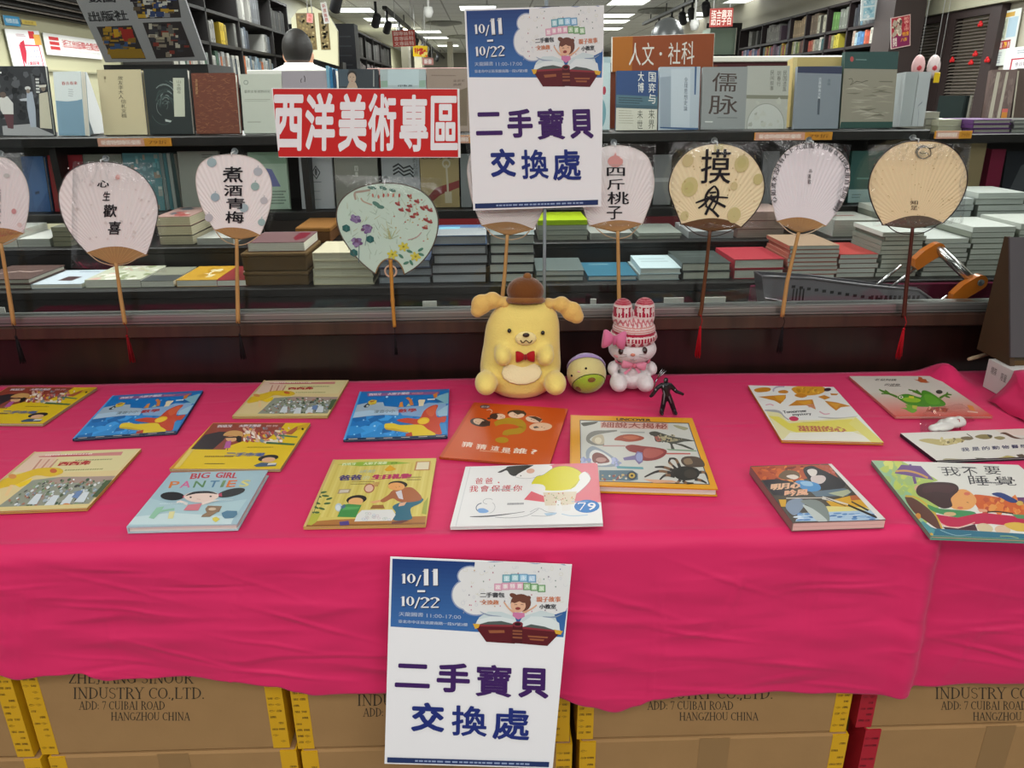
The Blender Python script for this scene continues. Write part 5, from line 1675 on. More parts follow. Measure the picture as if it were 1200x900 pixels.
for k in range(16):
 u = 930 + k * 9
 v = 336 + k * 1.3
 a = at_y(u, v, YB_ - .0025)
 gr.box(a.x - .005, YB_ - .0022, a.z - .004, a.x + .005, YB_ - .0012, a.z + .004, '#1f1e20')
for k in range(11):
 u = 1022 + k * 5.4
 a, b = at_y(u, 346, YB_), at_y(u, 362, YB_)
 gr.box(a.x - .0035, YB_ - .0022, b.z, a.x + .0035, YB_ - .0012, a.z, '#2a2124')
for k in range(4):
 u = 930 + k * 4
 a, b = at_y(u, 338, YB_), at_y(u, 352, YB_)
 gr.box(a.x - .002, YB_ - .0022, b.z, a.x + .002, YB_ - .0012, a.z, '#1f1e20')
gr.build('slot_grid', PLASTIC, t)
MB().tube([at_y(u, v, YB_ - .016) for u, v in ((896, 350), (940, 356), (985, 364), (1012, 366))], .0035, '#8a8487', 8).build('wire_stay', METAL, t)
hb = MB()
hb.tube([at_y(1098, 290, 2.06), at_y(1144, 333, 1.985)], .0135, '#c9c9c9', 14)
hdl = hb.build('handle_bar', METAL, t)
for k, (us, dep) in enumerate((((1020, 340, 1056, 311), 2.075), ((1041, 339, 1077, 311), 2.065), ((1082, 366, 1110, 347), 1.99), ((1108, 366, 1128, 351), 1.988))):
 MB().tube([at_y(us[0], us[1], dep), at_y(us[2], us[3], dep)], .0045, '#d5d5d5', 10).build('support_rod', METAL, t)
for k, (p0, p1, dep, w0, w1) in enumerate((((1068, 309), (1097, 292), 2.06, .03, .019), ((1112, 350), (1146, 330), 1.985, .031, .02))):
 a, b = at_y(*p0, dep), at_y(*p1, dep)
 d = (b - a)
 L = d.length
 d.normalize()
 n = Vector((-d.z, 0, d.x))
 pts = [(0, -.008), (0.004, -w0 * .72), (L * .6, -w1), (L, -w1)]
 for j in range(9):
  an = R(-90 + 180 * j / 8)
  pts.append((L + w1 * math.cos(an), w1 * math.sin(an)))
 pts += [(L * .55, w1), (.01, w0 * .35)]
 g = MB()
 g.prism(pts, a + Vector((0, .012, 0)), d, n, (0, -1, 0), .024, '#c9701c', '#a85a14')
 if k == 1:
  g.lathe([(.001, 0), (.009, 0), (.009, -.003), (.001, -.003)], '#5a5a5a', b + Vector((0, -.0121, 0)), 14, Matrix.Rotation(R(-90), 3, 'X'))
 g.build('orange_grip', PLASTIC, t)['label'] = 'orange grip'
for k, (u, v, w) in enumerate(((504, 368, 17), (695, 364, 7), (789, 363, 24), (836, 362, 28), (3, 374, 10))):
 p = at_y(u, v, 2.0)
 hw = w / 890 * 1.0
 o = MB().box(p.x - hw, 2.0, .9085, p.x + hw, 2.004, .9085 + .034, '#b9b9b2').build('price_tag', PAPER, None, (p.x, 2.0, .9085))
 tag(o, 'small white tag on the inner sill, ' + ['left of the yellow plush', 'between the two plush toys', 'right of the rabbit plush, narrower', 'right of the rabbit plush, wider', 'at the far left'][k], 'label', 'white sill tags')
# ============================================================ FANS, BANNER AND POSTER ON THE GLASS
FY = 1.912
def catmull(pts, k=4, closed=False):
 out = []
 n = len(pts)
 for i in range(n if closed else n - 1):
  p0, p1, p2, p3 = (pts[(i + j) % n] if closed else pts[min(max(i + j, 0), n - 1)] for j in (-1, 0, 1, 2))
  for s in range(k):
   t = s / k
   out.append(tuple(.5 * (2 * p1[a] + (p2[a] - p0[a]) * t + (2 * p0[a] - 5 * p1[a] + 4 * p2[a] - p3[a]) * t * t + (3 * p1[a] - p0[a] - 3 * p2[a] + p3[a]) * t ** 3) for a in (0, 1)))
 if not closed:
  out.append(tuple(pts[-1]))
 return out
def fan(label, crop, disc, arc, apex, bow, handle, paper, rim=None, rimw=.0012, wood='#b88c54', ribc='#b58a58', art=None, tassel=None, sleeve=None, hook=None, bowc='#b99a78', tassel_len=.07):
 """disc: outline from lower left round the top to lower right; arc: lower right back to lower left"""
 x0, y0, s = crop
 px = lambda p: (x0 + p[0] / s, y0 + p[1] / s)
 def W(p, dy=0):
  return at_y(*px(p), FY - dy)
 dc = catmull(disc, 4)
 ar = catmull(arc, 3)
 ctr = W((sum(p[0] for p in dc) / len(dc), sum(p[1] for p in dc) / len(dc)))
 th = thing('hand_fan', label, 'fan', W(handle[-1]), 'paper fans hung on the shop window')
 loop = dc + ar[1:-1]
 L3 = [W(p) for p in loop]
 org = Vector((min(p.x for p in L3), FY, min(p.z for p in L3)))
 ap = W(apex)
 f = MB()
 n = len(dc)
 m = len(ar)
 rows = []
 steps = 9
 NR = 75
 poly = [(p.x, p.z) for p in L3]
 def hits(a):
  d = (math.sin(a), math.cos(a))
  hs = []
  for i in range(len(poly)):
   (ax, az), (bx, bz) = poly[i], poly[(i + 1) % len(poly)]
   ex_, ez_ = bx - ax, bz - az
   den = d[0] * ez_ - d[1] * ex_
   if abs(den) < 1e-12:
    continue
   t_ = ((ax - ap.x) * ez_ - (az - ap.z) * ex_) / den
   u_ = ((ax - ap.x) * d[1] - (az - ap.z) * d[0]) / den
   if t_ > 0 and -1e-9 <= u_ <= 1 + 1e-9:
    hs.append(t_)
  return (min(hs), max(hs)) if hs and max(hs) - min(hs) > 1e-4 else None
 A0, A1 = None, None
 lcor, rcor = W(disc[0]), W(disc[-1])
 aL = math.atan2(lcor.x - ap.x, lcor.z - ap.z)
 aR = math.atan2(rcor.x - ap.x, rcor.z - ap.z)
 prev = None
 amp = .0006
 for k in range(NR + 1):
  a = aL + .004 + (aR - aL - .008) * k / NR
  h = hits(a)
  if not h:
   prev = None
   continue
  row = []
  off = amp * (1 if k % 2 else -1)
  for j in range(steps + 1):
   r = h[0] + (h[1] - h[0]) * j / steps
   q = .35 + .65 * j / steps
   row.append((ap.x + r * math.sin(a), FY + off * q, ap.z + r * math.cos(a)))
  if prev:
   f.grid([prev, row], paper, False)
  prev = row
 face = f.build('paper_face', FANPAPER, th)
 if art:
  H = max(p.z for p in L3) - org.z
  Wd = max(p.x for p in L3) - org.x
  q0 = [(org.x, org.z + H), (org.x + Wd, org.z + H), (org.x + Wd, org.z), (org.x, org.z)]
  A = Art(Wd, H, [(0, 0), (1, 0), (1, 1), (0, 1)])
  A.m = lambda p: (lambda w: (w.x - org.x, w.z - org.z))(W(p))
  art(A)
  im = MB()
  A.put(im, org + Vector((0, -amp - .0012, 0)), (1, 0, 0), (0, 0, 1))
  im.build('brush_writing', PAPER, face)
 rmc = rim or '#cfc4bc'
 MB().tube([W(p, .0008) for p in dc], rimw if rim else .0009, rmc, 6).build('rim', BAMBOO, th)
 rb = MB()
 rb.prism([(ap.x, ap.z)] + [(W(q_).x, W(q_).z) for q_ in ar], (0, FY + .0014, 0), (1, 0, 0), (0, 0, 1), (0, -1, 0), .0007, dim(ribc, .8))
 nr = 26
 a2 = catmull(arc, 14)
 for k in range(nr):
  q = a2[int(round((len(a2) - 1) * k / (nr - 1)))]
  w = W(q)
  d = Vector((w.x - ap.x, 0, w.z - ap.z))
  nrm = Vector((-d.z, 0, d.x)).normalized()
  a0, a1 = .0004, d.length * math.radians(1.1)
  w = w + d * .03
  P = [Vector((ap.x, FY + .0003, ap.z)) - nrm * a0, Vector((ap.x, FY + .0003, ap.z)) + nrm * a0, Vector((w.x, FY + .0003, w.z)) + nrm * a1, Vector((w.x, FY + .0003, w.z)) - nrm * a1]
  g = [p + Vector((0, .0012, 0)) for p in P]
  rb.add(P + g, [(0, 1, 2, 3), (7, 6, 5, 4), (0, 4, 5, 1), (1, 5, 6, 2), (2, 6, 7, 3), (3, 7, 4, 0)], ribc if k % 2 else dim(ribc, .86))
 rb.build('ribs', BAMBOO, th)
 if bow:
  MB().tube([W(p, .0004) for p in catmull(bow, 4)], .0013, bowc, 6).build('bow', BAMBOO, th)
 hp = [W(p, .001) for p in handle]
 hl = []
 for i in range(len(hp) - 1):
  for j in range(6):
   hl.append(hp[i].lerp(hp[i + 1], j / 6))
 hl.append(hp[-1])
 MB().tube(hl, [.0042 + .0016 * k / len(hl) for k in range(len(hl))], wood, 10).build('handle', BAMBOO, th)
 e = hp[-1]
 if tassel:
  cd = MB()
  cd.tube([(e.x, FY - .006, e.z + .005), (e.x + .006, FY - .008, e.z - .012), (e.x + .002, FY - .008, e.z - .03)], .0009, tassel, 6)
  c_ = cd.build('cord', CLOTHY, th)
  tm = MB()
  tx, tz = e.x + .002, e.z - .03
  tm.ell((tx, FY - .008, tz), (.0035, .0035, .004), tassel, None, 10, 6)
  rr = random.Random(3)
  for k in range(22):
   dx, dy = rr.uniform(-1, 1), rr.uniform(-1, 1)
   tm.tube([(tx + dx * .002, FY - .008 + dy * .002, tz - .003), (tx + dx * .005, FY - .008 + dy * .004, tz - tassel_len * .5), (tx + dx * .0075, FY - .008 + dy * .005, tz - tassel_len * rr.uniform(.9, 1.05))], .0009, tassel, 5)
  tm.build('tassel', CLOTHY, th)
 if sleeve:
  sp = [W(p, .006) for p in sleeve]
  sb = MB()
  rr = random.Random(len(label))
  nu, nv = 14, 16
  for dy in (0, .012):
   g = []
   for i in range(nv + 1):
    row = []
    for j in range(nu + 1):
     u_, v_ = j / nu, i / nv
     q = sp[0].lerp(sp[1], u_).lerp(sp[3].lerp(sp[2], u_), v_)
     edge = min(u_, 1 - u_, v_, 1 - v_)
     k_ = (edge * 8 if edge < .125 else 1)
     yy = (FY - .0065 * k_ - .001) if dy == 0 else (FY + .0055 * k_ - .001)
     yy += rr.uniform(-.0012, .0012) * (1 if edge > 0 else 0)
     row.append((q.x, yy, q.z))
    g.append(row)
   sb.grid(g if dy == 0 else [list(reversed(r_)) for r_ in g], '#ffffff', True)
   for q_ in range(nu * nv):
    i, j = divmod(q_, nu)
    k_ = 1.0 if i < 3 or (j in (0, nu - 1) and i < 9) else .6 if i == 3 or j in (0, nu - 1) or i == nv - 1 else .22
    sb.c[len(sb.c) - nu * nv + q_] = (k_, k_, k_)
  sb.build('plastic_sleeve', SLEEVE, th)
 tp = max(L3, key=lambda p: p.z)
 hk = MB()
 M = Matrix.Rotation(R(90), 3, 'X')
 hk.lathe([(.001, -.010), (.003, -.010), (.003, -.002), (.007, .0), (.008, .004)], '#9aa0a2', (tp.x, GLASS_Y - .006, tp.z + .006), 16, Matrix.Rotation(R(90), 3, 'X'))
 hk.tube([(tp.x, GLASS_Y - .008, tp.z + .006), (tp.x, FY - .004, tp.z + .004), (tp.x, FY - .004, tp.z - .004)], .0016, '#d5d8d8', 6)
 hk.build('suction_hook', PLASTIC, th)
 return th
FANPAPER = PM('pleated_fan_paper', 0.75, 0.2, mottle=0.03)
INK = '#17141a'
def f1(A):
 A.scatter(480, 150, 1050, 700, 30, ['#d5cac6', '#dcd0cb'], 10, 2, pct=False)
 A.E(830, 225, 16, 18, '#dba8a0')
 for ch, cx, cy, w, h in (('心', 725, 272, 84, 50), ('生', 748, 358, 52, 66), ('歡', 772, 462, 96, 92), ('喜', 803, 582, 90, 96)):
  A.T(ch, cx - w / 2, cy - h / 2, cx + w / 2, cy + h / 2, INK, .025, sl=8)
fan('large round white pleated fan with four brush characters reading 心生歡喜', (0, 170, 6),
 [(610, 755), (540, 680), (470, 580), (430, 480), (411, 360), (430, 280), (470, 205), (540, 152), (640, 123), (740, 118), (850, 135), (960, 185), (1040, 260), (1095, 360), (1112, 470), (1092, 580), (1062, 690), (1030, 772)],
 [(1030, 772), (960, 740), (880, 718), (810, 713), (740, 718), (670, 735), (610, 755)], (815, 850),
 [(622, 762), (690, 815), (760, 840), (815, 846), (900, 830), (970, 792), (1018, 768)], [(815, 830), (850, 1080), (880, 1258)],
 '#e8e0dd', rim='#55504e', rimw=.0011, art=f1, tassel='#7a1218', sleeve=[(505, 115), (1070, 125), (1165, 900), (490, 865)])
def f0(A):
 A.E(100, 465, 17, 19, '#cf9494')
 A.E(140, 560, 16, 16, '#dcc3be')
 A.E(50, 215, 22, 16, '#c9c6c0')
 A.E(-60, 300, 22, 20, '#cf9f9c')
 A.V('人面桃花', -60, 250, 8, 560, INK, .02)
fan('egg shaped white fan with faint pink dots, partly cut by the left edge', (0, 170, 6),
 [(-238, 640), (-275, 520), (-300, 400), (-285, 250), (-225, 150), (-140, 100), (-40, 82), (60, 100), (130, 160), (180, 240), (203, 340), (200, 450), (185, 540), (165, 620)],
 [(165, 620), (80, 592), (0, 582), (-80, 584), (-160, 600), (-238, 640)], (6, 700),
 [(-225, 650), (-100, 690), (10, 700), (80, 680), (150, 625)], [(6, 690), (50, 960), (98, 1265)],
 '#e7dfdd', art=f0, tassel='#1f191b', sleeve=[(-330, 60), (160, 55), (270, 600), (-200, 680)])
def f2(A):
 for x, y, r, c in ((342, 152, 28, '#9db3b6'), (362, 355, 26, '#9aadb4'), (612, 205, 26, '#b1b6bb'), (596, 292, 25, '#94ada8'), (648, 375, 22, '#bcbabd'), (530, 418, 26, '#9fb1b5'), (325, 475, 24, '#bab8bb'), (634, 502, 22, '#9ab2b0')):
  A.E(x, y, r, r * .95, c)
  A.S([(x, y - r), (x + 3, y - r - 10)], 5, c)
 for ch, cx, cy, w, h in (('煮', 465, 222, 120, 94), ('酒', 468, 316, 110, 66), ('青', 482, 392, 112, 66), ('梅', 476, 472, 110, 72)):
  A.T(ch, cx - w / 2, cy - h / 2, cx + w / 2, cy + h / 2, INK, .022)
fan('egg shaped white fan with blue grey plum spots and writing 煮酒青梅', (180, 160, 5),
 [(358, 547), (310, 470), (270, 380), (250, 290), (250, 220), (275, 160), (330, 122), (400, 109), (480, 106), (560, 120), (620, 150), (665, 205), (689, 270), (692, 340), (680, 420), (655, 500), (625, 577)],
 [(625, 577), (560, 547), (490, 534), (420, 534), (358, 547)], (487, 608),
 [(362, 552), (410, 608), (490, 636), (560, 622), (615, 580)], [(487, 600), (490, 850), (495, 1092)],
 '#e9e2df', art=f2, tassel='#1f191b', tassel_len=.065)
fan('white fan mostly hidden behind the hanging date poster', (560, 190, 5),
 [(22, 370), (-30, 240), (-55, 120), (-60, 20), (-20, -90), (80, -140), (190, -150), (300, -130), (390, -60), (420, 40), (415, 150), (380, 280), (325, 392)],
 [(325, 392), (250, 362), (180, 350), (100, 355), (22, 370)], (173, 432),
 [(40, 375), (90, 430), (175, 455), (260, 440), (310, 395)], [(173, 425), (158, 650), (140, 830)],
 '#e5dedb', tassel=None, sleeve=[(-80, -160), (440, -160), (350, 400), (0, 400)])
def f5(A):
 A.E(805, -5, 45, 34, '#d99a94')
 A.P([(790, -20), (805, -60), (822, -20)], '#d99a94')
 A.Rr(770, 14, 850, 18, '#b9a39c')
 for ch, cx, cy, w, h in (('四', 808, 56, 108, 52), ('斤', 808, 130, 104, 66), ('桃', 822, 210, 128, 76), ('子', 800, 296, 92, 80)):
  A.T(ch, cx - w / 2, cy - h / 2, cx + w / 2, cy + h / 2, INK, .018)
fan('white fan with a pink peach and writing 四斤桃子 right of the date poster', (560, 190, 5),
 [(655, 372), (625, 290), (605, 190), (600, 90), (620, 10), (680, -60), (760, -92), (850, -95), (940, -70), (1000, -20), (1030, 80), (1030, 160), (1010, 240), (965, 360)],
 [(965, 360), (890, 345), (820, 340), (740, 350), (655, 372)], (820, 414),
 [(690, 385), (750, 430), (822, 448), (890, 430), (945, 370)], [(820, 405), (824, 640), (828, 840)],
 '#e7e0de', art=f5, tassel=None, sleeve=[(620, -110), (1050, -105), (1010, 370), (640, 385)])
def f6(A):
 for (x, y, r, c) in ((230, 190, 40, '#cdbd8a'), (240, 345, 60, '#c9bc82'), (235, 350, 36, '#c2b878'), (545, 210, 52, '#c9bc84'), (545, 205, 32, '#c3b87a'), (640, 300, 34, '#c6ba80'), (500, 510, 48, '#c9bd84'), (410, 110, 34, '#cabd86'), (210, 515, 30, '#ccbf8a'), (500, 340, 26, '#d0c08e')):
  A.E(x, y, r * .8, r, c, 20, 14)
 A.scatter(150, 130, 640, 560, 60, ['#a8905e', '#b7a06c'], 4, 7, pct=False)
 A.T('摸', 300, 120, 478, 330, INK, .02, sl=10)
 S = lambda *p, w=(9, 15, 8): A.S(catmull(p, 4), [w[0] + (w[1] - w[0]) * min(1, i / 4) if i < len(catmull(p, 4)) / 2 else w[1] + (w[2] - w[1]) * (i / len(catmull(p, 4))) for i in range(len(catmull(p, 4)))], INK)
 S((385, 338), (350, 370), (330, 415), (340, 455))
 S((385, 338), (405, 370), (400, 430), (375, 480))
 S((275, 438), (340, 415), (400, 405), (465, 408))
 S((340, 400), (380, 425), (450, 462), w=(8, 14, 16))
 S((400, 395), (360, 450), (332, 508), w=(8, 14, 16))
 S((330, 455), (370, 480), (410, 520), w=(8, 14, 16))
 S((290, 470), (330, 440), (370, 390))
 S((355, 380), (395, 375))
 S((350, 405), (395, 400))
fan('cream fan with green tint, dark rim and two bold brush characters', (760, 150, 5),
 [(190, 562), (150, 460), (122, 380), (120, 320), (140, 250), (180, 185), (240, 130), (320, 100), (400, 92), (480, 98), (560, 130), (620, 182), (665, 260), (680, 340), (665, 420), (620, 500), (545, 580)],
 [(545, 580), (470, 542), (380, 528), (290, 537), (190, 562)], (360, 608),
 [(205, 565), (280, 620), (362, 636), (440, 620), (515, 585)], [(360, 600), (340, 800), (310, 1060), (300, 1100)],
 '#ead9b0', rim='#33261f', rimw=.0014, wood='#5b3418', ribc='#6a4a2a', bowc='#33261f', art=f6, tassel='#a81420', tassel_len=.082, sleeve=[(118, 85), (712, 80), (700, 580), (150, 590)])
def f7(A):
 txt = '心如流水古月有人下九酒閒不知春秋山河天雨百世同歸明'
 pts = catmull([(735, 430), (728, 350), (742, 270), (775, 190), (830, 130), (900, 108), (980, 104), (1055, 120), (1118, 160), (1155, 215), (1165, 290), (1152, 370), (1118, 440), (1085, 490)], 6)
 d = [0]
 for i in range(1, len(pts)):
  d.append(d[-1] + math.hypot(pts[i][0] - pts[i - 1][0], pts[i][1] - pts[i - 1][1]))
 for k, ch in enumerate(txt):
  s_ = d[-1] * (k + .5) / len(txt)
  i = max(j for j in range(len(d)) if d[j] <= s_)
  i = min(i, len(pts) - 2)
  x, y = pts[i]
  dx, dy = pts[i + 1][0] - x, pts[i + 1][1] - y
  L = math.hypot(dx, dy)
  dx, dy = dx / L * 17, dy / L * 17
  nx, ny = dy, -dx
  A.TQ(ch, (x - dx - nx, y - dy - ny), (x + dx - nx, y + dy - ny), (x - dx + nx, y - dy + ny), INK, .02)
 A.V('品', 938, 240, 956, 262, '#4a4448', 0)
 A.V('清歡', 930, 268, 950, 330, '#2a262a', .01)
fan('egg shaped white fan ringed with small calligraphy along its rim', (760, 150, 5),
 [(752, 545), (725, 440), (716, 350), (730, 260), (770, 180), (830, 120), (900, 94), (980, 90), (1060, 105), (1130, 150), (1172, 210), (1180, 285), (1165, 370), (1120, 470), (1040, 572)],
 [(1040, 572), (970, 538), (890, 523), (820, 528), (752, 545)], (880, 618),
 [(765, 552), (820, 605), (882, 626), (950, 612), (1025, 572)], [(880, 610), (850, 740), (812, 900), (783, 1105)],
 '#e8e2e4', art=f7, tassel='#1f191b', tassel_len=.068, sleeve=[(715, 65), (1195, 100), (1080, 640), (740, 570)], bowc='#c9b89a')
def f8(A):
 rr = random.Random(2)
 for k in range(70):
  A.E(rr.uniform(310, 850), rr.uniform(100, 540), 3, 3, '#b79a68', n=6)
 for k in range(7):
  a0 = rr.uniform(0, 300)
  A.ring(608, 145, 46 - k * 2, 42 - k * 2, rr.uniform(3, 9), rr.choice(['#5a5850', '#3a3934', '#85806e']), a0, a0 + rr.uniform(60, 180), 14)
 A.S([(640, 122), (665, 115), (682, 108)], [8, 5, 3], '#3a3934')
 A.E(605, 150, 20, 18, '#cdbd98')
 A.S([(585, 140), (600, 150), (630, 145), (640, 160)], 4, '#4a4840')
 A.T('知', 532, 424, 576, 448, '#4a3a30', .01)
 A.T('足', 534, 454, 574, 480, '#4a3a30', .01)
fan('plain tan round fan with dark rim and a small ink circle at its top', (960, 150, 5),
 [(372, 568), (325, 480), (297, 400), (290, 330), (310, 250), (360, 170), (430, 110), (510, 80), (600, 75), (690, 80), (770, 110), (830, 170), (865, 250), (866, 330), (840, 410), (795, 485), (728, 556)],
 [(728, 556), (640, 520), (550, 514), (470, 530), (372, 568)], (548, 590),
 [(388, 560), (450, 608), (530, 624), (620, 610), (718, 552)], [(548, 580), (530, 760), (510, 940), (495, 1110)],
 '#ecd5aa', rim='#2e2320', rimw=.0015, wood='#4a2014', ribc='#6a5a4a', bowc='#2e2320', art=f8, tassel='#a81420', tassel_len=.082, sleeve=[(290, 100), (900, 90), (850, 560), (320, 580)])
def silk_fan():
 crop = (340, 160, 5)
 px = lambda p: (crop[0] + p[0] / crop[2], crop[1] + p[1] / crop[2])
 W = lambda p, dy=0: at_y(*px(p), FY - dy)
 th = thing('hand_fan', 'round pale green silk fan painted with purple and red flowers', 'fan', W((610, 1120)), 'paper fans hung on the shop window')
 disc = [(500, 805), (420, 740), (350, 660), (295, 570), (272, 480), (280, 410), (320, 350), (390, 305), (480, 278), (580, 272), (680, 285), (760, 315), (820, 365), (855, 430), (868, 500), (855, 590), (815, 680), (750, 755), (670, 808)]
 notch = [(670, 808), (655, 765), (625, 728), (585, 716), (545, 728), (515, 765), (500, 805)]
 loop = catmull(disc, 4) + catmull(notch, 3)[1:-1]
 P = [W(p) for p in loop]
 org = Vector((min(p.x for p in P), FY, min(p.z for p in P)))
 poly = [(p.x - org.x, p.z - org.z) for p in P]
 H, Wd = max(p[1] for p in poly), max(p[0] for p in poly)
 mb = MB()
 mb.prism(poly, org + Vector((0, .0008, 0)), (1, 0, 0), (0, 0, 1), (0, -1, 0), .0016, '#bdd2c2')
 face = mb.build('silk_face', PAPER, th)
 A = Art(Wd, H, [(0, 0), (1, 0), (1, 1), (0, 1)])
 A.m = lambda p: (lambda w: (w.x - org.x, w.z - org.z))(W(p))
 rr = random.Random(12)
 for k in range(120):
  x, y = rr.uniform(330, 820), rr.uniform(330, 740)
  if ((x - 570) / 270) ** 2 + ((y - 540) / 240) ** 2 > 1 or math.hypot(x - 590, y - 790) < 95:
   continue
  a = rr.uniform(-1.2, 1.2)
  l = rr.uniform(18, 44)
  A.S([(x, y), (x + math.sin(a) * l, y - math.cos(a) * l)], [3, 1.5], rr.choice(['#8fa890', '#9fb39c', '#7f9a86', '#a8a878']))
 for (x, y, w, h, a) in ((480, 300, 44, 16, 10), (545, 302, 40, 18, 20), (600, 315, 34, 16, 15), (505, 395, 42, 20, 30), (530, 412, 38, 18, 10)):
  A.E(x, y, w * .6, h * .6, '#567f70', a)
 A.S(catmull([(385, 370), (380, 330), (430, 320), (470, 312)], 4), 12, '#a89888')
 A.S(catmull([(415, 360), (430, 380), (480, 400)], 4), 9, '#b3a08c')
 for (x, y) in ((485, 345), (518, 352), (548, 345), (575, 342), (605, 345), (640, 345)):
  A.E(x, y, 6, 12, rr.choice(['#a85048', '#b87868', '#c29a8a']), rr.uniform(-20, 20))
 for (x, y, a) in ((700, 352, 40), (742, 380, 20), (630, 395, 30), (650, 430, 20), (700, 408, 15), (692, 432, 25), (738, 455, 10), (718, 470, 10), (795, 415, 20), (820, 432, 20), (818, 500, 15), (795, 488, 30), (790, 535, 10), (775, 420, 40)):
  A.E(x, y, 18, 8, '#8f3f3c', a)
  A.E(x + 8, y - 8, 8, 5, '#a8605a', a + 40)
 for k in range(26):
  A.E(rr.uniform(600, 830), rr.uniform(330, 620), 5, 4, rr.choice(['#a8605a', '#b88078', '#b5a070']))
 for (x, y) in ((380, 485), (452, 542), (388, 622)):
  for k in range(26):
   a, r_ = rr.uniform(0, 6.28), rr.uniform(0, 30)
   A.E(x + r_ * math.cos(a), y + r_ * math.sin(a) * .85, 12, 10, rr.choice(['#6f5a86', '#7d6a92', '#5f4c76', '#8a7a9c', '#6a4a6c']), n=8)
 for (x, y) in ((330, 538), (470, 602), (375, 682)):
  A.P([(x - 24, y - 14), (x, y - 24), (x + 20, y - 12), (x + 22, y + 12), (x, y + 22), (x - 22, y + 10)], '#2a5f5c')
  A.S([(x, y - 16), (x, y + 16)], 3, '#56807a')
 A.S([(405, 640), (402, 740)], 4, '#4a6670')
 A.S([(452, 560), (440, 640)], 3, '#5a7076')
 for (x, y) in ((665, 645), (600, 690), (735, 702)):
  for k in range(6):
   a = R(60 * k + 15)
   A.E(x + 18 * math.cos(a), y + 14 * math.sin(a), 15, 8, '#c9c04a', math.degrees(a))
  A.E(x, y, 7, 6, '#8f8a2a')
 for (x, y, a) in ((700, 672, 20), (765, 662, -30), (768, 690, 20), (650, 700, 40), (680, 740, -20), (710, 738, 60)):
  A.E(x, y, 18, 8, '#4f7f6a', a)
 for k in range(14):
  x, y = rr.uniform(540, 640), rr.uniform(490, 590)
  A.S([(590, 600), (x, y)], 2.5, rr.choice(['#a9ad70', '#8fa47a', '#b9b98a']))
 A.S(catmull([(690, 605), (740, 590), (770, 560)], 3), 5, '#b58f88')
 A.put(mb2 := MB(), org + Vector((0, -.0008, 0)), (1, 0, 0), (0, 0, 1))
 mb2.build('flower_painting', PAPER, face)
 MB().tube([W(p, .0006) for p in catmull(disc, 4)], .0016, '#5d5248', 6).build('rim', BAMBOO, th)
 c = W((590, 788))
 MB().tube([(c.x + .0142 * math.cos(R(a)), FY - .003, c.z + .0142 * math.sin(R(a))) for a in range(0, 361, 12)], .0026, '#c4a48c', 8).build('ring', BAMBOO, th)
 nb = MB().tube([W(p) for p in catmull(notch, 3)], .0022, '#8a7250', 6)
 nb.build('notch_trim', BAMBOO, th)
 hp = [W(p, .006) for p in ((588, 722), (592, 800), (600, 960), (612, 1115))]
 path, rad = [], []
 for i in range(len(hp) - 1):
  for j in range(8):
   path.append(hp[i].lerp(hp[i + 1], j / 8))
   rad.append(.0046 if j % 8 else .0056)
 path.append(hp[-1])
 rad.append(.005)
 MB().tube(path, rad, '#b97f33', 10).build('handle', BAMBOO, th)
 e = hp[-1]
 MB().tube([e, (e.x, FY - .008, e.z - .03)], .001, '#1c1718', 6).build('cord', CLOTHY, th)
 tm = MB()
 for k in range(18):
  dx, dy = rr.uniform(-1, 1), rr.uniform(-1, 1)
  tm.tube([(e.x + dx * .001, FY - .008 + dy * .001, e.z - .028), (e.x + dx * .005, FY - .008 + dy * .004, e.z - .075)], .0009, '#1c1718', 5)
 tm.build('tassel', CLOTHY, th)
 sp = [W(p, .006) for p in ((245, 225), (890, 245), (870, 820), (300, 815))]
 sb = MB()
 for dy in (0, 1):
  g = []
  for i in range(13):
   row = []
   for j in range(13):
    u_, v_ = j / 12, i / 12
    q = sp[0].lerp(sp[1], u_).lerp(sp[3].lerp(sp[2], u_), v_)
    edge = min(u_, 1 - u_, v_, 1 - v_)
    k_ = edge * 8 if edge < .125 else 1
    row.append((q.x, (FY - .0065 * k_ - .001 + rr.uniform(-.001, .001)) if dy == 0 else FY + .005 * k_ - .001, q.z))
   g.append(row)
  sb.grid(g if dy == 0 else [r_[::-1] for r_ in g], '#5a5a5a', True)
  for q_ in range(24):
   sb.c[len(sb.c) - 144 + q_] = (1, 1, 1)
 sb.build('plastic_sleeve', SLEEVE, th)
 tp = max(P, key=lambda p: p.z)
 hk = MB()
 hk.lathe([(.001, -.010), (.003, -.010), (.003, -.002), (.007, .0), (.008, .004)], '#9aa0a2', (tp.x, GLASS_Y - .006, tp.z + .006), 16, Matrix.Rotation(R(90), 3, 'X'))
 hk.tube([(tp.x, GLASS_Y - .008, tp.z + .006), (tp.x, FY - .004, tp.z + .004), (tp.x, FY - .004, tp.z - .004)], .0016, '#d5d8d8', 6)
 hk.build('suction_hook', PLASTIC, th)
silk_fan()
# ------------------------------------------------------------ the red banner
def p_banner(A):
 A.Q(0, 0, 100, 100, '#ecebea')
 q = [(130, 198), (1092, 196), (1098, 553), (162, 548)]
 A.P(q, '#c8201f')
 for ch, x0, y0, x1, y1 in (('西', 134, 222, 290, 524), ('洋', 296, 214, 454, 524), ('美', 466, 216, 620, 528), ('術', 622, 216, 772, 526), ('專', 786, 222, 940, 528), ('區', 950, 228, 1098, 520)):
  A.T(ch, x0, y0, x1, y1, '#ecebec', .038 if ch in '專區術' else .05)
board('banner', 'red banner with large white characters 西洋美術專區 stuck on the shop window', 'sign', [(318, 103.5), (538, 103.5), (540, 185), (327, 184)], y=1.9385, paint=p_banner, crop=(290, 60, 4.4444), mat=GLOSS, t=.0012)
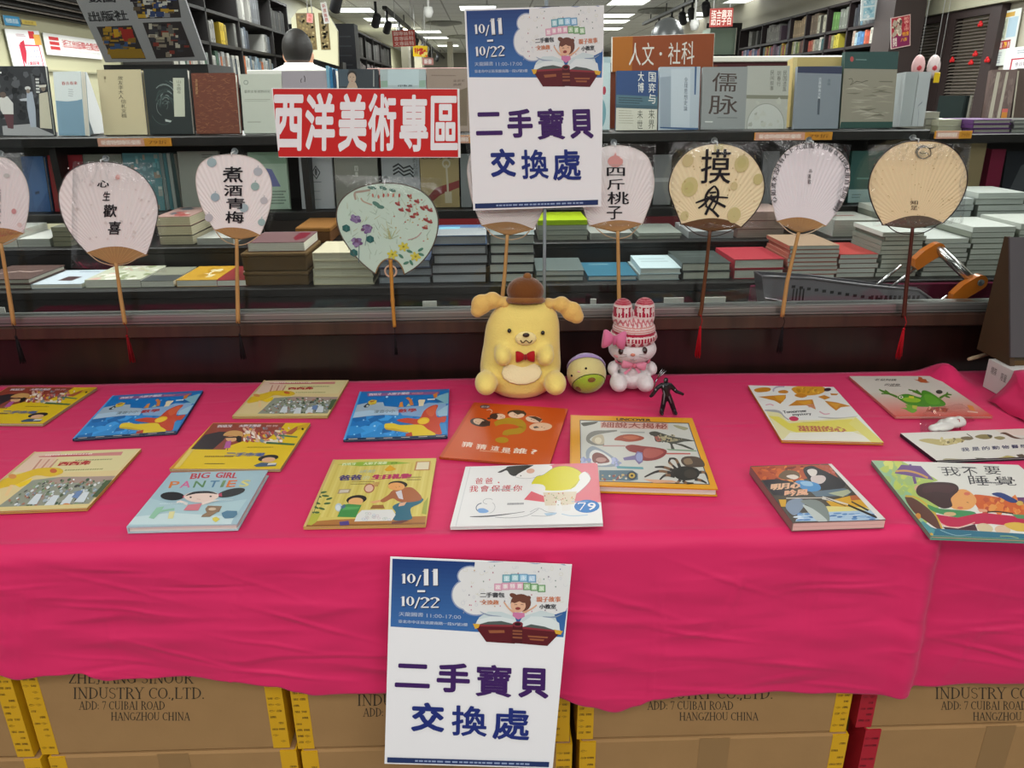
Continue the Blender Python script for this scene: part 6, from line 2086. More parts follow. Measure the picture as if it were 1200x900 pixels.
# ------------------------------------------------------------ the two date posters
def p_poster(A):
 """drawn in the reference frame of the lower poster (tl 458,652 ...), zoomed 5.2174 from (450,645)"""
 A.Q(0, 0, 100, 100, '#e9e9ea')
 for k in range(16):
  L = lambda t_: ((55 - 14 * t_, 48 + 414 * t_), (1150 - 53 * t_, 98 + 430 * t_))
  (a, b_), (c_, d_) = L(k / 16), L((k + 1) / 16 + .002)
  f_ = k / 15
  A.P([a, b_, d_, c_], (0.012 + .03 * f_, 0.045 + .10 * f_, 0.18 + .20 * f_))
 cl = ['#e2e2de', '#d9d9d8']
 for (x, y, rx, ry) in ((530, 155, 72, 55), (500, 270, 78, 85), (570, 330, 90, 60), (640, 230, 110, 150), (800, 200, 190, 140), (980, 230, 170, 150), (760, 110, 210, 40), (1010, 150, 135, 75)):
  A.E(x, y, rx + 8, ry + 8, '#8f9cb8', n=28)
 for (x, y, rx, ry) in ((530, 155, 72, 55), (500, 270, 78, 85), (570, 330, 90, 60), (640, 230, 110, 150), (800, 200, 190, 140), (980, 230, 170, 150), (760, 110, 210, 40), (1010, 150, 135, 75), (900, 330, 220, 80)):
  A.E(x, y, rx, ry, '#dededc', n=28)
 A.P([(560, 68), (1150, 95), (1140, 300), (1110, 370), (1030, 395), (600, 380), (540, 240)], '#dededc')
 rr = random.Random(6)
 for k in range(60):
  x, y = rr.uniform(480, 1120), rr.uniform(95, 360)
  A.ring(x, y, rr.uniform(6, 16), rr.uniform(5, 14), 2, rr.choice(['#c6c8ce', '#cdcfd2', '#d0cdb8']), 0, rr.choice([360, 200]), 9)
 for k in range(46):
  x, y = rr.uniform(470, 1125), rr.uniform(90, 380)
  A.E(x, y, 4, 5, rr.choice(['#b06a78', '#7a6a80', '#c98a9a', '#8a93a8', '#c9a07a', '#7d8f86']), n=6)
 for k, ch in enumerate('重南永紹'):
  x, y = 752 + 51 * k, 165 + abs(k - 1.4) * 4
  A.Rr(x - 26, y - 24, x + 26, y + 24, ['#5f98a8', '#5a94a8', '#6aa0c0', '#6a98b8'][k])
  A.Rr(x - 20, y - 18, x + 20, y + 18, ['#9fc9cc', '#a4cfd2', '#a9cfe4', '#a4c4e0'][k])
  A.T(ch, x - 16, y - 15, x + 16, y + 15, '#e6f0f4', .02)
 for k, ch in enumerate('故事特賣大書展'):
  x, y = 700 + 44 * k, 220 + (k - 3) ** 2 * 1.2 + k * 1.5 - 8
  g = k >= 4
  A.Rr(x - 23, y - 22, x + 23, y + 22, '#5f8f5a' if g else '#cf94a8')
  A.Rr(x - 18, y - 17, x + 18, y + 17, '#a9c9a0' if g else '#e0b4c4')
  A.T(ch, x - 14, y - 13, x + 14, y + 13, '#eef2e8', .02)
 A.T('二手書包', 588, 254, 742, 286, '#3a3b40', .03)
 A.T('‘交換趣', 588, 300, 706, 330, '#c4744a', .02)
 A.T('親子故事', 930, 280, 1082, 314, '#c9744c', .02)
 A.T('小教室', 948, 326, 1054, 356, '#3a3b40', .03)
 A.P([(585, 405), (640, 370), (720, 372), (800, 400), (820, 450), (560, 450)], '#c6d3d4')
 A.P([(575, 420), (680, 395), (800, 420), (815, 450), (560, 452)], '#d8e0df')
 A.P([(825, 445), (850, 400), (960, 365), (1040, 385), (1075, 480), (1080, 490), (830, 460)], '#c6d3d4')
 A.P([(830, 450), (900, 400), (1010, 405), (1070, 440), (1075, 485), (830, 462)], '#d8e0df')
 A.S(catmull([(590, 370), (640, 392), (720, 400)], 3), [3, 9, 3], '#8f9cb0')
 A.S(catmull([(1090, 385), (1040, 405), (970, 402)], 3), [3, 10, 3], '#7f90a8')
 A.P([(570, 452), (640, 432), (720, 428), (790, 445), (815, 466), (570, 466)], '#4f5a56')
 A.P([(840, 468), (900, 448), (980, 462), (1060, 490), (1060, 498), (840, 480)], '#4f5a56')
 A.P([(552, 448), (800, 455), (802, 566), (628, 555)], '#5a1820')
 A.P([(838, 462), (1085, 490), (1000, 580), (836, 566)], '#5a1820')
 A.P([(552, 448), (800, 452), (800, 464), (560, 460)], '#8a3038')
 A.P([(838, 462), (1085, 488), (1080, 498), (838, 474)], '#8a3038')
 A.P([(790, 448), (850, 452), (848, 566), (782, 562)], '#4d141c')
 for y in (482, 500, 522):
  A.P([(788, y), (846, y + 3), (846, y + 14), (788, y + 11)], '#8a5038')
 A.E(820, 448, 32, 17, '#7d2c38')
 A.E(820, 447, 20, 10, '#2a0e14')
 A.P([(546, 444), (590, 446), (580, 470), (560, 476)], '#d8a838')
 A.P([(1040, 480), (1094, 490), (1080, 512), (1050, 506)], '#d8a838')
 A.P([(640, 484), (738, 484), (740, 500), (648, 502)], '#96583a')
 A.P([(880, 516), (1004, 524), (1000, 534), (884, 526)], '#96583a')
 A.P([(890, 534), (980, 540), (976, 550), (894, 544)], '#96583a')
 for pts in ([(800, 378), (765, 352), (735, 312)], [(850, 378), (895, 360), (935, 332)]):
  A.S(catmull(pts, 3), [16, 15, 14, 13, 12, 11, 9][:len(catmull(pts, 3))] + [9] * 9, '#d8a888')
 A.P([(790, 375), (860, 380), (862, 402), (822, 420), (788, 398)], '#c978a0')
 A.E(838, 318, 62, 54, '#6a4034')
 A.E(793, 274, 24, 14, '#6a4034', 20)
 A.E(880, 290, 20, 14, '#6a4034', -20)
 A.E(822, 334, 46, 42, '#dcae90')
 A.P([(776, 310), (800, 290), (860, 288), (882, 320), (850, 318), (830, 308), (800, 320)], '#6a4034')
 A.S([(800, 330), (808, 326), (816, 330)], 3, '#4a2c26')
 A.S([(838, 330), (846, 326), (854, 331)], 3, '#4a2c26')
 A.E(820, 352, 16, 9, '#8f3f3c')
 sh = '#1a2c50'
 for dx, dy, c in ((5, 5, sh), (0, 0, '#e6e6e6')):
  A.serif('10', 104 + dx, 138 + dy, 196 + dx, 196 + dy, c, .2, .07)
  A.serif('/', 196 + dx, 150 + dy, 232 + dx, 208 + dy, c, .16, .1)
  A.serif('11', 232 + dx, 110 + dy, 346 + dx, 208 + dy, c, .24, .08)
  A.Rr(207 + dx, 239 + dy, 255 + dx, 251 + dy, c)
  A.serif('10', 100 + dx, 276 + dy, 188 + dx, 334 + dy, c, .2, .07)
  A.serif('/', 188 + dx, 284 + dy, 224 + dx, 344 + dy, c, .16, .1)
  A.serif('22', 222 + dx, 280 + dy, 344 + dx, 346 + dy, c, .2, .09)
 A.TQ('天龍圖書', (92, 396), (244, 402), (92, 370), '#aebcd4', .01)
 A.TQ('11:00-17:00', (264, 405), (474, 416), (264, 382), '#aebcd4', .0)
 A.TQ('臺北市中正區重慶南路一段57號2樓', (88, 438), (516, 460), (88, 418), '#aebcd4', .005)
 K = lambda x, y: ((400 + x / 3.46 - 450) * 5.2174, (640 + y / 3.46 - 645) * 5.2174)
 pr, bl_ = '#3c1a5c', '#1c2c74'
 for ch, (x0, y0, x1, y1), c in (('二', (214, 470, 362, 570), pr), ('手', (384, 466, 524, 590), pr), ('寶', (544, 474, 692, 606), pr), ('貝', (716, 486, 842, 612), pr),
         ('交', (280, 626, 420, 750), bl_), ('換', (446, 640, 592, 766), bl_), ('處', (612, 648, 764, 780), bl_)):
  a, b_, c_ = K(x0, y1), K(x1, y1 + (x1 - x0) * .04), K(x0 + 3, y0)
  A.TQ(ch, a, b_, c_, c, .031 if ch in '寶處換' else .055)
 A.Q(1.6, 96.3, 97.5, 99.0, '#1f3260')
 A.lines(18, 97.0, 90, 98.4, 1, '#8f9fc0', 4, .6)
LOWQ = [(458, 652), (670, 662), (648, 900), (450, 895.5)]
POSTER_CROP = (450, 645, 5.2174)
def poster(label, place, parent_w=None):
 """place: lower left corner, right and up directions, size"""
 O, ex, ey, W_, H_ = place
 A = Art(W_, H_, LOWQ, POSTER_CROP)
 p_poster(A)
 ex, ey = Vector(ex).normalized(), Vector(ey).normalized()
 en = ex.cross(ey)
 th = thing('poster', label, 'poster', Vector(O) + ex * W_ / 2)
 mb = MB()
 fbox(mb, Vector(O) - en * .0012, ex, ey, en, 0, W_, 0, H_, 0, .0012, '#e9e9ea')
 A.put(mb, O, ex, ey)
 mb.build('printed_sheet', GLOSS, th)
 return th
PY = 1.868
q = [at_y(u, v, PY) for u, v in ((546, 12), (709, 5), (703.5, 243), (553, 245.5))]
ex = ((q[1] - q[0]) + (q[2] - q[3]))
ey = ((q[0] - q[3]) + (q[1] - q[2]))
W_, H_ = ex.length / 2, ey.length / 2
ex.normalize()
ey = Vector((0, -1, 0)).cross(ex) * -1
ey = Vector((-ex.z, 0, ex.x))
c = sum(q, Vector()) / 4
O = c - ex * W_ / 2 - ey * H_ / 2
tp = poster('white second-hand exchange poster with date, hung high on the metal stand', (O, ex, ey, W_, H_))
t = thing('poster_stand', 'thin grey metal poster stand rising behind the yellow plush', 'stand', (0, PY, .75))
pz = at_y(638, 300, PY + .012)
MB().tube([(pz.x, PY + .012, .756), (pz.x, PY + .012, 1.66)], .0042, '#8f9ba0', 12).build('pole', PAINT, t)
MB().lathe([(.001, .0), (.03, .0), (.03, .004), (.012, .008), (.006, .02), (.001, .02)], '#8d9298', (pz.x, PY + .012, .7505), 28).build('base_plate', METAL, t)
MB().bbox(pz.x - .03, PY + .0022, 1.628, pz.x + .03, PY + .018, 1.645, '#9a9ea2', .002).build('clip', METAL, t)
MB().bbox(pz.x - .05, PY + .0022, 1.225, pz.x + .05, PY + .016, 1.235, '#9a9ea2', .002).build('lower_clip', METAL, t)
# ============================================================ THE TABLE OF CARTONS AND ITS CLOTH
TZ = 0.75
CY = 1.135
zs = at_y(500, 874, CY).z
_lay = [(0.0, zs - .0006), (zs + .0006, zs + (TZ - zs) / 2 - .003), (zs + (TZ - zs) / 2 - .002, TZ - .006)]
_cols = [(-300, 29, '#d0a018'), (38, 335, '#d0a018'), (346, 667, '#d0a018'), (677, 993, '#d0a018'), (1008, 1325, '#a81c2c')]
_txt = [None, (0, 0), (333, 8), (666, 0), (1010, 0)]
_cn = ['brown carton cut off at the left', 'first whole brown carton from the left', 'brown carton behind the lower poster', 'brown carton right of the lower poster', 'rightmost brown carton with red tape']
TXT = '#3c342a'
for ci, (u0, u1, tc) in enumerate(_cols):
 x0, x1 = at_y(u0, 850, CY).x, at_y(u1, 850, CY).x
 for li, (z0, z1) in enumerate(_lay):
  dx = [0.012, 0, .0][li] * (1 if ci in (0, 1, 4) else .5)
  if ci == 4 and li == 0:
   dx = .02
  xa, xb = x0 + dx, x1 + dx
  yf = CY + [-.004, 0, .01][li] + (.004 if ci % 2 else 0) + (.014 if ci == 4 else 0)
  pos = ['bottom layer', 'layer at the cloth hem', 'top layer under the cloth'][li]
  t = thing('carton', '%s, %s' % (_cn[ci], pos), 'carton', ((xa + xb) / 2, yf + .39, z0), 'cartons under the pink cloth')
  bd_ = MB()
  bd_.bbox(xa, yf, z0, xb, yf + .77, z1, '#9c7a50', .004)
  if _txt[ci] and li == 1:
   A = Art(xb - xa, z1 - z0)
   ox, oz = xa, z0
   du, dv = _txt[ci]
   dv2 = dv + (78 if li == 0 else 0)
   A.m = lambda p: (lambda w: (w.x - ox, w.z - oz))(at_y(p[0] / 3 + du, 640 + p[1] / 3 + dv2 - 0, yf))
   A.serif('ZHEJIANG SINOUR', 240, 446, 680, 482, TXT, .12, .05)
   A.serif('INDUSTRY CO.,LTD.', 255, 497, 720, 536, TXT, .12, .05)
   A.serif('ADD: 7 CUIBAI ROAD', 278, 545, 580, 574, TXT, .13, .06)
   A.serif('HANGZHOU CHINA', 390, 584, 668, 612, TXT, .13, .06)
   A.put(bd_, (xa, yf, z0), (1, 0, 0), (0, 0, 1), .0004)
  body = bd_.build('carton_body', CARD, t)
  rr = random.Random(ci * 3 + li)
  for side in (0, 1):
   w_ = .031
   tx0, tx1 = (xa - .0006, xa + w_) if side == 0 else (xb - w_, xb + .0006)
   tm = MB()
   tm.box(tx0, yf - .0007, z0 + .0015, tx1, yf + .06, z1 - .0015, tc)
   A = Art(tx1 - tx0, z1 - z0)
   for k in range(2):
    s = 'FRAGILE易碎勿壓', '注意防潮HANDLE'
    xx = 18 + 42 * k
    n = 14
    for j in range(n):
     if rr.random() < .75:
      ch = rr.choice('易碎勿壓小心輕放')
      A.TP(ch, xx, 6 + 90 * j / n, xx + 17, 6 + 90 * (j + .72) / n, '#4a3818' if tc != '#a81c2c' else '#4a1018', .01, -90)
   A.put(tm, (tx0, yf - .0007, z0), (1, 0, 0), (0, 0, 1), .0003)
   tp_ = tm.build('packing_tape', GLOSS, t)
   tp_['label'] = 'yellow packing tape' if tc != '#a81c2c' else 'red packing tape'
  if li == 0:
   MB().box((xa + xb) / 2 - .03, yf - .0006, z0 + .02, (xa + xb) / 2 + .03, yf - .0001, z1 - .001, '#8f7048').build('clear_tape', GLOSS, t)
# ------------------------------------------------------------ magenta cloth
def _cloth_mat(nt, N, L, b):
 tc = N.new('ShaderNodeTexCoord')
 mp = N.new('ShaderNodeMapping')
 mp.inputs['Scale'].default_value = (2.0, 7, 10)
 mp.inputs['Rotation'].default_value = (0, 0.12, 0)
 nz = N.new('ShaderNodeTexNoise')
 nz.noise_type = 'RIDGED_MULTIFRACTAL'
 nz.inputs['Scale'].default_value = 2.2
 nz.inputs['Detail'].default_value = 5
 nz.inputs['Distortion'].default_value = 0.8
 L.new(tc.outputs['Object'], mp.inputs['Vector'])
 L.new(mp.outputs['Vector'], nz.inputs['Vector'])
 n2 = N.new('ShaderNodeTexNoise')
 n2.inputs['Scale'].default_value = 5
 n2.inputs['Detail'].default_value = 3
 L.new(tc.outputs['Object'], n2.inputs['Vector'])
 n3 = N.new('ShaderNodeTexNoise')
 n3.inputs['Scale'].default_value = 700
 L.new(tc.outputs['Object'], n3.inputs['Vector'])
 b1 = N.new('ShaderNodeBump')
 b1.inputs['Strength'].default_value = 0.5
 b1.inputs['Distance'].default_value = 0.012
 L.new(nz.outputs['Fac'], b1.inputs['Height'])
 b2 = N.new('ShaderNodeBump')
 b2.inputs['Strength'].default_value = 0.5
 b2.inputs['Distance'].default_value = 0.01
 L.new(n2.outputs['Fac'], b2.inputs['Height'])
 L.new(b1.outputs['Normal'], b2.inputs['Normal'])
 b3 = N.new('ShaderNodeBump')
 b3.inputs['Strength'].default_value = 0.15
 b3.inputs['Distance'].default_value = 0.0006
 L.new(n3.outputs['Fac'], b3.inputs['Height'])
 L.new(b2.outputs['Normal'], b3.inputs['Normal'])
 L.new(b3.outputs['Normal'], b.inputs['Normal'])
 b.inputs['Base Color'].default_value = (0.62, 0.018, 0.108, 1)
 b.inputs['Roughness'].default_value = 0.6
 b.inputs['Specular IOR Level'].default_value = 0.25
 b.inputs['Sheen Weight'].default_value = 0.25
 b.inputs['Sheen Tint'].default_value = (1, 0.35, 0.5, 1)
PINK = node_mat('magenta_tablecloth', _cloth_mat)
YH = 1.112
_hem = [(u, v) for u, v in ((-400, 790), (-120, 792), (0, 786), (25, 792), (60, 788), (95, 786), (128, 797), (170, 794), (215, 791), (270, 793), (325, 800), (350, 806), (372, 810), (410, 808), (470, 806), (560, 808), (640, 812), (690, 824), (722, 832), (745, 824), (765, 816), (800, 811), (840, 808), (900, 809), (960, 812), (1010, 812), (1060, 811), (1100, 813), (1150, 809), (1200, 806), (1400, 806))]
_hx = [(at_y(u, v, YH).x, at_y(u, v, YH).z) for u, v in _hem]
def hem_z(x):
 for (xa, za), (xb, zb_) in zip(_hx, _hx[1:]):
  if xa <= x <= xb:
   k = (x - xa) / (xb - xa)
   k = k * k * (3 - 2 * k)
   return za + (zb_ - za) * k
 return _hx[0][1] if x < _hx[0][0] else _hx[-1][1]
_rc = random.Random(21)
CREASES = []
for _k in range(70):
 _a = R(_rc.choice([_rc.uniform(-28, 4), _rc.uniform(-20, 0), _rc.uniform(60, 110)]))
 CREASES.append((_rc.uniform(-1.1, 1.1), _rc.uniform(.42, .70), math.cos(_a), math.sin(_a), _rc.uniform(.0012, .003)))
XFOLD = at_y(1086, 720, 1.10).x
def sstep(a, b, x):
 t_ = min(1, max(0, (x - a) / (b - a)))
 return t_ * t_ * (3 - 2 * t_)
def cloth_front(x, z):
 """distance of the hanging face from the corridor"""
 y = 1.118 + .022 * sstep(XFOLD - .005, XFOLD + .03, x) - .014 * math.exp(-((x - XFOLD + .015) / .022) ** 2)
 d = TZ - z
 y -= .012 * min(1, d / .25)
 wv = .0035 * math.sin(x * 9 + 1.3) + .0025 * math.sin(x * 21 + z * 5) + .0012 * math.sin(x * 47 - z * 9)
 wv += .0014 * math.sin(z * 70 + x * 6) * min(1, d / .2)
 wv -= .014 * math.exp(-((x - .085 - .25 * d) / .02) ** 2) * min(1, d / .04) * max(0, 1 - d / .16)
 wv += .008 * math.exp(-((x - .055 - .25 * d) / .02) ** 2) * min(1, d / .04) * max(0, 1 - d / .16)
 for (fx, fz, ex_, ez_, am) in CREASES:
  u_ = (x - fx) * ex_ + (z - fz) * ez_
  v_ = -(x - fx) * ez_ + (z - fz) * ex_
  if abs(v_) < .02 and abs(u_) < .22:
   wv -= am * math.exp(-(v_ / .0035) ** 2) * math.exp(-(u_ / .09) ** 2)
 wv += .004 * mnoise.noise(Vector((x * 3.5, z * 9, 1.7))) + .0022 * mnoise.noise(Vector((x * 11 + z * 6, z * 26, 4.1)))
 return y + wv * min(1, d / .12)
cl = MB()
NX = 520
xs = [-1.65 + 3.25 * i / NX for i in range(NX + 1)]
rows = []
rnd = random.Random(3)
topn = 46
for i, x in enumerate(xs):
 col_ = []
 yb = 1.922 + .006 * math.sin(x * 4)
 ye = cloth_front(x, TZ - .03) + .03
 for j in range(topn + 1):
  y = yb + (ye - yb) * j / topn
  z = TZ - .0026 + .0011 * math.sin(x * 13 + y * 5) * math.sin(y * 17 + x * 3)
  z += .040 * math.exp(-((x - 1.2) / .035) ** 2 - ((y - 1.86) / .06) ** 2)
  z = z if z > TZ else min(z, TZ - .0002)
  col_.append((x, y, z))
 for k in range(1, 9):
  a = R(90 * k / 9)
  col_.append((x, ye - .03 * math.sin(a), TZ - .03 + .0298 * math.cos(a)))
 hz_ = hem_z(x)
 nz_ = 90
 for k in range(nz_ + 1):
  z = (TZ - .03) + (hz_ - (TZ - .03)) * k / nz_
  col_.append((x, cloth_front(x, z), z))
 rows.append(col_)
cl.grid([r_[::-1] for r_ in rows], '#ffffff', True)
o = cl.build('tablecloth', PINK, None, (0, 1.5, TZ))
sm = o.modifiers.new('thickness', 'SOLIDIFY')
sm.thickness = .0012
sm.offset = 1 if False else -1
tag(o, 'magenta pink cloth draped over the cartons as a table cover', 'tablecloth')
# ------------------------------------------------------------ picture books lying on the cloth
GT = 'picture books laid out on the pink cloth'
def tbook(label, quad, t, cover, art, ref=None, crop=None, pages='#e9e6dc', hard=True, spine='left', spine_c=None, base=0.0004, tilt=None, name='picture_book', w=None, spine_art=None, shift=(0, 0)):
 """quad: tl,tr,br,bl of the top face in the picture"""
 if tilt:
  p0, n0 = tilt
  P = [on_plane(u, v, p0 + n0 * t, n0) for u, v in quad]
 else:
  n0 = Vector((0, 0, 1))
  P = [at_z(u, v, TZ + base + t + .0006) for u, v in quad]
 tl, tr, br, bl = P
 ex = (tr - tl) + (br - bl)
 ey = (tl - bl) + (tr - br)
 W_, H_ = ex.length / 2, ey.length / 2
 ex.normalize(); ey.normalize()
 skew = ex.dot(ey) / 2
 ex, ey = (ex - ey * skew).normalized(), (ey - ex * skew).normalized()
 ey = (ey - ex * ex.dot(ey)).normalized()
 c = sum(P, Vector()) / 4 + Vector((shift[0], shift[1], 0))
 O = c - ex * W_ / 2 - ey * H_ / 2
 A = Art(W_, H_, ref or quad, crop)
 art(A)
 return make_book(name, label, 'book', O, ex, ey, W_, H_, t, cover, pages, A, hard, spine, spine_c, parts=4, group=GT, spine_art=spine_art)
Q_BLUE2 = [(417.5, 458), (523.7, 457), (527.5, 512.5), (408, 514)]
C_BLUE = (400, 450, 8.889)
def a_bluebook(A):
 A.Q(0, 0, 100, 100, '#1272bd')
 A.scatter(0, 55, 70, 98, 26, ['#2a8ad0', '#0f66ac', '#3a9ae0'], 9, 3)
 A.P([(140, 215), (240, 195), (330, 190), (420, 190), (440, 230), (580, 245), (600, 330), (440, 322), (300, 330), (110, 350)], '#9fb4c4')
 A.P([(125, 290), (300, 270), (420, 290), (600, 290), (600, 325), (440, 318), (300, 328), (110, 346)], '#a9c6dc')
 A.P([(560, 250), (800, 235), (900, 205), (1080, 215), (1100, 340), (820, 350), (640, 330)], '#86aad0')
 A.P([(960, 160), (1000, 130), (1095, 100), (1105, 220), (1020, 215), (960, 190)], '#7fb4c4')
 A.P([(870, 165), (960, 160), (1060, 205), (1000, 205)], '#1a5f9c')
 A.P([(240, 92), (1000, 88), (1000, 118), (250, 124)], '#8a5a8c')
 A.P([(150, 70), (1090, 66), (1094, 84), (148, 90)], '#3a6cac')
 A.TQ('西班牙', (258, 118), (395, 116), (258, 92), '#d8cfdc', .03)
 A.TQ('大獅子漫遊', (450, 116), (690, 112), (450, 90), '#d8cfdc', .03)
 A.TQ('WORLD', (706, 112), (830, 110), (706, 94), '#c98a90', .02)
 for (x, y, r) in ((452, 135, 14), (570, 345, 9), (370, 436, 12), (190, 436, 8), (175, 518, 9), (246, 372, 8), (446, 512, 8), (540, 408, 12), (720, 160, 7), (375, 482, 6), (545, 528, 8), (610, 508, 6)):
  A.E(x, y, r, r * .8, '#9fd0ee', n=8)
 A.P([(220, 230), (260, 196), (285, 215), (270, 240), (236, 244)], '#2c3a44')
 A.E(262, 226, 12, 10, '#b9c6c4')
 A.P([(262, 180), (300, 160), (352, 168), (350, 205), (300, 218), (270, 205)], '#d0b43a')
 A.P([(280, 178), (330, 170), (330, 180), (290, 190)], '#a85a2a')
 A.P([(590, 245), (600, 195), (625, 190), (640, 245)], '#d88a3a')
 A.P([(650, 150), (680, 140), (720, 170), (745, 225), (710, 232), (690, 180)], '#d07a3c')
 A.P([(668, 240), (690, 208), (716, 235)], '#a9c8a0')
 A.P([(785, 180), (800, 170), (860, 172), (858, 190), (850, 210), (846, 238), (800, 240), (796, 210)], '#e3d6b0')
 A.P([(935, 120), (980, 95), (980, 150), (950, 160)], '#cf7a30')
 A.P([(880, 165), (960, 162), (960, 176), (885, 178)], '#cfe0e8')
 A.TQ('漫遊小小', (340, 305), (560, 300), (340, 272), '#5a6a70', .0)
 A.TQ('數學', (590, 305), (785, 300), (590, 266), '#b03a3a', .03)
 A.P(catmull([(590, 378), (700, 360), (820, 370), (860, 290), (930, 240), (1000, 232), (985, 300), (1010, 360), (1095, 350), (1090, 410), (1040, 420), (1075, 525), (1000, 530), (880, 470), (760, 425), (640, 402)], 3, True), '#c8462c')
 A.P(catmull([(880, 290), (940, 250), (985, 245), (970, 330), (930, 350)], 3, True), '#d4603c')
 A.P([(1000, 300), (1105, 230), (1110, 345), (1020, 350)], '#9dc3d8')
 A.P(catmull([(470, 430), (490, 412), (560, 412), (640, 432), (840, 432), (920, 480), (1010, 540), (760, 545), (720, 500), (600, 486), (490, 470)], 3, True), '#e3c630')
 A.P([(480, 455), (600, 470), (720, 500), (720, 512), (600, 492), (490, 474)], '#c9a828')
 A.P([(700, 520), (760, 505), (775, 545), (705, 548)], '#b84028')
 A.E(868, 394, 62, 36, '#e6b820', -5)
 A.E(868, 398, 48, 26, '#eec832', -5)
 A.P([(1035, 430), (1100, 420), (1125, 520), (1080, 540)], '#3a8cc8')
 A.P([(80, 555), (1125, 540), (1128, 556), (78, 572)], '#15304f')
 for k in range(6):
  x = 125 + 178 * k
  A.P([(x, 560 - k * 2), (x + 90, 558 - k * 2), (x + 88, 572 - k * 2), (x, 574 - k * 2)], '#b9b0ac')
 A.Q(0, 0, 2.2, 100, '#4a9ad8')
tbook('blue picture book with a red fish, nearer the left edge of the table', [(131, 464), (239, 457), (206, 507), (86, 514)], .0055, '#18304c', a_bluebook, Q_BLUE2, C_BLUE)
tbook('blue picture book with a red fish, left of the orange book', Q_BLUE2, .0055, '#18304c', a_bluebook, Q_BLUE2, C_BLUE)
Q_CREAM1 = [(41, 530), (167, 525.5), (101, 595), (-47, 602)]
C_CREAM = (0, 515, 7.059)
def a_cream(A):
 A.Q(0, 0, 100, 100, '#d9c590')
 A.Q(3, 2, 97, 40, '#d8cd98')
 A.P([(290, 115), (520, 100), (380, 270), (110, 275)], '#dcbfa8')
 A.P([(320, 140), (1030, 100), (1010, 130), (330, 150)], '#c9807c')
 A.P([(430, 130), (750, 110), (745, 132), (430, 146)], '#b84a50')
 A.lines(14, 5, 60, 9, 1, '#f0e0d8', 3, .5)
 for k in range(5):
  A.P([(340 + k * 34, 165), (356 + k * 34, 163), (270 + k * 30, 270), (250 + k * 30, 270)], ['#c08a78', '#dcb49c'][k % 2])
 A.TQ('西西弗', (470, 222), (745, 210), (500, 186), '#b0282c', .035)
 A.lines(48, 17, 88, 21, 1, '#8a8f60', 5, .5)
 A.lines(48, 34, 90, 39, 1, '#9a9660', 6, .4)
 A.P(catmull([(-60, 420), (0, 350), (90, 310), (190, 280), (330, 240), (500, 240), (520, 280), (420, 310), (300, 300), (210, 340), (120, 380), (40, 400)], 3, True), '#d8b428')
 A.P([(120, 380), (270, 320), (240, 370), (160, 400)], '#e6c41c')
 A.P([(30, 470), (80, 380), (110, 380), (60, 470)], '#e2c08a')
 A.E(445, 262, 30, 18, '#c0622e')
 A.E(100, 310, 34, 20, '#cf8a4a')
 A.P([(270, 340), (420, 320), (520, 310), (940, 305), (700, 560), (-40, 570), (60, 500)], '#8f9484')
 A.P([(480, 315), (960, 300), (910, 345), (380, 370)], '#a58f84')
 rr = random.Random(5)
 def inside(x, y):
  s = (y - 300) / 260
  return 430 - s * 440 < x < 940 - s * 240
 for k in range(330):
  y = rr.uniform(335, 556)
  x = rr.uniform(-40, 930)
  if not inside(x, y):
   continue
  A.E(x, y, rr.uniform(7, 22), rr.uniform(5, 12), rr.choice(['#3f5a44', '#55684c', '#6f7f62', '#a8b4bc', '#cfd6d8', '#d8dcda', '#7f94a8', '#a2705c', '#4a4a48', '#8aa078', '#bcc8cc', '#9c8a80']), -30, n=7)
 for (x, y) in ((290, 500), (430, 510), (560, 500), (680, 480)):
  A.P([(x - 70, y + 40), (x + 10, y - 45), (x + 60, y - 45), (x + 10, y + 40)], '#cdd6da')
 A.P([(590, 480), (640, 430), (690, 420), (640, 490)], '#6a86b0')
 A.P([(760, 470), (880, 340), (930, 335), (800, 480)], '#4a5c3c')
 A.E(548, 545, 34, 16, '#c97a3a')
 A.Q(0, 94, 100, 100, '#d6c488')
 A.Q(0, 0, 1.8, 100, '#cdb681')
tbook('cream picture book with a festival crowd, at the left edge of the table', Q_CREAM1, .0055, '#c0964e', a_cream, Q_CREAM1, C_CREAM, spine_c='#b5803f')
tbook('cream picture book with a festival crowd, at the back between the blue books', [(310, 446), (410, 445.5), (382.5, 487), (271, 489)], .0055, '#b9a05c', a_cream, Q_CREAM1, C_CREAM)
Q_YEL2 = [(250, 497.5), (364, 495.5), (327.5, 552), (195, 552)]
C_YEL = (190, 485, 6.667)
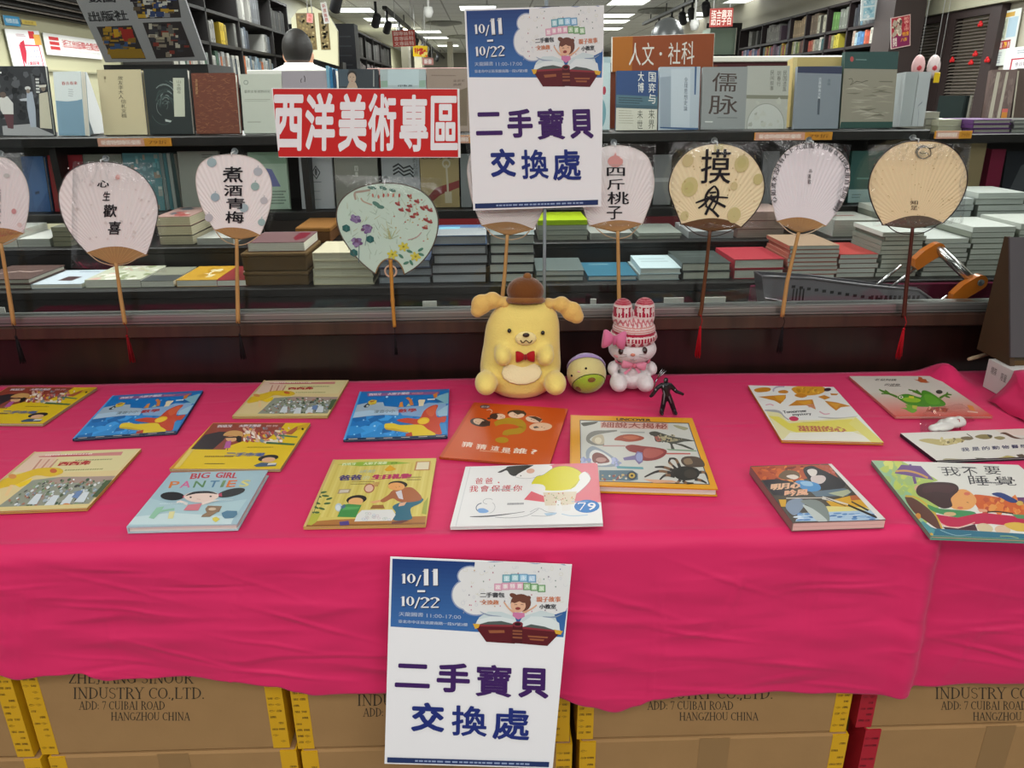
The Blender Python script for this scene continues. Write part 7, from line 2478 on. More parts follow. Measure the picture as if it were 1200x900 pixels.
def a_yel(A):
 A.Q(0, 0, 100, 100, '#dcbc1c')
 A.P([(400, 85), (960, 75), (930, 110), (820, 200), (640, 215), (430, 290), (210, 290)], '#8f3f30')
 A.P([(330, 175), (440, 150), (520, 150), (470, 215), (400, 290), (215, 290)], '#30272c')
 A.P([(470, 215), (520, 190), (480, 290), (380, 290)], '#8a4438')
 A.TQ('西班牙', (425, 118), (545, 114), (432, 97), '#d8cfd4', .03)
 A.TQ('大獅子漫遊', (590, 112), (765, 108), (598, 92), '#d8cfd4', .03)
 A.TQ('世界', (800, 108), (900, 106), (806, 92), '#c9a8a8', .02)
 A.P(catmull([(470, 180), (500, 150), (560, 138), (620, 150), (615, 190), (540, 180)], 3, True), '#c99a5c')
 A.E(590, 205, 22, 26, '#1f1a1a')
 A.E(530, 205, 42, 22, '#d8a878')
 A.P([(480, 190), (610, 182), (615, 192), (490, 198)], '#2a1f1c')
 A.P([(490, 225), (530, 218), (520, 275), (470, 280)], '#b0589c')
 A.S([(500, 278), (495, 296)], 6, '#5a2c50')
 A.S([(455, 290), (475, 240)], 5, '#6a5a40')
 rr = random.Random(9)
 for k in range(110):
  x = rr.uniform(630, 1000)
  y = rr.uniform(110, 225)
  if x + (y - 110) * .8 > 1010:
   continue
  A.E(x, y, rr.uniform(8, 24), rr.uniform(5, 14), rr.choice(['#c98a78', '#d8b49c', '#b04a44', '#e0d0c0', '#c96a70', '#8a6a70', '#d8a838', '#7f8f98', '#e8dcd0']), rr.uniform(0, 90), n=7)
 A.P([(780, 225), (900, 205), (900, 235), (800, 240)], '#d8d0b8')
 A.P([(810, 225), (1040, 238), (1030, 252), (800, 240)], '#3f6a48')
 A.P([(910, 165), (1060, 180), (1055, 190), (900, 178)], '#4f7a54')
 A.P([(950, 160), (1050, 100), (1090, 95), (1010, 165)], '#a85a34')
 A.P([(1060, 95), (1150, 72), (1140, 110), (1050, 130)], '#c9a020')
 A.E(1098, 120, 9, 9, '#2a221c')
 A.TQ('二手市場', (462, 345), (780, 345), (490, 314), '#3a5a9c', .03)
 A.Rr(490, 316, 560, 320, '#3a5a9c')
 A.lines(22, 74, 54, 78, 1, '#7a5a1c', 5, .5)
 A.lines(28, 89, 48, 92, 1, '#5a4a1c', 7, .5)
 A.lines(55, 55, 82, 58, 1, '#8a7a2c', 7, .5)
 A.E(820, 358, 84, 26, '#231e22', -8)
 A.E(822, 372, 56, 20, '#d8a884', -6)
 A.P([(700, 420), (760, 395), (890, 400), (880, 425), (720, 432)], '#3f5672')
 A.P([(820, 400), (890, 398), (880, 412), (810, 418)], '#cfd0c8')
 A.P([(180, 290), (240, 290), (110, 440), (40, 450)], '#d8c060')
 A.P([(180, 290), (200, 290), (60, 450), (36, 452)], '#c98a28')
tbook('yellow picture book with a girl in a straw hat, partly cut by the left edge', [(8.7, 452), (111.5, 455.5), (50, 496.5), (-62, 496)], .0065, '#b09a70', a_yel, Q_YEL2, C_YEL)
tbook('yellow picture book with a girl in a straw hat, above the grey blue board book', [(250, 497.5), (364, 495.5), (327.5, 551), (196, 550)], .0065, '#b09a70', a_yel, Q_YEL2, C_YEL, shift=(0, .004))
def a_pant(A):
 A.Q(0, 0, 100, 100, '#9cbac4')
 A.P([(240, 280), (420, 330), (700, 340), (1000, 300), (880, 500), (60, 500)], '#a9c6cc')
 A.P([(70, 490), (110, 430), (420, 400), (910, 440), (890, 500)], '#c3d8da')
 A.TQ('BIG', (545, 140), (695, 132), (560, 96), '#b83040', .03)
 A.TQ('GIRL', (735, 132), (905, 138), (750, 88), '#b83040', .03)
 for ch, x, w, c in (('P', 385, 75, '#cf7838'), ('A', 470, 80, '#d06a98'), ('N', 572, 85, '#5f8a5c'), ('T', 690, 70, '#4a7a9c'), ('I', 782, 25, '#6a8a5c'), ('E', 826, 70, '#d8702c'), ('S', 925, 75, '#d8cf7c')):
  A.TQ(ch, (x, 206), (x + w, 204), (x + 20, 154), c, .035)
 A.E(420, 270, 92, 33, '#25282c', 2)
 A.E(872, 250, 108, 30, '#25282c', -12)
 A.P([(500, 272), (540, 250), (545, 272), (500, 288)], '#b8405a')
 A.P([(765, 262), (800, 250), (805, 280), (765, 272)], '#b8405a')
 A.P(catmull([(512, 268), (580, 240), (700, 236), (770, 256), (770, 290), (700, 320), (600, 322), (530, 300)], 3, True), '#e2cbbf')
 A.P(catmull([(520, 272), (580, 240), (700, 235), (770, 260), (700, 252), (600, 254)], 3, True), '#2a2a2e')
 A.E(562, 282, 9, 6, '#1f2022')
 A.E(716, 277, 9, 6, '#1f2022')
 A.S([(610, 296), (640, 300)], 3, '#c99a90')
 for pts in (((540, 335), (480, 312), (455, 320)), ((650, 335), (740, 310), (780, 308))):
  A.S(list(pts), [22, 16, 10], '#e4d3c8')
 A.P([(545, 340), (655, 330), (625, 388), (510, 385)], '#cf7a86')
 A.P([(240, 440), (300, 360), (360, 350), (340, 380), (440, 365), (440, 380), (330, 395), (280, 450)], '#90c0a4')
 A.P([(390, 450), (400, 395), (445, 390), (430, 450)], '#d8d49c')
 A.P([(680, 375), (700, 350), (810, 355), (790, 400), (740, 410), (690, 400)], '#8a7058')
 A.P([(700, 400), (770, 405), (720, 440), (650, 440), (660, 425)], '#8f765c')
 A.E(735, 378, 30, 12, '#c9b49c')
 A.P([(810, 410), (850, 392), (930, 396), (935, 425), (905, 452), (840, 455), (820, 440)], '#4f7a94')
 A.P([(740, 450), (770, 440), (800, 460), (770, 486), (745, 470)], '#d8c850')
 A.lines(64, 56, 84, 60, 1, '#c6dade', 3, .5)
 A.lines(14, 60, 42, 64, 1, '#c6dade', 4, .5)
tbook('pale blue board book of a girl with black bunches at the front edge', [(201, 553), (310.5, 552), (281, 615), (149.5, 616.5)], .0135, '#a9c0c6', a_pant, None, (140, 540, 6.667), hard=True, pages='#ddd3ca', name='board_book')
def a_dad(A):
 A.Q(0, 0, 100, 100, '#cfbf62')
 for k in range(22):
  A.Q(2 + k * 4.4, 8, 4 + k * 4.4, 88, ['#d4c670', '#c8b658'][k % 2])
 A.P([(300, 100), (500, 80), (800, 80), (940, 95), (780, 108), (500, 118)], '#8fb03a')
 A.TQ('西班牙', (340, 112), (465, 108), (345, 88), '#dfe6c0', .02)
 A.TQ('大獅子漫遊', (525, 108), (735, 102), (530, 84), '#dfe6c0', .02)
 A.TQ('世界', (765, 102), (825, 100), (768, 88), '#4a6a1c', .02)
 A.P([(715, 150), (760, 110), (790, 130), (820, 148), (780, 160), (735, 166)], '#d8a01c')
 A.TQ('爸爸', (310, 244), (520, 240), (326, 194), '#3a2c6c', .045)
 A.TQ('送給', (490, 178), (630, 176), (510, 150), '#9fb0a4', .01)
 A.TQ('生日礼物', (598, 238), (950, 228), (610, 194), '#b02c5c', .04)
 A.TQ('的', (530, 238), (585, 236), (538, 204), '#c0c8a8', .01)
 A.lines(26, 36, 48, 43, 2, '#8a7c3a', 4, .4)
 A.lines(76, 30, 92, 38, 2, '#8a7c3a', 6, .4)
 A.P([(985, 82), (1110, 80), (1104, 160), (970, 162)], '#b8844a')
 A.P([(998, 90), (1098, 88), (1092, 152), (984, 154)], '#d9cfb0')
 A.P([(330, 318), (438, 315), (424, 352), (316, 358)], '#a8946a')
 A.P([(342, 324), (420, 322), (410, 345), (332, 350)], '#c9c0b0')
 A.E(592, 312, 46, 40, '#a85f44', -15)
 A.E(592, 312, 36, 31, '#d8b49c', -15)
 A.lines(46, 39, 52, 46, 4, '#b04a4a', 3, .5)
 A.P([(60, 600), (300, 580), (1090, 550), (1085, 620), (60, 640)], '#a87038')
 A.P([(60, 626), (1085, 604), (1085, 625), (60, 645)], '#8a5828')
 A.P([(80, 530), (185, 525), (150, 600), (110, 628), (60, 620)], '#b0b040')
 A.S([(120, 530), (150, 420), (180, 320)], 6, '#56683a')
 for (x, y, a, l) in ((170, 330, -60, 46), (190, 345, -10, 52), (150, 375, 20, 50), (215, 375, 5, 48), (140, 435, 15, 56), (235, 440, -5, 44), (250, 400, -15, 40), (130, 470, 25, 50), (190, 485, 15, 42), (100, 515, 10, 36), (150, 518, 0, 34)):
  A.E(x, y, l * .7, 9, '#4a6a3c', a)
 A.E(338, 475, 32, 36, '#b4c4cc', -20)
 A.E(332, 478, 20, 24, '#cfd8da', -20)
 A.E(488, 408, 88, 38, '#221c1c', -6)
 A.E(482, 424, 64, 32, '#dca86c', -4)
 A.P([(370, 455), (420, 445), (535, 455), (490, 560), (330, 556)], '#3f8a44')
 A.P([(380, 470), (520, 470), (500, 490), (370, 500)], '#57a058')
 A.P([(355, 470), (385, 446), (400, 470), (372, 490)], '#4a6a84')
 A.P(catmull([(800, 470), (880, 430), (1050, 400), (1040, 440), (960, 480), (960, 530), (970, 575), (880, 590), (810, 580), (830, 520)], 3, True), '#2c6478')
 A.P(catmull([(690, 420), (760, 370), (800, 330), (920, 305), (980, 320), (1050, 400), (980, 430), (860, 430), (800, 400), (730, 432)], 3, True), '#a3603a')
 A.P([(600, 430), (690, 412), (700, 428), (640, 442)], '#d8a070')
 A.P([(860, 440), (920, 430), (900, 460), (850, 470)], '#d8a888')
 A.P([(820, 345), (870, 330), (890, 410), (850, 400)], '#c9c4c8')
 A.E(838, 282, 82, 32, '#211b1a', 2)
 A.E(826, 298, 72, 34, '#dc9c5c', 3)
 A.S([(820, 300), (826, 312)], 4, '#b87038')
 A.S([(845, 296), (858, 300)], 3, '#7a4a28')
 A.P([(540, 500), (800, 495), (830, 540), (800, 590), (480, 596), (500, 540)], '#d6d6d2')
 for k in range(14):
  rr = random.Random(k)
  A.ring(rr.uniform(520, 790), rr.uniform(520, 585), 14, 9, 3, rr.choice(['#9fb0c8', '#a8b8b0', '#c0a8b0']), n=8)
 A.P([(610, 488), (630, 458), (720, 455), (735, 486)], '#94602c')
 A.P([(350, 600), (430, 590), (440, 625), (360, 630)], '#4f3f84')
 A.P([(800, 600), (900, 585), (950, 590), (880, 612), (800, 618)], '#6a3a34')
 A.P([(1065, 440), (1100, 390), (1090, 540), (1050, 530)], '#9aa044')
 A.Q(0, 0, 2.2, 100, '#c9ae6c')
tbook('yellow picture book of a father bowing to a winged child', [(396, 538), (517, 537.5), (508, 615), (365.5, 617)], .0055, '#c9a660', a_dad, [(396, 538), (519, 537.5), (509.5, 615.5), (365.5, 618)], (360, 530, 7.273), shift=(-.012, 0))
def a_orange(A):
 A.Q(0, 0, 100, 100, '#c8541a')
 A.E(465, 78, 44, 16, '#4a3f44')
 A.TQ('親子館', (430, 86), (500, 88), (436, 70), '#c9b8b0', .02)
 A.S(catmull([(480, 108), (500, 102), (520, 108), (525, 122), (512, 134)], 3), 6, '#dcb49c')
 A.E(420, 210, 88, 36, '#3a2c28', 8)
 A.E(412, 204, 52, 26, '#e0bea0', 10)
 A.P([(440, 200), (510, 200), (505, 240), (440, 245), (410, 232)], '#3a2c28')
 A.E(560, 160, 56, 26, '#3a2c28')
 A.E(590, 164, 48, 24, '#e2c2a8')
 A.E(545, 160, 30, 24, '#3a2c28')
 A.E(500, 178, 18, 8, '#3a2c28')
 A.E(732, 140, 78, 30, '#2e2622', 4)
 A.E(728, 150, 66, 28, '#e6c6ac', 2)
 A.P([(655, 132), (700, 114), (790, 118), (805, 150), (770, 140), (740, 150), (700, 126)], '#2e2622')
 A.E(868, 188, 66, 26, '#e0c0a8', 8)
 A.P([(820, 165), (880, 164), (935, 188), (915, 212), (880, 188)], '#3a322c')
 A.E(920, 248, 90, 32, '#e2bc9c', -2)
 A.P([(862, 248), (890, 242), (910, 256), (870, 262)], '#5a5450')
 for (x, y) in ((385, 205), (600, 165), (715, 150), (850, 188), (930, 250)):
  A.E(x, y, 4, 3, '#3a2c28')
  A.S([(x + 12, y + 8), (x + 24, y + 9)], 3, '#a86a58')
 A.S(catmull([(548, 228), (600, 206), (680, 200), (750, 214), (780, 248), (750, 280), (680, 290), (640, 300), (632, 318)], 4), [36, 38, 40, 42, 44, 46, 48, 50, 52, 54, 56, 58, 60, 60, 60, 60, 58, 56, 54, 52, 50, 48, 46, 46, 46, 46, 46, 46, 46, 46, 46, 46, 46], '#b08a1c')
 A.E(606, 358, 56, 24, '#b08a1c')
 for ch, x, y, w, h in (('猜', 250, 418, 100, 44), ('猜', 378, 436, 92, 44), ('這', 505, 444, 72, 40), ('是', 592, 464, 80, 46), ('誰', 692, 464, 112, 46), ('?', 835, 466, 46, 38)):
  A.TQ(ch, (x, y), (x + w, y + 6), (x + 14, y - h), '#ecdccc', .03)
 A.lines(33, 84, 62, 87, 1, '#e0a888', 4, .5)
 A.Q(0, 0, 3, 100, '#bb4c16')
tbook('orange picture book with a large ochre question mark before the yellow plush', [(557.5, 470.5), (665.5, 480), (644, 544), (512, 537.5)], .0045, '#b54a17', a_orange, None, (505, 465, 7.059), shift=(0, 0))
def a_unc(A):
 A.Q(0, 0, 100, 100, '#d8981c')
 A.P([(128, 82), (960, 100), (1105, 570), (128, 545)], '#3a4a58')
 A.P([(134, 88), (954, 106), (1096, 564), (134, 540)], '#c3c4bc')
 A.TQ('UNCOVER', (402, 84), (672, 90), (404, 64), '#2a2422', .022)
 A.P([(286, 92), (800, 102), (800, 152), (284, 142)], '#c9a89c')
 for i, ch in enumerate('細說大揭秘'):
  A.TQ(ch, (290 + 102 * i, 138 + 2 * i), (386 + 102 * i, 140 + 2 * i), (293 + 102 * i, 95 + 2 * i), '#8f4438', .025)
 A.P(catmull([(140, 105), (200, 98), (265, 95), (240, 112), (200, 122), (160, 130), (145, 120)], 3, True), '#46463c')
 A.P(catmull([(840, 118), (880, 120), (955, 140), (930, 156), (900, 150), (860, 134)], 3, True), '#9c9a78')
 A.S(catmull([(410, 162), (340, 170), (250, 180), (200, 205), (190, 240), (240, 265), (310, 268)], 4), [10, 12, 14, 16, 18, 20, 24, 28, 32, 34, 36, 36, 36, 34, 32, 30, 28, 26, 24, 22, 22, 20, 20, 20, 20, 20], '#7c7c74')
 A.P(catmull([(215, 240), (240, 205), (300, 195), (310, 260), (260, 268)], 3, True), '#b5aa90')
 A.E(265, 238, 26, 24, '#d0c8b0')
 A.P(catmull([(385, 232), (430, 200), (520, 190), (612, 212), (590, 235), (500, 248), (440, 240)], 3, True), '#9c4a34')
 A.P(catmull([(450, 212), (520, 200), (580, 214), (520, 232)], 3, True), '#b86a4c')
 A.Rr(434, 170, 620, 180, '#9aa09a')
 A.Rr(300, 274, 470, 284, '#b08a84')
 A.P(catmull([(655, 175), (700, 166), (750, 180), (830, 205), (920, 220), (1000, 238), (920, 244), (860, 262), (900, 262), (990, 300), (970, 304), (880, 272), (830, 262), (845, 300), (820, 302), (810, 260), (760, 246), (730, 250), (700, 240), (690, 205), (665, 195)], 3, True), '#4a4a42')
 A.P(catmull([(740, 205), (820, 215), (880, 232), (820, 245), (760, 235)], 3, True), '#a39a78')
 A.P([(690, 205), (735, 205), (745, 240), (715, 248)], '#9c5a50')
 A.scatter(720, 195, 900, 250, 26, ['#5a5a50', '#8a866c', '#3a3a34', '#b0a888'], 9, 5, pct=False)
 A.P([(780, 300), (1010, 310), (1015, 320), (800, 312)], '#7f9a7c')
 A.P(catmull([(180, 400), (170, 330), (200, 290), (240, 285), (330, 330), (400, 380), (430, 410), (390, 435), (280, 440), (200, 430)], 3, True), '#8f9aa4')
 A.P(catmull([(205, 400), (200, 340), (240, 310), (310, 335), (370, 385), (350, 420), (260, 428)], 3, True), '#d4d4d0')
 A.P(catmull([(220, 395), (220, 350), (255, 330), (310, 350), (350, 398), (300, 412), (250, 412)], 3, True), '#7c4a44')
 A.E(285, 385, 40, 18, '#b0857c')
 A.scatter(140, 380, 210, 430, 12, ['#8f98c0', '#a9b0d0'], 16, 3, pct=False)
 A.scatter(370, 380, 430, 430, 12, ['#8f98c0', '#a9b0d0'], 14, 4, pct=False)
 A.P(catmull([(470, 285), (520, 270), (600, 280), (700, 290), (780, 310), (770, 350), (700, 385), (600, 390), (570, 340), (500, 320)], 3, True), '#8a3a38')
 A.P(catmull([(620, 300), (720, 305), (760, 330), (680, 370), (610, 360)], 3, True), '#a85850')
 A.P([(450, 370), (540, 350), (560, 320), (600, 330), (600, 400), (570, 420), (540, 385), (460, 390)], '#7a7098')
 A.E(575, 365, 26, 34, '#8f98c0')
 A.Rr(780, 332, 965, 342, '#c0605a')
 A.P([(400, 432), (600, 440), (605, 456), (405, 450)], '#5f9aa0')
 A.P(catmull([(890, 390), (920, 360), (1000, 358), (1050, 380), (1070, 430), (1000, 440), (920, 430)], 3, True), '#4f4034')
 A.P(catmull([(910, 385), (960, 372), (980, 410), (930, 420)], 3, True), '#806a50')
 A.P(catmull([(830, 490), (850, 450), (920, 432), (1010, 450), (1030, 490), (990, 530), (900, 540), (850, 520)], 3, True), '#24221e')
 for pts in (((840, 470), (760, 440), (690, 440)), ((850, 455), (800, 400), (820, 370)), ((880, 440), (850, 380), (800, 375)), ((835, 490), (720, 470), (610, 515)), ((840, 510), (770, 500), (725, 535)), ((900, 540), (930, 560), (980, 560)), ((990, 530), (1040, 540), (1080, 560)), ((1020, 480), (1070, 480), (1090, 530)), ((880, 535), (860, 555), (840, 560))):
  A.S(catmull(pts, 4), [24, 24, 22, 20, 18, 16, 14, 12, 10], '#2c2824')
  A.S(catmull(pts, 4)[2:5], 20, '#7a5a40')
 A.E(960, 490, 50, 34, '#3a342c')
 A.S([(800, 420), (830, 450)], 10, '#c9bfae')
 A.P([(600, 530), (820, 540), (870, 555), (680, 560)], '#d0a080')
 A.P([(270, 465), (520, 465), (560, 490), (560, 535), (500, 545), (270, 540)], '#56707c')
 A.scatter(280, 500, 480, 540, 22, ['#8f4a40', '#c0a870', '#3f5a6a', '#cfc8b0'], 10, 7, pct=False)
 A.E(515, 505, 38, 32, '#2e3c48')
 A.E(515, 505, 24, 20, '#c0a040')
 A.E(515, 505, 10, 9, '#1a1a1a')
 A.Q(0, 0, 1.2, 100, '#c98a18')
unc_q = [(669, 487), (812.5, 489.5), (839.5, 573), (667, 568)]
tbook('yellow bordered animal encyclopedia with dinosaur and spider pictures', unc_q, .016, '#c98c1a', a_unc, None, (660, 480, 6.486), name='encyclopedia_book', pages='#d6cfc4')
p0 = at_z(531, 617, TZ)
sl = .058
n79 = Vector((-sl, 0, 1)).normalized()
def a_79(A):
 A.Q(0, 0, 100, 100, '#e4e4e2')
 A.P(catmull([(700, 60), (800, 30), (1000, 26), (1110, 40), (1140, 300), (960, 310), (1020, 200), (1000, 120), (780, 60)], 2, True), '#d8707c')
 A.P([(590, 285), (640, 225), (730, 260), (740, 305)], '#d8606c')
 A.P([(960, 235), (1060, 180), (1140, 310), (940, 310)], '#d8707c')
 A.P([(1060, 40), (1115, 40), (1140, 310), (1040, 250)], '#d8707c')
 A.P(catmull([(385, 82), (440, 55), (470, 40), (640, 35), (600, 60), (520, 112), (475, 100), (450, 70), (410, 85)], 3, True), '#2e3032')
 A.P(catmull([(520, 112), (600, 62), (660, 36), (780, 45), (740, 90), (680, 120), (580, 132)], 3, True), '#e8e6e2')
 A.ring(600, 100, 100, 32, 2, '#8f8f90', 10, 150)
 A.E(625, 78, 30, 18, '#d8a894')
 A.E(556, 112, 5, 4, '#2a2a2a')
 A.P(catmull([(640, 165), (670, 120), (720, 108), (800, 55), (900, 50), (990, 95), (980, 150), (920, 215), (735, 220), (720, 180), (650, 180)], 3, True), '#d4cc1c')
 A.S(catmull([(640, 165), (670, 120), (720, 108), (800, 55), (900, 50), (990, 95), (980, 150), (920, 215)], 3), 2.5, '#8a8640')
 A.P(catmull([(975, 120), (1020, 90), (1060, 140), (1020, 200), (960, 250), (950, 215), (990, 180)], 3, True), '#e6e4e0')
 A.S(catmull([(1020, 90), (1060, 140), (1020, 200), (960, 250)], 3), 2.5, '#8f8f90')
 A.P(catmull([(640, 175), (720, 180), (740, 215), (700, 250), (670, 210)], 3, True), '#e6e4e0')
 A.P([(725, 235), (965, 232), (950, 320), (860, 330), (850, 290), (830, 290), (820, 330), (745, 330)], '#d8ccb4')
 A.scatter(735, 240, 955, 325, 34, ['#c07a54', '#b04a4c', '#8fa070', '#d8a860'], 5, 4, pct=False)
 A.P([(765, 330), (825, 330), (820, 370), (770, 372)], '#e2dfda')
 A.P([(865, 330), (930, 328), (925, 368), (868, 370)], '#e2dfda')
 A.S(catmull([(640, 375), (700, 348), (760, 375), (830, 385), (760, 405), (650, 400)], 3), 3, '#9a9ca0')
 A.P([(740, 385), (830, 380), (820, 395), (760, 402)], '#a8c4d8')
 A.S(catmull([(205, 404), (340, 402), (480, 388), (600, 372)], 3), [3, 6, 8, 9, 9, 8, 7, 6, 4, 3, 3, 3], '#4a4c50')
 A.S(catmull([(390, 410), (500, 415), (620, 400), (700, 355)], 3), 3, '#8a8c90')
 A.S(catmull([(865, 390), (940, 405), (1050, 398)], 3), 5, '#a8c4d8')
 for s, x0, y0, x1, y1 in (('爸爸', 216, 122, 362, 168), ('我會保護你', 178, 178, 580, 226)):
  n = len(s)
  for i, ch in enumerate(s):
   w_ = (x1 - x0) / n
   A.TQ(ch, (x0 + w_ * i + 4, y1), (x0 + w_ * (i + 1) - 10, y1), (x0 + w_ * i + 8, y0), '#c0303c', .02)
 A.S([(392, 155), (402, 162)], 8, '#c0303c')
 A.lines(22, 42, 43, 46, 1, '#b0b2b4', 5, .5)
 A.lines(36, 65, 50, 71, 1, '#8a8c90', 6, .5)
 A.ring(290, 340, 44, 32, 6, '#5a6a7c', 60, 260)
 A.P(catmull([(260, 350), (300, 345), (340, 365), (320, 378), (270, 376)], 3, True), '#7fa8d8')
 A.ring(330, 295, 36, 20, 2.5, '#8a8c90', 100, 330)
 A.ring(340, 340, 44, 40, 2.5, '#9a9ca0', -60, 80)
 A.E(1040, 338, 88, 46, '#1468b0')
 A.E(1040, 338, 84, 43, '#1c74bc')
 A.serif('7', 972, 312, 1034, 366, '#e8e8e8', .22, .08)
 A.T('9', 1044, 312, 1104, 366, '#e8e8e8', .04)
 A.lines(80, 66, 92, 68, 1, '#7fb4dc', 3, .5)
 A.Q(3.5, 0, 4.1, 100, '#d0d2d2')
tbook('white picture book with a dog in a yellow shirt and a round blue 79 sticker', [(543.5, 545.5), (699, 544), (708, 613.5), (530.5, 616.5)], .0065, '#dcdcda', a_79, [(543, 546), (699, 544.5), (708, 614), (530.5, 617)], (520, 540, 6.154), tilt=(p0 + Vector((0, 0, .0022)), n79), pages='#e0deda')
def a_cook(A):
 A.Q(0, 0, 100, 100, '#dcdcd8')
 A.P([(210, 245), (310, 255), (400, 330), (640, 330), (900, 315), (1140, 500), (380, 470)], '#d9d3a0')
 A.P([(240, 290), (330, 300), (420, 350), (640, 340), (880, 330), (1000, 400), (900, 420), (700, 420), (560, 440), (420, 400)], '#d8cc52')
 A.P([(440, 420), (900, 420), (1100, 490), (400, 470)], '#dedcd0')
 A.P([(900, 320), (1140, 500), (1060, 500), (860, 360)], '#d8cf6a')
 A.S(catmull([(205, 248), (320, 262), (370, 300), (410, 325)], 3), [8, 14, 18, 16, 12, 8, 8, 8, 8, 8], '#9c9ca0')
 A.S(catmull([(630, 310), (760, 322), (910, 312)], 3), [4, 8, 10, 8, 5, 4, 4], '#a9a9a8')
 bis = ['#c07e1c', '#d09428', '#9c641a']
 A.P(catmull([(90, 90), (150, 78), (215, 85), (215, 108), (120, 112)], 3, True), bis[0])
 A.P(catmull([(285, 112), (330, 105), (365, 118), (350, 130), (300, 126)], 3, True), bis[0])
 A.ring(300, 100, 55, 22, 12, '#a9a4b4', 150, 300)
 A.P(catmull([(385, 100), (420, 84), (520, 84), (610, 95), (645, 120), (600, 148), (500, 152), (430, 136), (400, 116)], 3, True), bis[1])
 A.scatter(430, 95, 600, 140, 14, ['#c08420', '#e0b040', '#b07818'], 12, 4, pct=False)
 A.E(655, 118, 26, 12, '#3a2030')
 A.P(catmull([(420, 142), (470, 136), (515, 155), (480, 168), (430, 156)], 3, True), bis[0])
 A.P([(130, 145), (350, 140), (355, 165), (320, 205), (270, 180)], bis[0])
 A.P([(260, 145), (350, 142), (340, 190), (290, 175)], bis[1])
 A.P([(385, 222), (440, 185), (560, 182), (600, 255), (520, 222)], bis[0])
 A.P([(450, 195), (550, 190), (560, 225), (500, 215)], bis[1])
 A.P([(595, 165), (640, 155), (690, 175), (650, 188)], bis[0])
 A.P([(650, 195), (740, 210), (850, 240), (780, 245), (750, 268), (700, 235)], bis[0])
 A.P([(690, 212), (770, 222), (750, 255)], bis[1])
 A.P([(680, 145), (740, 150), (730, 160), (690, 158)], bis[0])
 A.lines(52, 36, 60, 44, 2, '#c88a98', 3, .4)
 A.S(catmull([(205, 210), (240, 205), (270, 216)], 3), 8, '#cf9ca8')
 A.S(catmull([(630, 270), (670, 290), (710, 288)], 3), 8, '#cf9ca8')
 A.TQ('Tomorrow', (360, 278), (540, 272), (345, 256), '#2c2a30', .02)
 A.TQ('mystery', (440, 302), (585, 298), (425, 282), '#2c2a30', .02)
 A.E(448, 318, 38, 17, '#c02c54', 8)
 A.TQ('甜甜的心', (505, 412), (870, 425), (475, 368), '#b04a44', .02)
 A.lines(34, 69, 52, 71, 1, '#b9a850', 3, .5)
tbook('white picture book with golden biscuits and an orange spine', [(870.5, 449), (975, 456), (1045, 519), (926, 515.5)], .0065, '#c07a20', a_cook, None, (865, 440, 6.316), shift=(-.004, 0))
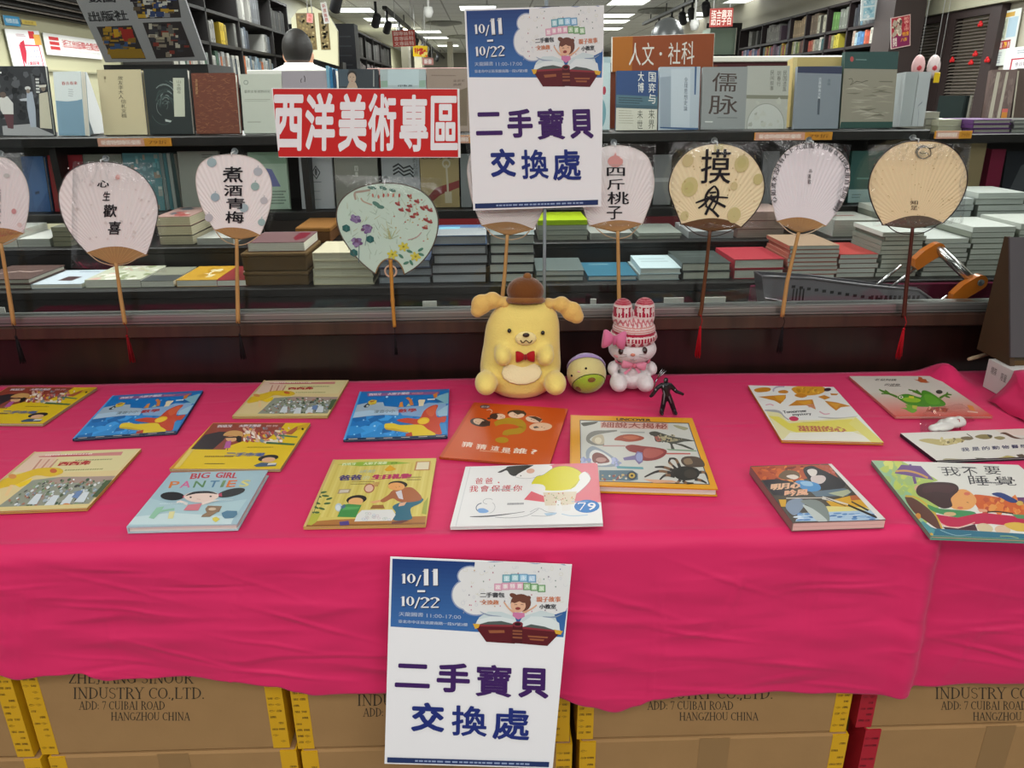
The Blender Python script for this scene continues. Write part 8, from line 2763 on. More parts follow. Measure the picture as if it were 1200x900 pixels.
def a_manga(A):
 A.Q(0, 0, 100, 100, '#4a443c')
 A.P([(60, 95), (400, 70), (680, 60), (760, 180), (560, 160), (420, 200), (100, 200)], '#b0502c')
 rr = random.Random(5)
 for k in range(40):
  A.E(rr.uniform(90, 480), rr.uniform(75, 200), rr.uniform(10, 34), rr.uniform(6, 18), rr.choice(['#c8642c', '#d87c34', '#9c3c24', '#7a2c20', '#e09448']), rr.uniform(-30, 30), n=8)
 for k in range(14):
  A.E(rr.uniform(600, 730), rr.uniform(70, 160), rr.uniform(10, 26), 10, rr.choice(['#c06a5c', '#b05848', '#d09080']), 30, n=8)
 A.P([(140, 200), (260, 190), (400, 215), (330, 330), (220, 320)], '#2c2a30')
 A.P(catmull([(470, 100), (540, 72), (600, 95), (680, 130), (800, 200), (790, 250), (700, 270), (620, 280), (560, 230), (500, 180)], 3, True), '#25242a')
 A.P(catmull([(500, 115), (540, 98), (580, 112), (570, 150), (530, 160)], 3, True), '#d8cfc8')
 A.P(catmull([(530, 165), (620, 150), (650, 180), (610, 220), (540, 215)], 3, True), '#cfc0bc')
 A.P(catmull([(270, 165), (330, 115), (420, 125), (440, 170), (380, 190), (300, 190)], 3, True), '#6a5640')
 A.P(catmull([(330, 165), (390, 150), (430, 170), (390, 190)], 3, True), '#dcd0c4')
 A.P(catmull([(400, 210), (460, 195), (580, 220), (600, 270), (520, 290), (440, 260)], 3, True), '#4a8ac0')
 A.P(catmull([(440, 210), (520, 205), (540, 240), (470, 240)], 3, True), '#8fb8d4')
 A.P([(520, 290), (800, 255), (860, 280), (820, 320), (560, 330)], '#5f7280')
 A.P([(660, 300), (830, 265), (850, 290), (780, 330)], '#a8ae90')
 A.TQ('明月心', (195, 285), (440, 262), (205, 232), '#dcb090', .04)
 A.TQ('吟風', (300, 335), (500, 318), (310, 280), '#dca888', .04)
 A.S([(320, 348), (620, 340)], 7, '#d8ccc0')
 A.P([(640, 370), (840, 320), (940, 340), (1000, 440), (700, 430)], '#d0a030')
 A.P([(840, 320), (920, 310), (940, 350), (850, 360)], '#b05c34')
 A.P([(650, 410), (1000, 420), (1060, 480), (560, 470), (600, 420)], '#d8cc80')
 A.P([(440, 470), (1040, 440), (1110, 530), (380, 540)], '#a8c0d4')
 for k in range(46):
  A.E(rr.uniform(400, 1080), rr.uniform(470, 540), rr.uniform(14, 40), rr.uniform(4, 10), rr.choice(['#5a86b8', '#8fb0d0', '#3f6ca4', '#d0dce4']), -4, n=8)
 A.P([(260, 360), (320, 360), (310, 420), (275, 420)], '#c99a28')
 A.P(catmull([(310, 420), (340, 370), (420, 350), (470, 380), (430, 450), (380, 490), (340, 470)], 3, True), '#7c8ca0')
 A.P(catmull([(430, 370), (560, 360), (640, 420), (660, 530), (600, 530), (520, 430)], 3, True), '#7a8480')
 A.P(catmull([(450, 400), (520, 430), (600, 490), (640, 540), (560, 540), (470, 440)], 3, True), '#b4bcb8')
 A.S([(610, 340), (820, 395)], [26, 10], '#c9c4bc')
 A.S([(640, 345), (800, 410)], 6, '#3a3430')
 A.S([(820, 400), (1060, 505)], [16, 20], '#35312e')
 A.S([(850, 370), (990, 445)], [12, 16], '#4a443a')
 A.P([(675, 55), (740, 50), (1140, 520), (1080, 525)], '#dcd8d4')
tbook('thick paperback with painted robed figures at the front edge, right side', [(883, 547.5), (974, 542), (1036, 609), (926, 613)], .017, '#7a5a58', a_manga, None, (875, 535, 7.059), hard=False, pages='#e0b0a8', name='paperback', spine_c='#8f7a70')
def a_frog(A):
 A.Q(0, 0, 100, 100, '#cdc6bc')
 for k in range(14):
  A.Q(0, 44 + 4 * k, 100, 48 + 4 * k + .1, tuple(a + (b_ - a) * k / 13 for a, b_ in zip(lin('#cdc2b6'), lin('#c84c3c'))))
 A.TQ('老鼠阿姨', (240, 78), (410, 78), (250, 60), '#4a4640', .01)
 A.TQ('的禮物', (315, 118), (430, 118), (330, 98), '#4a4640', .01)
 A.lines(32, 26, 46, 30, 1, '#8a857c', 4, .5)
 A.P([(545, 62), (580, 66), (585, 40), (610, 46), (615, 58), (640, 60), (650, 78), (670, 84), (640, 90), (600, 86), (580, 76)], '#b0562c')
 A.P(catmull([(410, 210), (440, 186), (500, 180), (590, 205), (600, 160), (620, 148), (660, 160), (720, 200), (775, 245), (760, 272), (660, 280), (560, 278), (500, 270), (440, 235)], 3, True), '#4a8a24')
 A.P(catmull([(450, 215), (520, 205), (590, 225), (560, 245), (480, 240)], 3, True), '#8fb82c')
 A.P(catmull([(620, 180), (680, 190), (740, 245), (680, 262), (630, 240)], 3, True), '#5c9c28')
 A.P([(500, 195), (540, 198), (535, 215), (500, 210)], '#c9c030')
 A.E(440, 205, 16, 11, '#dcd8c4')
 A.E(440, 205, 7, 6, '#26301a')
 for pts in (((410, 205), (350, 180), (290, 180)), ((350, 180), (320, 150)), ((345, 178), (290, 155), (275, 145)), ((600, 185), (560, 160), (500, 145)), ((590, 178), (560, 145)), ((595, 180), (530, 158)), ((735, 210), (790, 180), (830, 182)), ((790, 182), (800, 160)), ((780, 190), (815, 205))):
  A.S(catmull(pts, 3), [18, 17, 16, 14, 12, 10, 9], '#4c7c22')
 A.E(735, 160, 26, 16, '#3a4034')
 A.P(catmull([(470, 265), (560, 275), (540, 290), (555, 310), (520, 330), (490, 318), (460, 300), (430, 292), (480, 288)], 3, True), '#6ca02c')
 A.P([(520, 268), (560, 272), (550, 300), (520, 292)], '#b4b43c')
 A.P([(640, 285), (720, 280), (800, 290), (780, 320), (620, 315)], '#a8442c')
 A.scatter(640, 285, 780, 318, 16, ['#c86a44', '#8a3c50', '#d8a080'], 9, 5, pct=False)
 A.P([(940, 260), (985, 268), (1005, 310), (960, 300)], '#cf7a30')
 A.S([(940, 312), (1020, 320)], 10, '#d8b0a0')
tbook('white and red picture book with a leaping green frog at the back right', [(998, 441.5), (1096, 440), (1160, 487), (1048, 488.5)], .006, '#c8776c', a_frog, None, (990, 435, 6.667))
def a_hosp(A):
 A.Q(0, 0, 100, 100, '#d2cfc6')
 A.P([(900, 70), (1200, 60), (1260, 130), (1000, 120)], '#d8c8bc')
 A.P(catmull([(260, 160), (330, 145), (440, 155), (520, 150), (600, 145), (640, 165), (560, 195), (460, 212), (370, 195)], 3, True), '#b3a466')
 A.scatter(420, 150, 620, 200, 20, ['#8f7f48', '#c2b478', '#77683c', '#d0c490'], 14, 5, pct=False)
 A.P(catmull([(600, 140), (660, 130), (710, 148), (680, 165), (620, 160)], 3, True), '#6a5a3a')
 A.S(catmull([(650, 105), (680, 125), (700, 140)], 3), 7, '#4a4030')
 A.P(catmull([(720, 135), (780, 112), (870, 120), (870, 150), (800, 160)], 3, True), '#857848')
 A.P([(830, 112), (878, 125), (860, 150), (840, 130)], '#39352a')
 A.P(catmull([(890, 145), (950, 132), (1000, 150), (950, 168)], 3, True), '#8f8458')
 A.S(catmull([(950, 105), (1000, 105), (1080, 145), (1160, 160), (1200, 150)], 3), [5, 10, 18, 22, 24, 24, 20, 16, 10, 6, 5, 4, 4], '#5f4434')
 for i, ch in enumerate('我是的動物醫院'):
  x = 600 + i * 90
  A.TQ(ch, (x + 10, 272 - i * 3), (x + 80, 270 - i * 3), (x, 236 - i * 3), '#3a3a5c', .03)
 A.P(catmull([(460, 345), (480, 330), (580, 340), (640, 348), (560, 352)], 3, True), '#9c9470')
 A.P([(720, 335), (780, 338), (860, 350), (760, 354)], '#4a4434')
 A.P(catmull([(870, 352), (960, 340), (1020, 325), (1100, 350)], 3, True), '#a89a54')
 A.P([(1100, 320), (1160, 315), (1200, 345), (1150, 365)], '#54483a')
def sp_hosp(mb, O, ex, ey, en):
 A = Art(.0062, .24)
 for k in range(6):
  A.raw([(.0015, .06 + k * .018), (.0047, .06 + k * .018), (.0047, .072 + k * .018), (.0015, .072 + k * .018)], '#a9a9ae')
 A.put(mb, O - en * .0064 + ey * .0 - ex * .0001, en, ey, .0002)
tbook('white picture book with painted animals and a black spine at the right edge', [(1055, 507.5), (1199, 502.5), (1262, 536), (1094, 537)], .0075, '#24222c', a_hosp, [(1056, 507.5), (1199, 502.5), (1262, 541), (1094, 541)], (1040, 495, 7.5), pages='#dcd9d2')
def a_sleep(A):
 A.Q(0, 0, 100, 100, '#d9d8d0')
 A.P([(55, 60), (290, 70), (400, 110), (560, 215), (500, 230), (560, 440), (440, 560), (300, 330)], '#a9c060')
 A.P([(55, 60), (150, 70), (350, 320), (440, 540), (420, 560), (300, 420)], '#8fb890')
 A.scatter(150, 80, 400, 300, 30, ['#c0cc5c', '#b4c458', '#9cb870', '#cfd46c'], 34, 4, pct=False)
 A.P([(290, 70), (1250, 80), (1300, 250), (900, 330), (700, 260), (560, 210)], '#d9d8d0')
 A.P([(280, 96), (430, 105), (528, 212), (225, 160)], '#6a4684')
 A.S(catmull([(235, 145), (300, 140), (370, 150), (430, 170), (480, 195)], 3), 14, '#c9944c')
 A.S([(372, 185), (384, 240)], 22, '#6a4a80')
 A.P([(340, 92), (360, 92), (358, 104), (342, 104)], '#6a4684')
 A.E(402, 275, 30, 26, '#d0a484')
 A.P(catmull([(295, 345), (360, 350), (450, 410), (520, 480), (575, 580), (540, 590), (440, 520), (360, 460)], 3, True), '#5f3c34')
 A.S(catmull([(300, 335), (380, 345), (460, 400), (530, 480), (575, 585)], 3), 14, '#c9a83a')
 A.P(catmull([(470, 400), (560, 430), (700, 440), (830, 455), (835, 500), (700, 500), (560, 470), (490, 440)], 3, True), '#3f8a54')
 A.E(640, 472, 48, 16, '#c9a878')
 A.P([(530, 475), (700, 500), (830, 470), (900, 460), (1200, 490), (1330, 560), (1310, 590), (1100, 560), (950, 545), (800, 550), (700, 580), (580, 560)], '#b81c48')
 A.S(catmull([(560, 540), (620, 570), (700, 575), (760, 560), (830, 535)], 4), 7, '#e0b0a0')
 A.P([(580, 572), (700, 585), (830, 548), (850, 600), (600, 592)], '#4a2430')
 A.E(905, 578, 64, 36, '#cdbc98', 12)
 A.E(1040, 590, 60, 34, '#d4b498', 6)
 A.P(catmull([(1050, 550), (1130, 530), (1220, 545), (1300, 590), (1150, 600)], 3, True), '#d0ac44')
 A.P(catmull([(820, 330), (900, 325), (1050, 350), (1180, 400), (1330, 450), (1300, 490), (1100, 465), (950, 455), (860, 430)], 3, True), '#c85c28')
 A.scatter(880, 350, 1200, 450, 30, ['#d87a34', '#b84c2c', '#dc9448'], 24, 3, pct=False)
 A.P(catmull([(650, 420), (640, 360), (700, 290), (770, 285), (830, 330), (845, 380), (800, 430), (720, 440)], 3, True), '#dc9c58')
 A.E(775, 315, 24, 13, '#cf6a50')
 A.E(720, 424, 24, 10, '#cf6a50')
 A.S([(770, 380), (786, 384)], 4, '#6a3a28')
 A.P(catmull([(385, 290), (420, 245), (520, 228), (640, 230), (700, 250), (712, 290), (670, 330), (650, 360), (660, 410), (610, 430), (560, 420), (460, 360), (400, 330)], 3, True), '#3c2024')
 A.P(catmull([(440, 265), (540, 245), (640, 250), (690, 270), (640, 310), (540, 300), (450, 310)], 3, True), '#4a282c')
 A.P([(850, 430), (920, 435), (930, 452), (870, 455)], '#d8a080')
 A.S(catmull([(925, 455), (1000, 450), (1120, 465)], 3), 10, '#3a2a1c')
 A.P(catmull([(960, 315), (1030, 305), (1110, 340), (1160, 375), (1100, 380), (1030, 345)], 3, True), '#2c3f78')
 A.P([(1150, 340), (1220, 340), (1240, 400), (1160, 380)], '#6a3f6c')
 A.E(1170, 385, 26, 18, '#c9a84c')
 A.P([(1110, 470), (1230, 475), (1240, 510), (1150, 500)], '#4f8a5c')
 for ch, x, y, w, h in (('我', 585, 178, 150, 68), ('不', 745, 182, 120, 70), ('要', 908, 168, 130, 62), ('睡', 790, 248, 160, 72), ('覺', 980, 248, 170, 66)):
  A.TQ(ch, (x + 10, y), (x + w, y + 4), (x - 8, y - h), '#26262c', .0)
 A.lines(58, 27, 82, 31, 1, '#5a5a60', 3, .5)
 A.lines(42, 7, 70, 9, 1, '#8a8a88', 4, .5)
 A.P([(400, 540), (520, 588), (900, 605), (1400, 630), (1400, 690), (490, 655)], '#2f6a80')
 A.S(catmull([(560, 600), (680, 640), (800, 630)], 4), 5, '#8fb4b8')
 A.S(catmull([(1020, 640), (1090, 640), (1160, 655)], 4), 6, '#9cb070')
 A.P([(400, 545), (430, 530), (520, 600), (500, 655), (470, 650)], '#4f8f94')
 A.E(490, 640, 14, 18, '#c9a03a')
 A.E(392, 492, 22, 24, '#c98a3a')
tbook('picture book of a girl asleep under a red quilt at the front right corner', [(1023, 539.5), (1194, 545), (1298, 634), (1090, 629)], .0085, '#5f9484', a_sleep, None, (1015, 530, 6.486), pages='#d9b49c', spine_c='#7f9a80')
# ============================================================ PLUSH TOYS AND SMALL THINGS
def rest(t, z=TZ + .0006):
 kids = [o for o in bpy.data.objects if o.parent == t or (o.parent and o.parent.parent == t)]
 lo = min((world_of(o) @ v.co).z for o in kids for v in o.data.vertices)
 t.location.z += z - lo
class Toy:
 """soft body described in picture terms around a middle plane y0"""
 def __init__(self, crop, y0):
  self.x0, self.y_, self.s = crop
  self.y0 = y0
  a, b = self.p(600, 300), self.p(700, 300)
  self.k = (b - a).length / 100
  self.E = []
 def p(self, cx, cy, dy=0):
  return at_y(self.x0 + cx / self.s, self.y_ + cy / self.s, self.y0 - dy)
 def ell(self, mb, cx, cy, rx, rz, ry, dy=0, rot=0, c='#fff', keep=True, nu=20, nv=12):
  M = Matrix.Rotation(R(rot), 3, 'Y')
  ctr = self.p(cx, cy, dy)
  rad = (rx * self.k, ry, rz * self.k)
  mb.ell(ctr, rad, c, M, nu, nv)
  if keep:
   self.E.append((ctr, rad, M))
 def front(self, cx, cy):
  """point and normal on the front of the body at this place"""
  q0 = None
  for _ in range(3):
   dy = self.y0 - q0.y if q0 else 0
   q0, n0 = self._front(self.p(cx, cy, dy))
  return q0, n0
 def _front(self, base):
  best = None
  for ctr, rad, M in self.E:
   d = M.inverted() @ (Vector((base.x, 0, base.z)) - Vector((ctr.x, 0, ctr.z)))
   q = (d.x / rad[0]) ** 2 + (d.z / rad[2]) ** 2
   if q >= 1:
    continue
   y = ctr.y - rad[1] * math.sqrt(1 - q)
   if best is None or y < best[0]:
    n = M @ Vector((d.x / rad[0] ** 2, 0, d.z / rad[2] ** 2))
    n = Vector((n.x, (y - ctr.y) / rad[1] ** 2, n.z)).normalized()
    best = (y, n)
  if best is None:
   return base, Vector((0, -1, 0))
  return Vector((base.x, best[0], base.z)), best[1]
 def spot(self, mb, cx, cy, rx, rz, c, lift=.5, th=.0035, rot=0):
  p, n = self.front(cx, cy)
  q = n.to_track_quat('Z', 'Y').to_matrix() @ Matrix.Rotation(R(rot), 3, 'Z')
  mb.ell(p + n * th * (lift - .5), (rx * self.k, rz * self.k, th), c, q, 14, 8)
CROPT = (540, 320, 4.2857)
yd = at_z(610, 466, TZ).y + .03
T = Toy(CROPT, yd)
zoff = TZ + .001
# ---- yellow plush puppy
t = thing('plush_toy', 'large yellow plush puppy with brown cap and red bow tie sitting on the table', 'plush toy', (T.p(305, 640).x, yd, TZ))
b = MB()
YEL = '#ecd478'
rg = []
for cy, hw, cx, dp in ((172, 20, 328, .02), (182, 92, 328, .04), (205, 130, 324, .055), (250, 164, 318, .068), (300, 182, 312, .075), (350, 188, 308, .079), (400, 192, 306, .083), (450, 199, 302, .087), (500, 205, 300, .09), (550, 203, 298, .09), (600, 178, 298, .084), (634, 120, 300, .064), (646, 30, 300, .02)):
 c0 = T.p(cx, cy)
 rg.append([c0 + Vector((hw * T.k * math.cos(2 * math.pi * j / 32), dp * .85 * math.sin(2 * math.pi * j / 32), 0)) for j in range(32)])
b.grid(rg[::-1], '#fff', True, True)
n_b = len(b.v)
b.face([n_b - 32 + j for j in range(32)], lin('#fff'))
b.face([n_b - 32 * 13 + 31 - j for j in range(32)], lin('#fff'))
for cy, hw, cx, dp in ((440, 200, 302, .086), (330, 188, 309, .079), (260, 170, 317, .07), (540, 203, 298, .09)):
 T.E.append((T.p(cx, cy), (hw * T.k, dp * .85, 190 * T.k if cy > 300 else 120 * T.k), Matrix.Identity(3)))
for s in (-1, 1):
 T.ell(b, 300 + s * 172, 596, 57, 55, .052, .075)
 T.ell(b, 318 + s * 108, 462, 42, 48, .036, .072, s * 16)
 T.ell(b, 318 + s * 108, 440, 40, 40, .036, .06, 0)
body = fuse(b, 'body', PLUSH, t, .0042, 12, col=YEL)
for s, (pts, rs) in ((-1, ([(225, 195), (160, 185), (105, 205), (85, 235)], [30, 44, 52, 36])), (1, ([(440, 200), (505, 205), (555, 240), (580, 265)], [28, 42, 52, 38]))):
 e = MB()
 for i, ((cx, cy), r_) in enumerate(zip(pts, rs)):
  T.ell(e, cx, cy, r_, r_ * .98, .026 - .002 * i, .006, keep=False)
 P = [T.p(cx, cy, .006) for cx, cy in pts]
 e.tube(P, [r_ * T.k * .82 for r_ in rs], '#fff', 12)
 fuse(e, 'ear', PLUSH, t, .0045, 5, col='#dfb566')
c = MB()
T.ell(c, 324, 138, 92, 70, .045, .012, keep=False)
cap = fuse(c, 'cap', PLUSH, t, .004, 2, col='#6f4220')
st = MB()
T.ell(st, 334, 68, 21, 20, .01, .012, keep=False, c='#8a5a30')
st.build('pompom', PLUSH, cap)
st = MB()
st.tube([T.p(324 + 84 * math.cos(R(a)), 184 - 3 * math.sin(R(a)), .012 - .042 * math.sin(R(a))) for a in range(0, 361, 12)], .0075, '#8a5a30', 10)
st.build('cap_band', PLUSH, cap)
f_ = MB()
T.spot(f_, 306, 545, 100, 62, '#f0e2b4', .55, .004)
f_.build('belly_patch', PLUSH, t)
f_ = MB()
T.spot(f_, 326, 375, 52, 36, '#efdc9c', .7, .007)
f_.build('muzzle', PLUSH, t)
for cx, cy in ((245, 337), (410, 347)):
 f_ = MB()
 T.spot(f_, cx, cy, 10, 11, '#17120f', 1.0, .004)
 f_.build('eye', PLASTIC, t)
f_ = MB()
T.spot(f_, 326, 354, 17, 11, '#2a1710', 2.6, .005)
f_.build('nose', PLASTIC, t)
f_ = MB()
pts = []
for cx, cy in ((300, 378), (312, 390), (326, 378), (340, 390), (354, 378)):
 q, n = T.front(cx, cy)
 pts.append(q + n * .0105)
f_.tube([pts[0].lerp(pts[1], .0), pts[0].lerp(pts[1], .6) + Vector((0, 0, -.002)), pts[1], pts[2], pts[3], pts[3].lerp(pts[4], .4) + Vector((0, 0, -.002)), pts[4]], .0012, '#3a1e12', 8)
f_.build('mouth', CLOTHY, t)
def bow(T, parent, cx, cy, w, h, c, knot, mat, depth=.012, rot=0, tails=None):
 p, n = T.front(cx, cy)
 p = p + n * depth * .7
 M0 = Matrix.Rotation(R(rot), 3, 'Y')
 k = T.k
 g = MB()
 for s in (-1, 1):
  rows = []
  for i in range(9):
   u = i / 8
   x = s * w / 2 * u
   hh = h / 2 * (.28 + .72 * math.sin(min(1, u * 1.15) * math.pi * .5)) * (1 if u < .95 else .9)
   dd = depth * (.5 + .7 * math.sin(u * math.pi * .85))
   row = []
   for j in range(12):
    a = 2 * math.pi * j / 12
    row.append(p + M0 @ Vector((x * k, -dd * .6 * math.sin(a), hh * k * math.cos(a))))
   rows.append(row)
  if s < 0:
   rows = [r_[::-1] for r_ in rows]
  g.grid(rows, c, True, True)
  base = len(g.v) - 12
  g.face([base + j for j in range(12)], lin(c), True)
 o = g.build('bow_tie', mat, parent)
 kb = MB().ell(p + Vector((0, -depth * .35, 0)), (w * .09 * k, depth * .75, h * .26 * k), knot, M0, 12, 8)
 kb.build('knot', mat, o)
 if tails:
  tb = MB()
  for (dx, dz) in tails:
   e_ = p + Vector((dx * k, 0, -dz * k))
   d = (e_ - p).normalized()
   sd = Vector((d.z, 0, -d.x)) * (h * .16 * k)
   q = [p + Vector((0, -.003, 0)), p + Vector((0, -.003, 0)), e_ + sd - Vector((0, .003, 0)), e_ - sd - Vector((0, .003, 0))]
   q[0] = q[0] + sd * .4
   q[1] = q[1] - sd * .4
   g2 = [v_ + Vector((0, .002, 0)) for v_ in q]
   order = [q[0], q[2], q[3], q[1]]
   og = [g2[0], g2[2], g2[3], g2[1]]
   tb.add(order + og, [(0, 1, 2, 3), (7, 6, 5, 4), (0, 4, 5, 1), (1, 5, 6, 2), (2, 6, 7, 3), (3, 7, 4, 0)], c)
  tb.build('bow_tail', mat, o)
 return o
VEL = PM('velvet_ribbon', 0.7, 0.2, sheen=0.3)
bow(T, t, 322, 463, 92, 58, '#a8141a', '#8c0f16', VEL)
rest(t)
# ---- small round green and cream plush
T2 = Toy(CROPT, at_z(688, 469, TZ).y + .052)
t = thing('plush_ball', 'small round green and cream plush ball with brown patches between the two plush toys', 'plush toy', (T2.p(632, 650).x, T2.y0, TZ))
cb = MB()
r_ = 100 * T2.k
ctr = T2.p(630, 550)
ctr.z = TZ + r_ * 1.0 + .001
ax = Vector((-.25, -.55, .80)).normalized()
ZD = Vector((.12, -.76, -.60)).normalized()
def zone(q):
 return '#9fb93a' if q.normalized().dot(ZD) > .55 else '#cdc184'
cb.ell(ctr, (r_, r_ * .98, r_), '#cdc184', None, 48, 32, zone)
bo = cb.build('body', PLUSH, t)
T2.E = [(ctr, (r_, r_ * .98, r_), Matrix.Identity(3))]
hd = MB()
hd.lathe([(r_ * .90, r_ * .44), (r_ * .985, r_ * .36), (r_ * 1.0, r_ * .44), (r_ * .93, r_ * .60), (r_ * .70, r_ * .82), (r_ * .3, r_ * 1.0), (.001, r_ * 1.03)], '#a58fc0', ctr, 28, Vector((.02, .80, .6)).normalized().to_track_quat('Z', 'Y').to_matrix())
hd.build('lilac_hood', PLUSH, t)
sm_ = MB()
e1 = ZD.orthogonal().normalized()
e2 = ZD.cross(e1)
sm_.tube([ctr + (ZD * .55 + (e1 * math.cos(R(9 * k)) + e2 * math.sin(R(9 * k))) * .836) * r_ for k in range(41)], .0010, '#4a5430', 6)
sm_.build('seam', CLOTHY, t)
for cx, cy, a, b_ in ((590, 580, 15, 18), (657, 537, 21, 13)):
 pt = MB()
 T2.spot(pt, cx, cy, a, b_, '#7d5a2c', .6, .002)
 pt.build('brown_patch', PLUSH, t)
ey_ = MB()
for cx, cy in ((558, 515), (628, 478)):
 T2.spot(ey_, cx, cy, 6, 6, '#1f1a1c', 1, .002)
T2.spot(ey_, 592, 494, 9, 5, '#d8a8a0', .8, .0016)
ey_.build('face_stitches', CLOTHY, t)
rest(t)
# ---- white plush rabbit in a knitted hat
T3 = Toy(CROPT, at_z(742, 462, TZ).y + .045)
t = thing('plush_toy', 'white plush rabbit with pink bow and red patterned knitted ear hat', 'plush toy', (T3.p(858, 620).x, T3.y0, TZ))
b = MB()
WH = '#d9d3d2'
T3.ell(b, 856, 540, 80, 66, .045)
T3.ell(b, 858, 490, 76, 62, .044)
T3.ell(b, 860, 402, 122, 72, .058, .008)
for s in (-1, 1):
 T3.ell(b, 857 + s * 66, 576, 44, 42, .036, .046)
 T3.ell(b, 860 + s * 96, 500, 27, 36, .024, .02, s * -24)
fuse(b, 'body', PLUSH, t, .0035, 5, col=WH)
hatc = MB()
T3.ell(hatc, 866, 336, 118, 60, .062, .006)
T3.ell(hatc, 868, 300, 108, 52, .056, .006)
T3.ell(hatc, 812, 240, 52, 66, .03, .006)
T3.ell(hatc, 812, 200, 48, 48, .026, .006)
T3.ell(hatc, 918, 236, 54, 74, .03, .006)
T3.ell(hatc, 922, 196, 50, 48, .026, .006)
zt, zb_ = T3.p(866, 150).z, T3.p(866, 388).z
def knit(q):
 v = (zt - q.z) / (zt - zb_)
 x = (q.x - T3.p(866, 300).x) / T3.k
 red, wht, pnk = '#a0243c', '#d9c4c0', '#bd6a70'
 if v < .10:
  return red if math.sin(v * 190) > 0 else pnk
 if v < .14:
  return wht
 if v < .34:
  cell = (x % 34) / 34
  vv = (v - .14) / .2
  on = (.15 < cell < .85 and .15 < vv < .55) or (abs(cell - .3) < .09 and vv < .95) or (abs(cell - .72) < .09 and vv < .95)
  return wht if on else red
 if v < .38:
  return wht
 if v < .50:
  z = abs(((x % 22) / 22) - .5) * 2
  return pnk if abs((v - .39) / .10 - z) < .32 else wht
 if v < .62:
  return '#c98a84' if math.sin(v * 150) > -.2 else wht
 if v < .68:
  return red
 if v < .72:
  return wht
 if v < .80:
  return red if (x % 16) < 10 else wht
 cell = (x % 40) / 40
 vv = (v - .80) / .2
 return red if abs(cell - .5) < .36 * (1 - abs(vv - .45) * 1.3) else wht
fuse(hatc, 'knitted_hat', PM('knitted_wool', .95, .1, sheen=.4, bump=(350, .6, .003)), t, .0026, 2, cf=knit, col='#a0243c')
for cx, cy in ((803, 418), (922, 414)):
 e_ = MB()
 T3.spot(e_, cx, cy, 13, 17, '#2c1712', .9, .0035)
 q, n = T3.front(cx - 3, cy - 6)
 e_.ell(q + n * .0035, (.0012, .0012, .0012), '#e8e0dc', None, 8, 6)
 e_.build('eye', PLASTIC, t)
n_ = MB()
T3.spot(n_, 863, 436, 12, 8, '#c9806c', 1, .003)
n_.build('nose', CLOTHY, t)
for sx in (-1, 1):
 m_ = MB()
 T3.spot(m_, 863 + sx * 84, 442, 15, 9, '#d99aa0', .7, .002)
 m_.build('cheek', PLUSH, t)
 m_ = MB()
 for dz in (-6, 4):
  w_ = [T3.front(863 + sx * x, 440 + dz * x / 40) for x in (30, 48, 66)]
  m_.tube([q_ + n_2 * .0012 for q_, n_2 in w_], .0005, '#8a7a78', 5)
 m_.build('whiskers', CLOTHY, t)
m_ = MB()
pm_ = []
for cx, cy in ((848, 456), (856, 462), (863, 452), (870, 462), (878, 456)):
 q, n = T3.front(cx, cy)
 pm_.append(q + n * .001)
m_.tube(pm_, .0007, '#b08a84', 6)
m_.build('mouth', CLOTHY, t)
cl_ = MB()
nk = []
for k in range(25):
 a = R(180 * k / 24)
 p_, n = T3.front(862 + 84 * math.cos(a), 462 + 24 * math.sin(a))
 nk.append(p_ + n * .001)
cl_.tube(nk, .0032, '#c9687c', 8)
cl_.build('neck_ribbon', VEL, t)
bow(T3, t, 866, 490, 120, 46, '#d4849a', '#c9687c', VEL, .012, 8, tails=[(-46, 44), (30, 40)])
T3.E.append((T3.p(768, 345), (40 * T3.k, .05, 40 * T3.k), Matrix.Identity(3)))
bow(T3, t, 764, 344, 112, 96, '#cf6f92', '#c05a80', VEL, .016, 6)
rest(t)
# ---- black action figure with a silver fork claw
yf = at_z(775, 486, TZ).y
T4 = Toy((650, 400, 6.667), yf)
t = thing('action_figure', 'small black armoured action figure holding up a silver claw', 'toy figure', (T4.p(885, 585).x, yf, TZ))
b = MB()
q = lambda x, y, d=0: T4.p(x, y, d)
k4 = T4.k
K_ = '#17181b'
b.tube([q(868, 335), q(868, 365), q(872, 410), q(876, 430)], [34 * k4, 38 * k4, 30 * k4, 30 * k4], K_, 12)
b.ell(q(868, 312), (19 * k4, 18 * k4, 23 * k4), K_)
b.tube([q(845, 345), q(805, 368), q(780, 400), q(758, 432)], [20 * k4, 18 * k4, 16 * k4, 15 * k4], K_, 10)
b.tube([q(895, 345), q(925, 372), q(950, 400), q(992, 416)], [20 * k4, 18 * k4, 15 * k4, 13 * k4], K_, 10)
b.tube([q(862, 425), q(850, 490), q(838, 545), q(834, 575)], [24 * k4, 21 * k4, 19 * k4, 16 * k4], K_, 10)
b.tube([q(885, 425), q(912, 490), q(932, 545), q(938, 575)], [24 * k4, 21 * k4, 19 * k4, 16 * k4], K_, 10)
for x in (834, 940):
 p_ = q(x, 574, .006)
 p_.z = TZ + .0052
 b.ell(p_, (16 * k4, .013, .005), K_)
 b.tube([p_ + Vector((0, .005, 0)), q(x, 560)], [14 * k4, 15 * k4], K_, 10)
for (x, y, a) in ((758, 432, -1), (992, 416, 1)):
 b.ell(q(x + a * 6, y + 4), (14 * k4, 10 * k4, 12 * k4), K_)
fuse(b, 'body', PLASTIC, t, .0014, 2, col=K_)
a_ = MB()
S_ = '#7d8286'
a_.tube([q(848, 350, .0062), q(858, 420, .0062), q(848, 500, .005)], [7 * k4, 6 * k4, 5 * k4], S_, 8)
a_.tube([q(888, 350, .0062), q(886, 420, .0062), q(910, 490, .005)], [7 * k4, 6 * k4, 5 * k4], S_, 8)
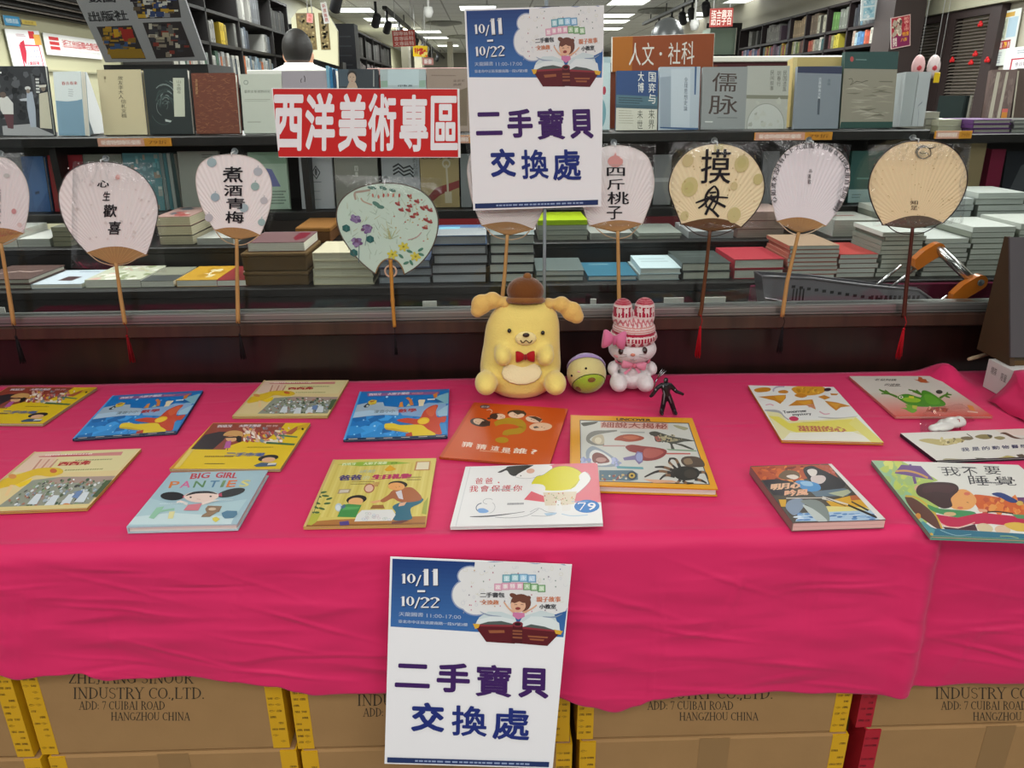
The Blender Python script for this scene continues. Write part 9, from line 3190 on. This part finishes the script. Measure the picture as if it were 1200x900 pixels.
a_.ell(q(868, 352, .0055), (26 * k4, .002, 14 * k4), '#3a3d42', None, 12, 8)
for (x, y) in ((838, 540), (932, 540)):
 a_.ell(q(x, y, .0032), (12 * k4, .002, 18 * k4), '#4a4e52', None, 10, 8)
for (x, y) in ((790, 385), (938, 385)):
 a_.ell(q(x, y, .003), (9 * k4, .002, 9 * k4), '#8a8f92', None, 10, 8)
a_.build('silver_armour', PLASTIC, t)
m4 = MB()
m4.ell(q(868, 314, .0028), (13 * k4, .0022, 15 * k4), '#6a6d70', None, 12, 8)
m4.build('face_mask', PLASTIC, t)
c4 = MB()
c4.tube([q(764, 425, .004), q(785, 330, .004), q(800, 300, .004)], [.0012, .0014, .0016], '#9a9da0', 8)
for dx in (-10, 0, 12):
 c4.tube([q(800, 300, .004), q(828 + dx, 262 + dx * .4, .005), q(856 + dx * 1.3, 228 + dx * .9, .004)], [.0012, .0011, .0005], '#a8abae', 6)
c4.build('silver_claw', METAL, t)
rest(t)
# ---- clear bag with a white trinket by the frog book
p = at_z(1108, 500, TZ)
t = thing('trinket_bag', 'clear plastic bag with a white folded trinket beside the frog book', 'bag', (p.x, p.y, TZ))
b = MB()
PB = [at_z(u, v, TZ + .006) for u, v in ((1079, 505), (1143, 492), (1137, 478), (1078, 484))]
cc = sum(PB, Vector()) / 4
gx = (PB[1] - PB[0]) * .5
gy = (PB[3] - PB[0]) * .5
W3 = []
cen = at_z(1111, 496, TZ + .016)
for (du, dv, rx, ry, rz, rot) in ((-.014, -.008, .03, .016, .010, 20), (.018, .008, .026, .019, .012, 15), (.034, .012, .012, .017, .012, 0), (-.036, -.012, .016, .012, .008, 30), (0, .016, .02, .012, .008, 40)):
 b.ell((cen.x + du, cen.y + dv, TZ + rz + .002), (rx, ry, rz), '#d4d2cc', Matrix.Rotation(R(rot), 3, 'Z'), 16, 10)
fuse(b, 'white_trinket', PLASTIC, t, .002, 2, col='#d4d2cc')
rb_ = MB()
rb_.tube([(cen.x + .024, cen.y - .010, TZ + .004), (cen.x + .021, cen.y - .004, TZ + .0265), (cen.x + .019, cen.y + .014, TZ + .021)], .0009, '#a83040', 6)
rb_.build('red_thread', CLOTHY, t)
sb = MB()
rr = random.Random(8)
for sg in (1, 0):
 g = []
 for i in range(11):
  row = []
  for j in range(15):
   u_, v_ = j / 14, i / 10
   e = min(u_, 1 - u_, v_, 1 - v_)
   kk = min(1, e * 5)
   q_ = PB[0].lerp(PB[1], u_).lerp(PB[3].lerp(PB[2], u_), v_)
   z = TZ + .003 + (.026 * kk * (.75 + .25 * rr.random()) if sg else 0)
   row.append((q_.x, q_.y, z))
  g.append(row)
 sb.grid(g if sg else [r_[::-1] for r_ in g], '#8a8a8a', True)
sb.build('clear_bag', node_mat('thin_clear_film', lambda *a: _sleeve(*a, .8)), t)
# ============================================================ RIGHT END: WEDGE EASEL ON A WHITE BOX
XS = 1.275
a_, b_, c_ = at_x(1145, 407, XS), at_x(1183, 431, XS), at_x(1177, 277, XS)
t = thing('easel_block', 'dark grey wedge shaped easel board with brown wooden side at the right end', 'easel', (XS + .2, (a_.y + b_.y) / 2, b_.z))
zl = (a_.z + b_.z) / 2
yb_ = min(a_.y, 1.912)
side = [(yb_, zl), (b_.y, zl), (c_.y - .018, c_.z), (min(c_.y, 1.912), c_.z)]
mb = MB()
mb.prism([(y, z) for y, z in side], (XS, 0, 0), (0, 1, 0), (0, 0, 1), (1, 0, 0), .012, '#4a3826')
mb.build('wooden_side', PM('raw_brown_wood', .7, .2, mottle=.15), t)
mb = MB()
mb.prism([(y, z) for y, z in side], (XS + .46, 0, 0), (0, 1, 0), (0, 0, 1), (1, 0, 0), .012, '#4a3826')
mb.build('far_side', _pm['raw_brown_wood'], t)
mb = MB()
y0_, z0_, y1_, z1_ = b_.y, zl, c_.y - .018, c_.z
nrm = Vector((0, -(z1_ - z0_), (y1_ - y0_))).normalized()
P = [Vector((XS - .002, y0_, z0_ + .02)), Vector((XS + .474, y0_, z0_ + .02)), Vector((XS + .474, y1_, z1_)), Vector((XS - .002, y1_, z1_))]
P[0].y = P[1].y = y0_ + (y1_ - y0_) * .02 / (z1_ - z0_)
Fp = [v_ + nrm * .006 for v_ in P]
Bk = [v_ + nrm * .0004 for v_ in P]
mb.add(Fp + Bk, [(0, 1, 2, 3), (7, 6, 5, 4), (0, 4, 5, 1), (1, 5, 6, 2), (2, 6, 7, 3), (3, 7, 4, 0)], '#4c494b')
mb.build('grey_board', PAINT, t)
MB().box(XS + .0125, y0_ + .004, zl, XS + .4595, yb_, zl + .012, '#5a4428').build('base_board', _pm['raw_brown_wood'], t)
bt = [at_z(u, v, zl - .002) for u, v in ((1157, 421), (1197, 441))]
bb = at_z(1188, 464, TZ + .001)
d = (bt[1] - bt[0])
d.z = 0
d.normalize()
n_ = Vector((-d.y, d.x, 0))
if n_.x < 0:
 n_ = -n_
st_ = bt[0] - d * .0
L_ = .42
poly = [(0, 0), (L_, 0), (L_, .36), (0, .36)]
t = thing('white_box', 'white cardboard box under the grey wedge easel, half covered by pink cloth', 'box', st_)
mb = MB()
O_ = Vector((bt[0].x + .004, bt[0].y, TZ + .0008))
mb.prism(poly, O_, d, n_, (0, 0, 1), zl - .002 - TZ, '#c9c6c2')
A = Art(L_, zl - .002 - TZ)
for k in range(4):
 A.TP(['精裝', '限量', '圖冊', '全集'][k], 4 + k * 9, 18 + 6 * k, 9 + k * 9, 44 + 6 * k, '#3a3536', 0)
A.lines(20, 58, 44, 70, 1, '#8a8486', 3, .4)
oa = MB()
A.put(mb, O_, d, (0, 0, 1))
mb.build('box_body', CARD, t)
g = []
for i in range(12):
 row = []
 for j in range(10):
  s_ = .10 + .30 * i / 11
  f = j / 9
  if f < .45:
   q_ = O_ + d * s_ + n_ * (-.004 + (.45 - f) * -.10 * 0) + Vector((0, 0, (zl - TZ) * (f / .45)))
   q_ = q_ - n_ * (.05 * (1 - f / .45) ** 2)
  else:
   q_ = O_ + d * s_ + n_ * ((f - .45) * .07) + Vector((0, 0, zl - TZ + .0005))
  q_.z += .004 * math.sin(i * 1.7 + j) * (1 if i > 0 else 0) + .002
  row.append(tuple(q_))
 g.append(row)
mb = MB()
mb.grid([r_ for r_ in g], '#ffffff', True)
ob = mb.build('cloth_flap', PINK, None, O_)
m_ = ob.modifiers.new('thickness', 'SOLIDIFY')
m_.thickness = .0016
tag(ob, 'bunched pink cloth flap lying over the white box corner at the right edge', 'cloth')
p0, p1 = at_y(1135, 421, 1.86), at_y(1153, 416, 1.885)
o = MB().tube([p0, p0.lerp(p1, .3), p1, p1 + (p1 - p0) * 1.2], [.004, .0055, .0055, .0055], '#b09a7c', 10).build('wooden_stick', BAMBOO, None, p0)
tag(o, 'thin pale wooden stick poking out beside the wedge easel', 'stick')
# ============================================================ LOWER DATE POSTER
yt, ybm = 1.083, 1.040
q = [at_y(458, 652, yt), at_y(670, 662, yt), at_y(648, 900, ybm), at_y(450, 895.5, ybm)]
ex = ((q[1] - q[0]) + (q[2] - q[3]))
ey = ((q[0] - q[3]) + (q[1] - q[2]))
W_, H_ = ex.length / 2, ey.length / 2
ex.normalize(); ey.normalize()
sk = ex.dot(ey) / 2
ex, ey = (ex - ey * sk).normalized(), (ey - ex * sk).normalized()
c = sum(q, Vector()) / 4
lp = poster('white second-hand exchange poster with date, fixed to the front of the pink cloth', (c - ex * W_ / 2 - ey * H_ / 2, ex, ey, W_, H_))
en = ex.cross(ey)
O_ = c - ex * W_ / 2 - ey * H_ / 2
for k in (.2, .8):
 a = O_ + ex * W_ * k + ey * (H_ - .10)
 MB_ = MB()
 fbox(MB_, a, ex, ey, en, -.012, .012, 0, .04, -.03, -.0014, '#d9d9d6')
 MB_.build('adhesive_pad', PAPER, lp)
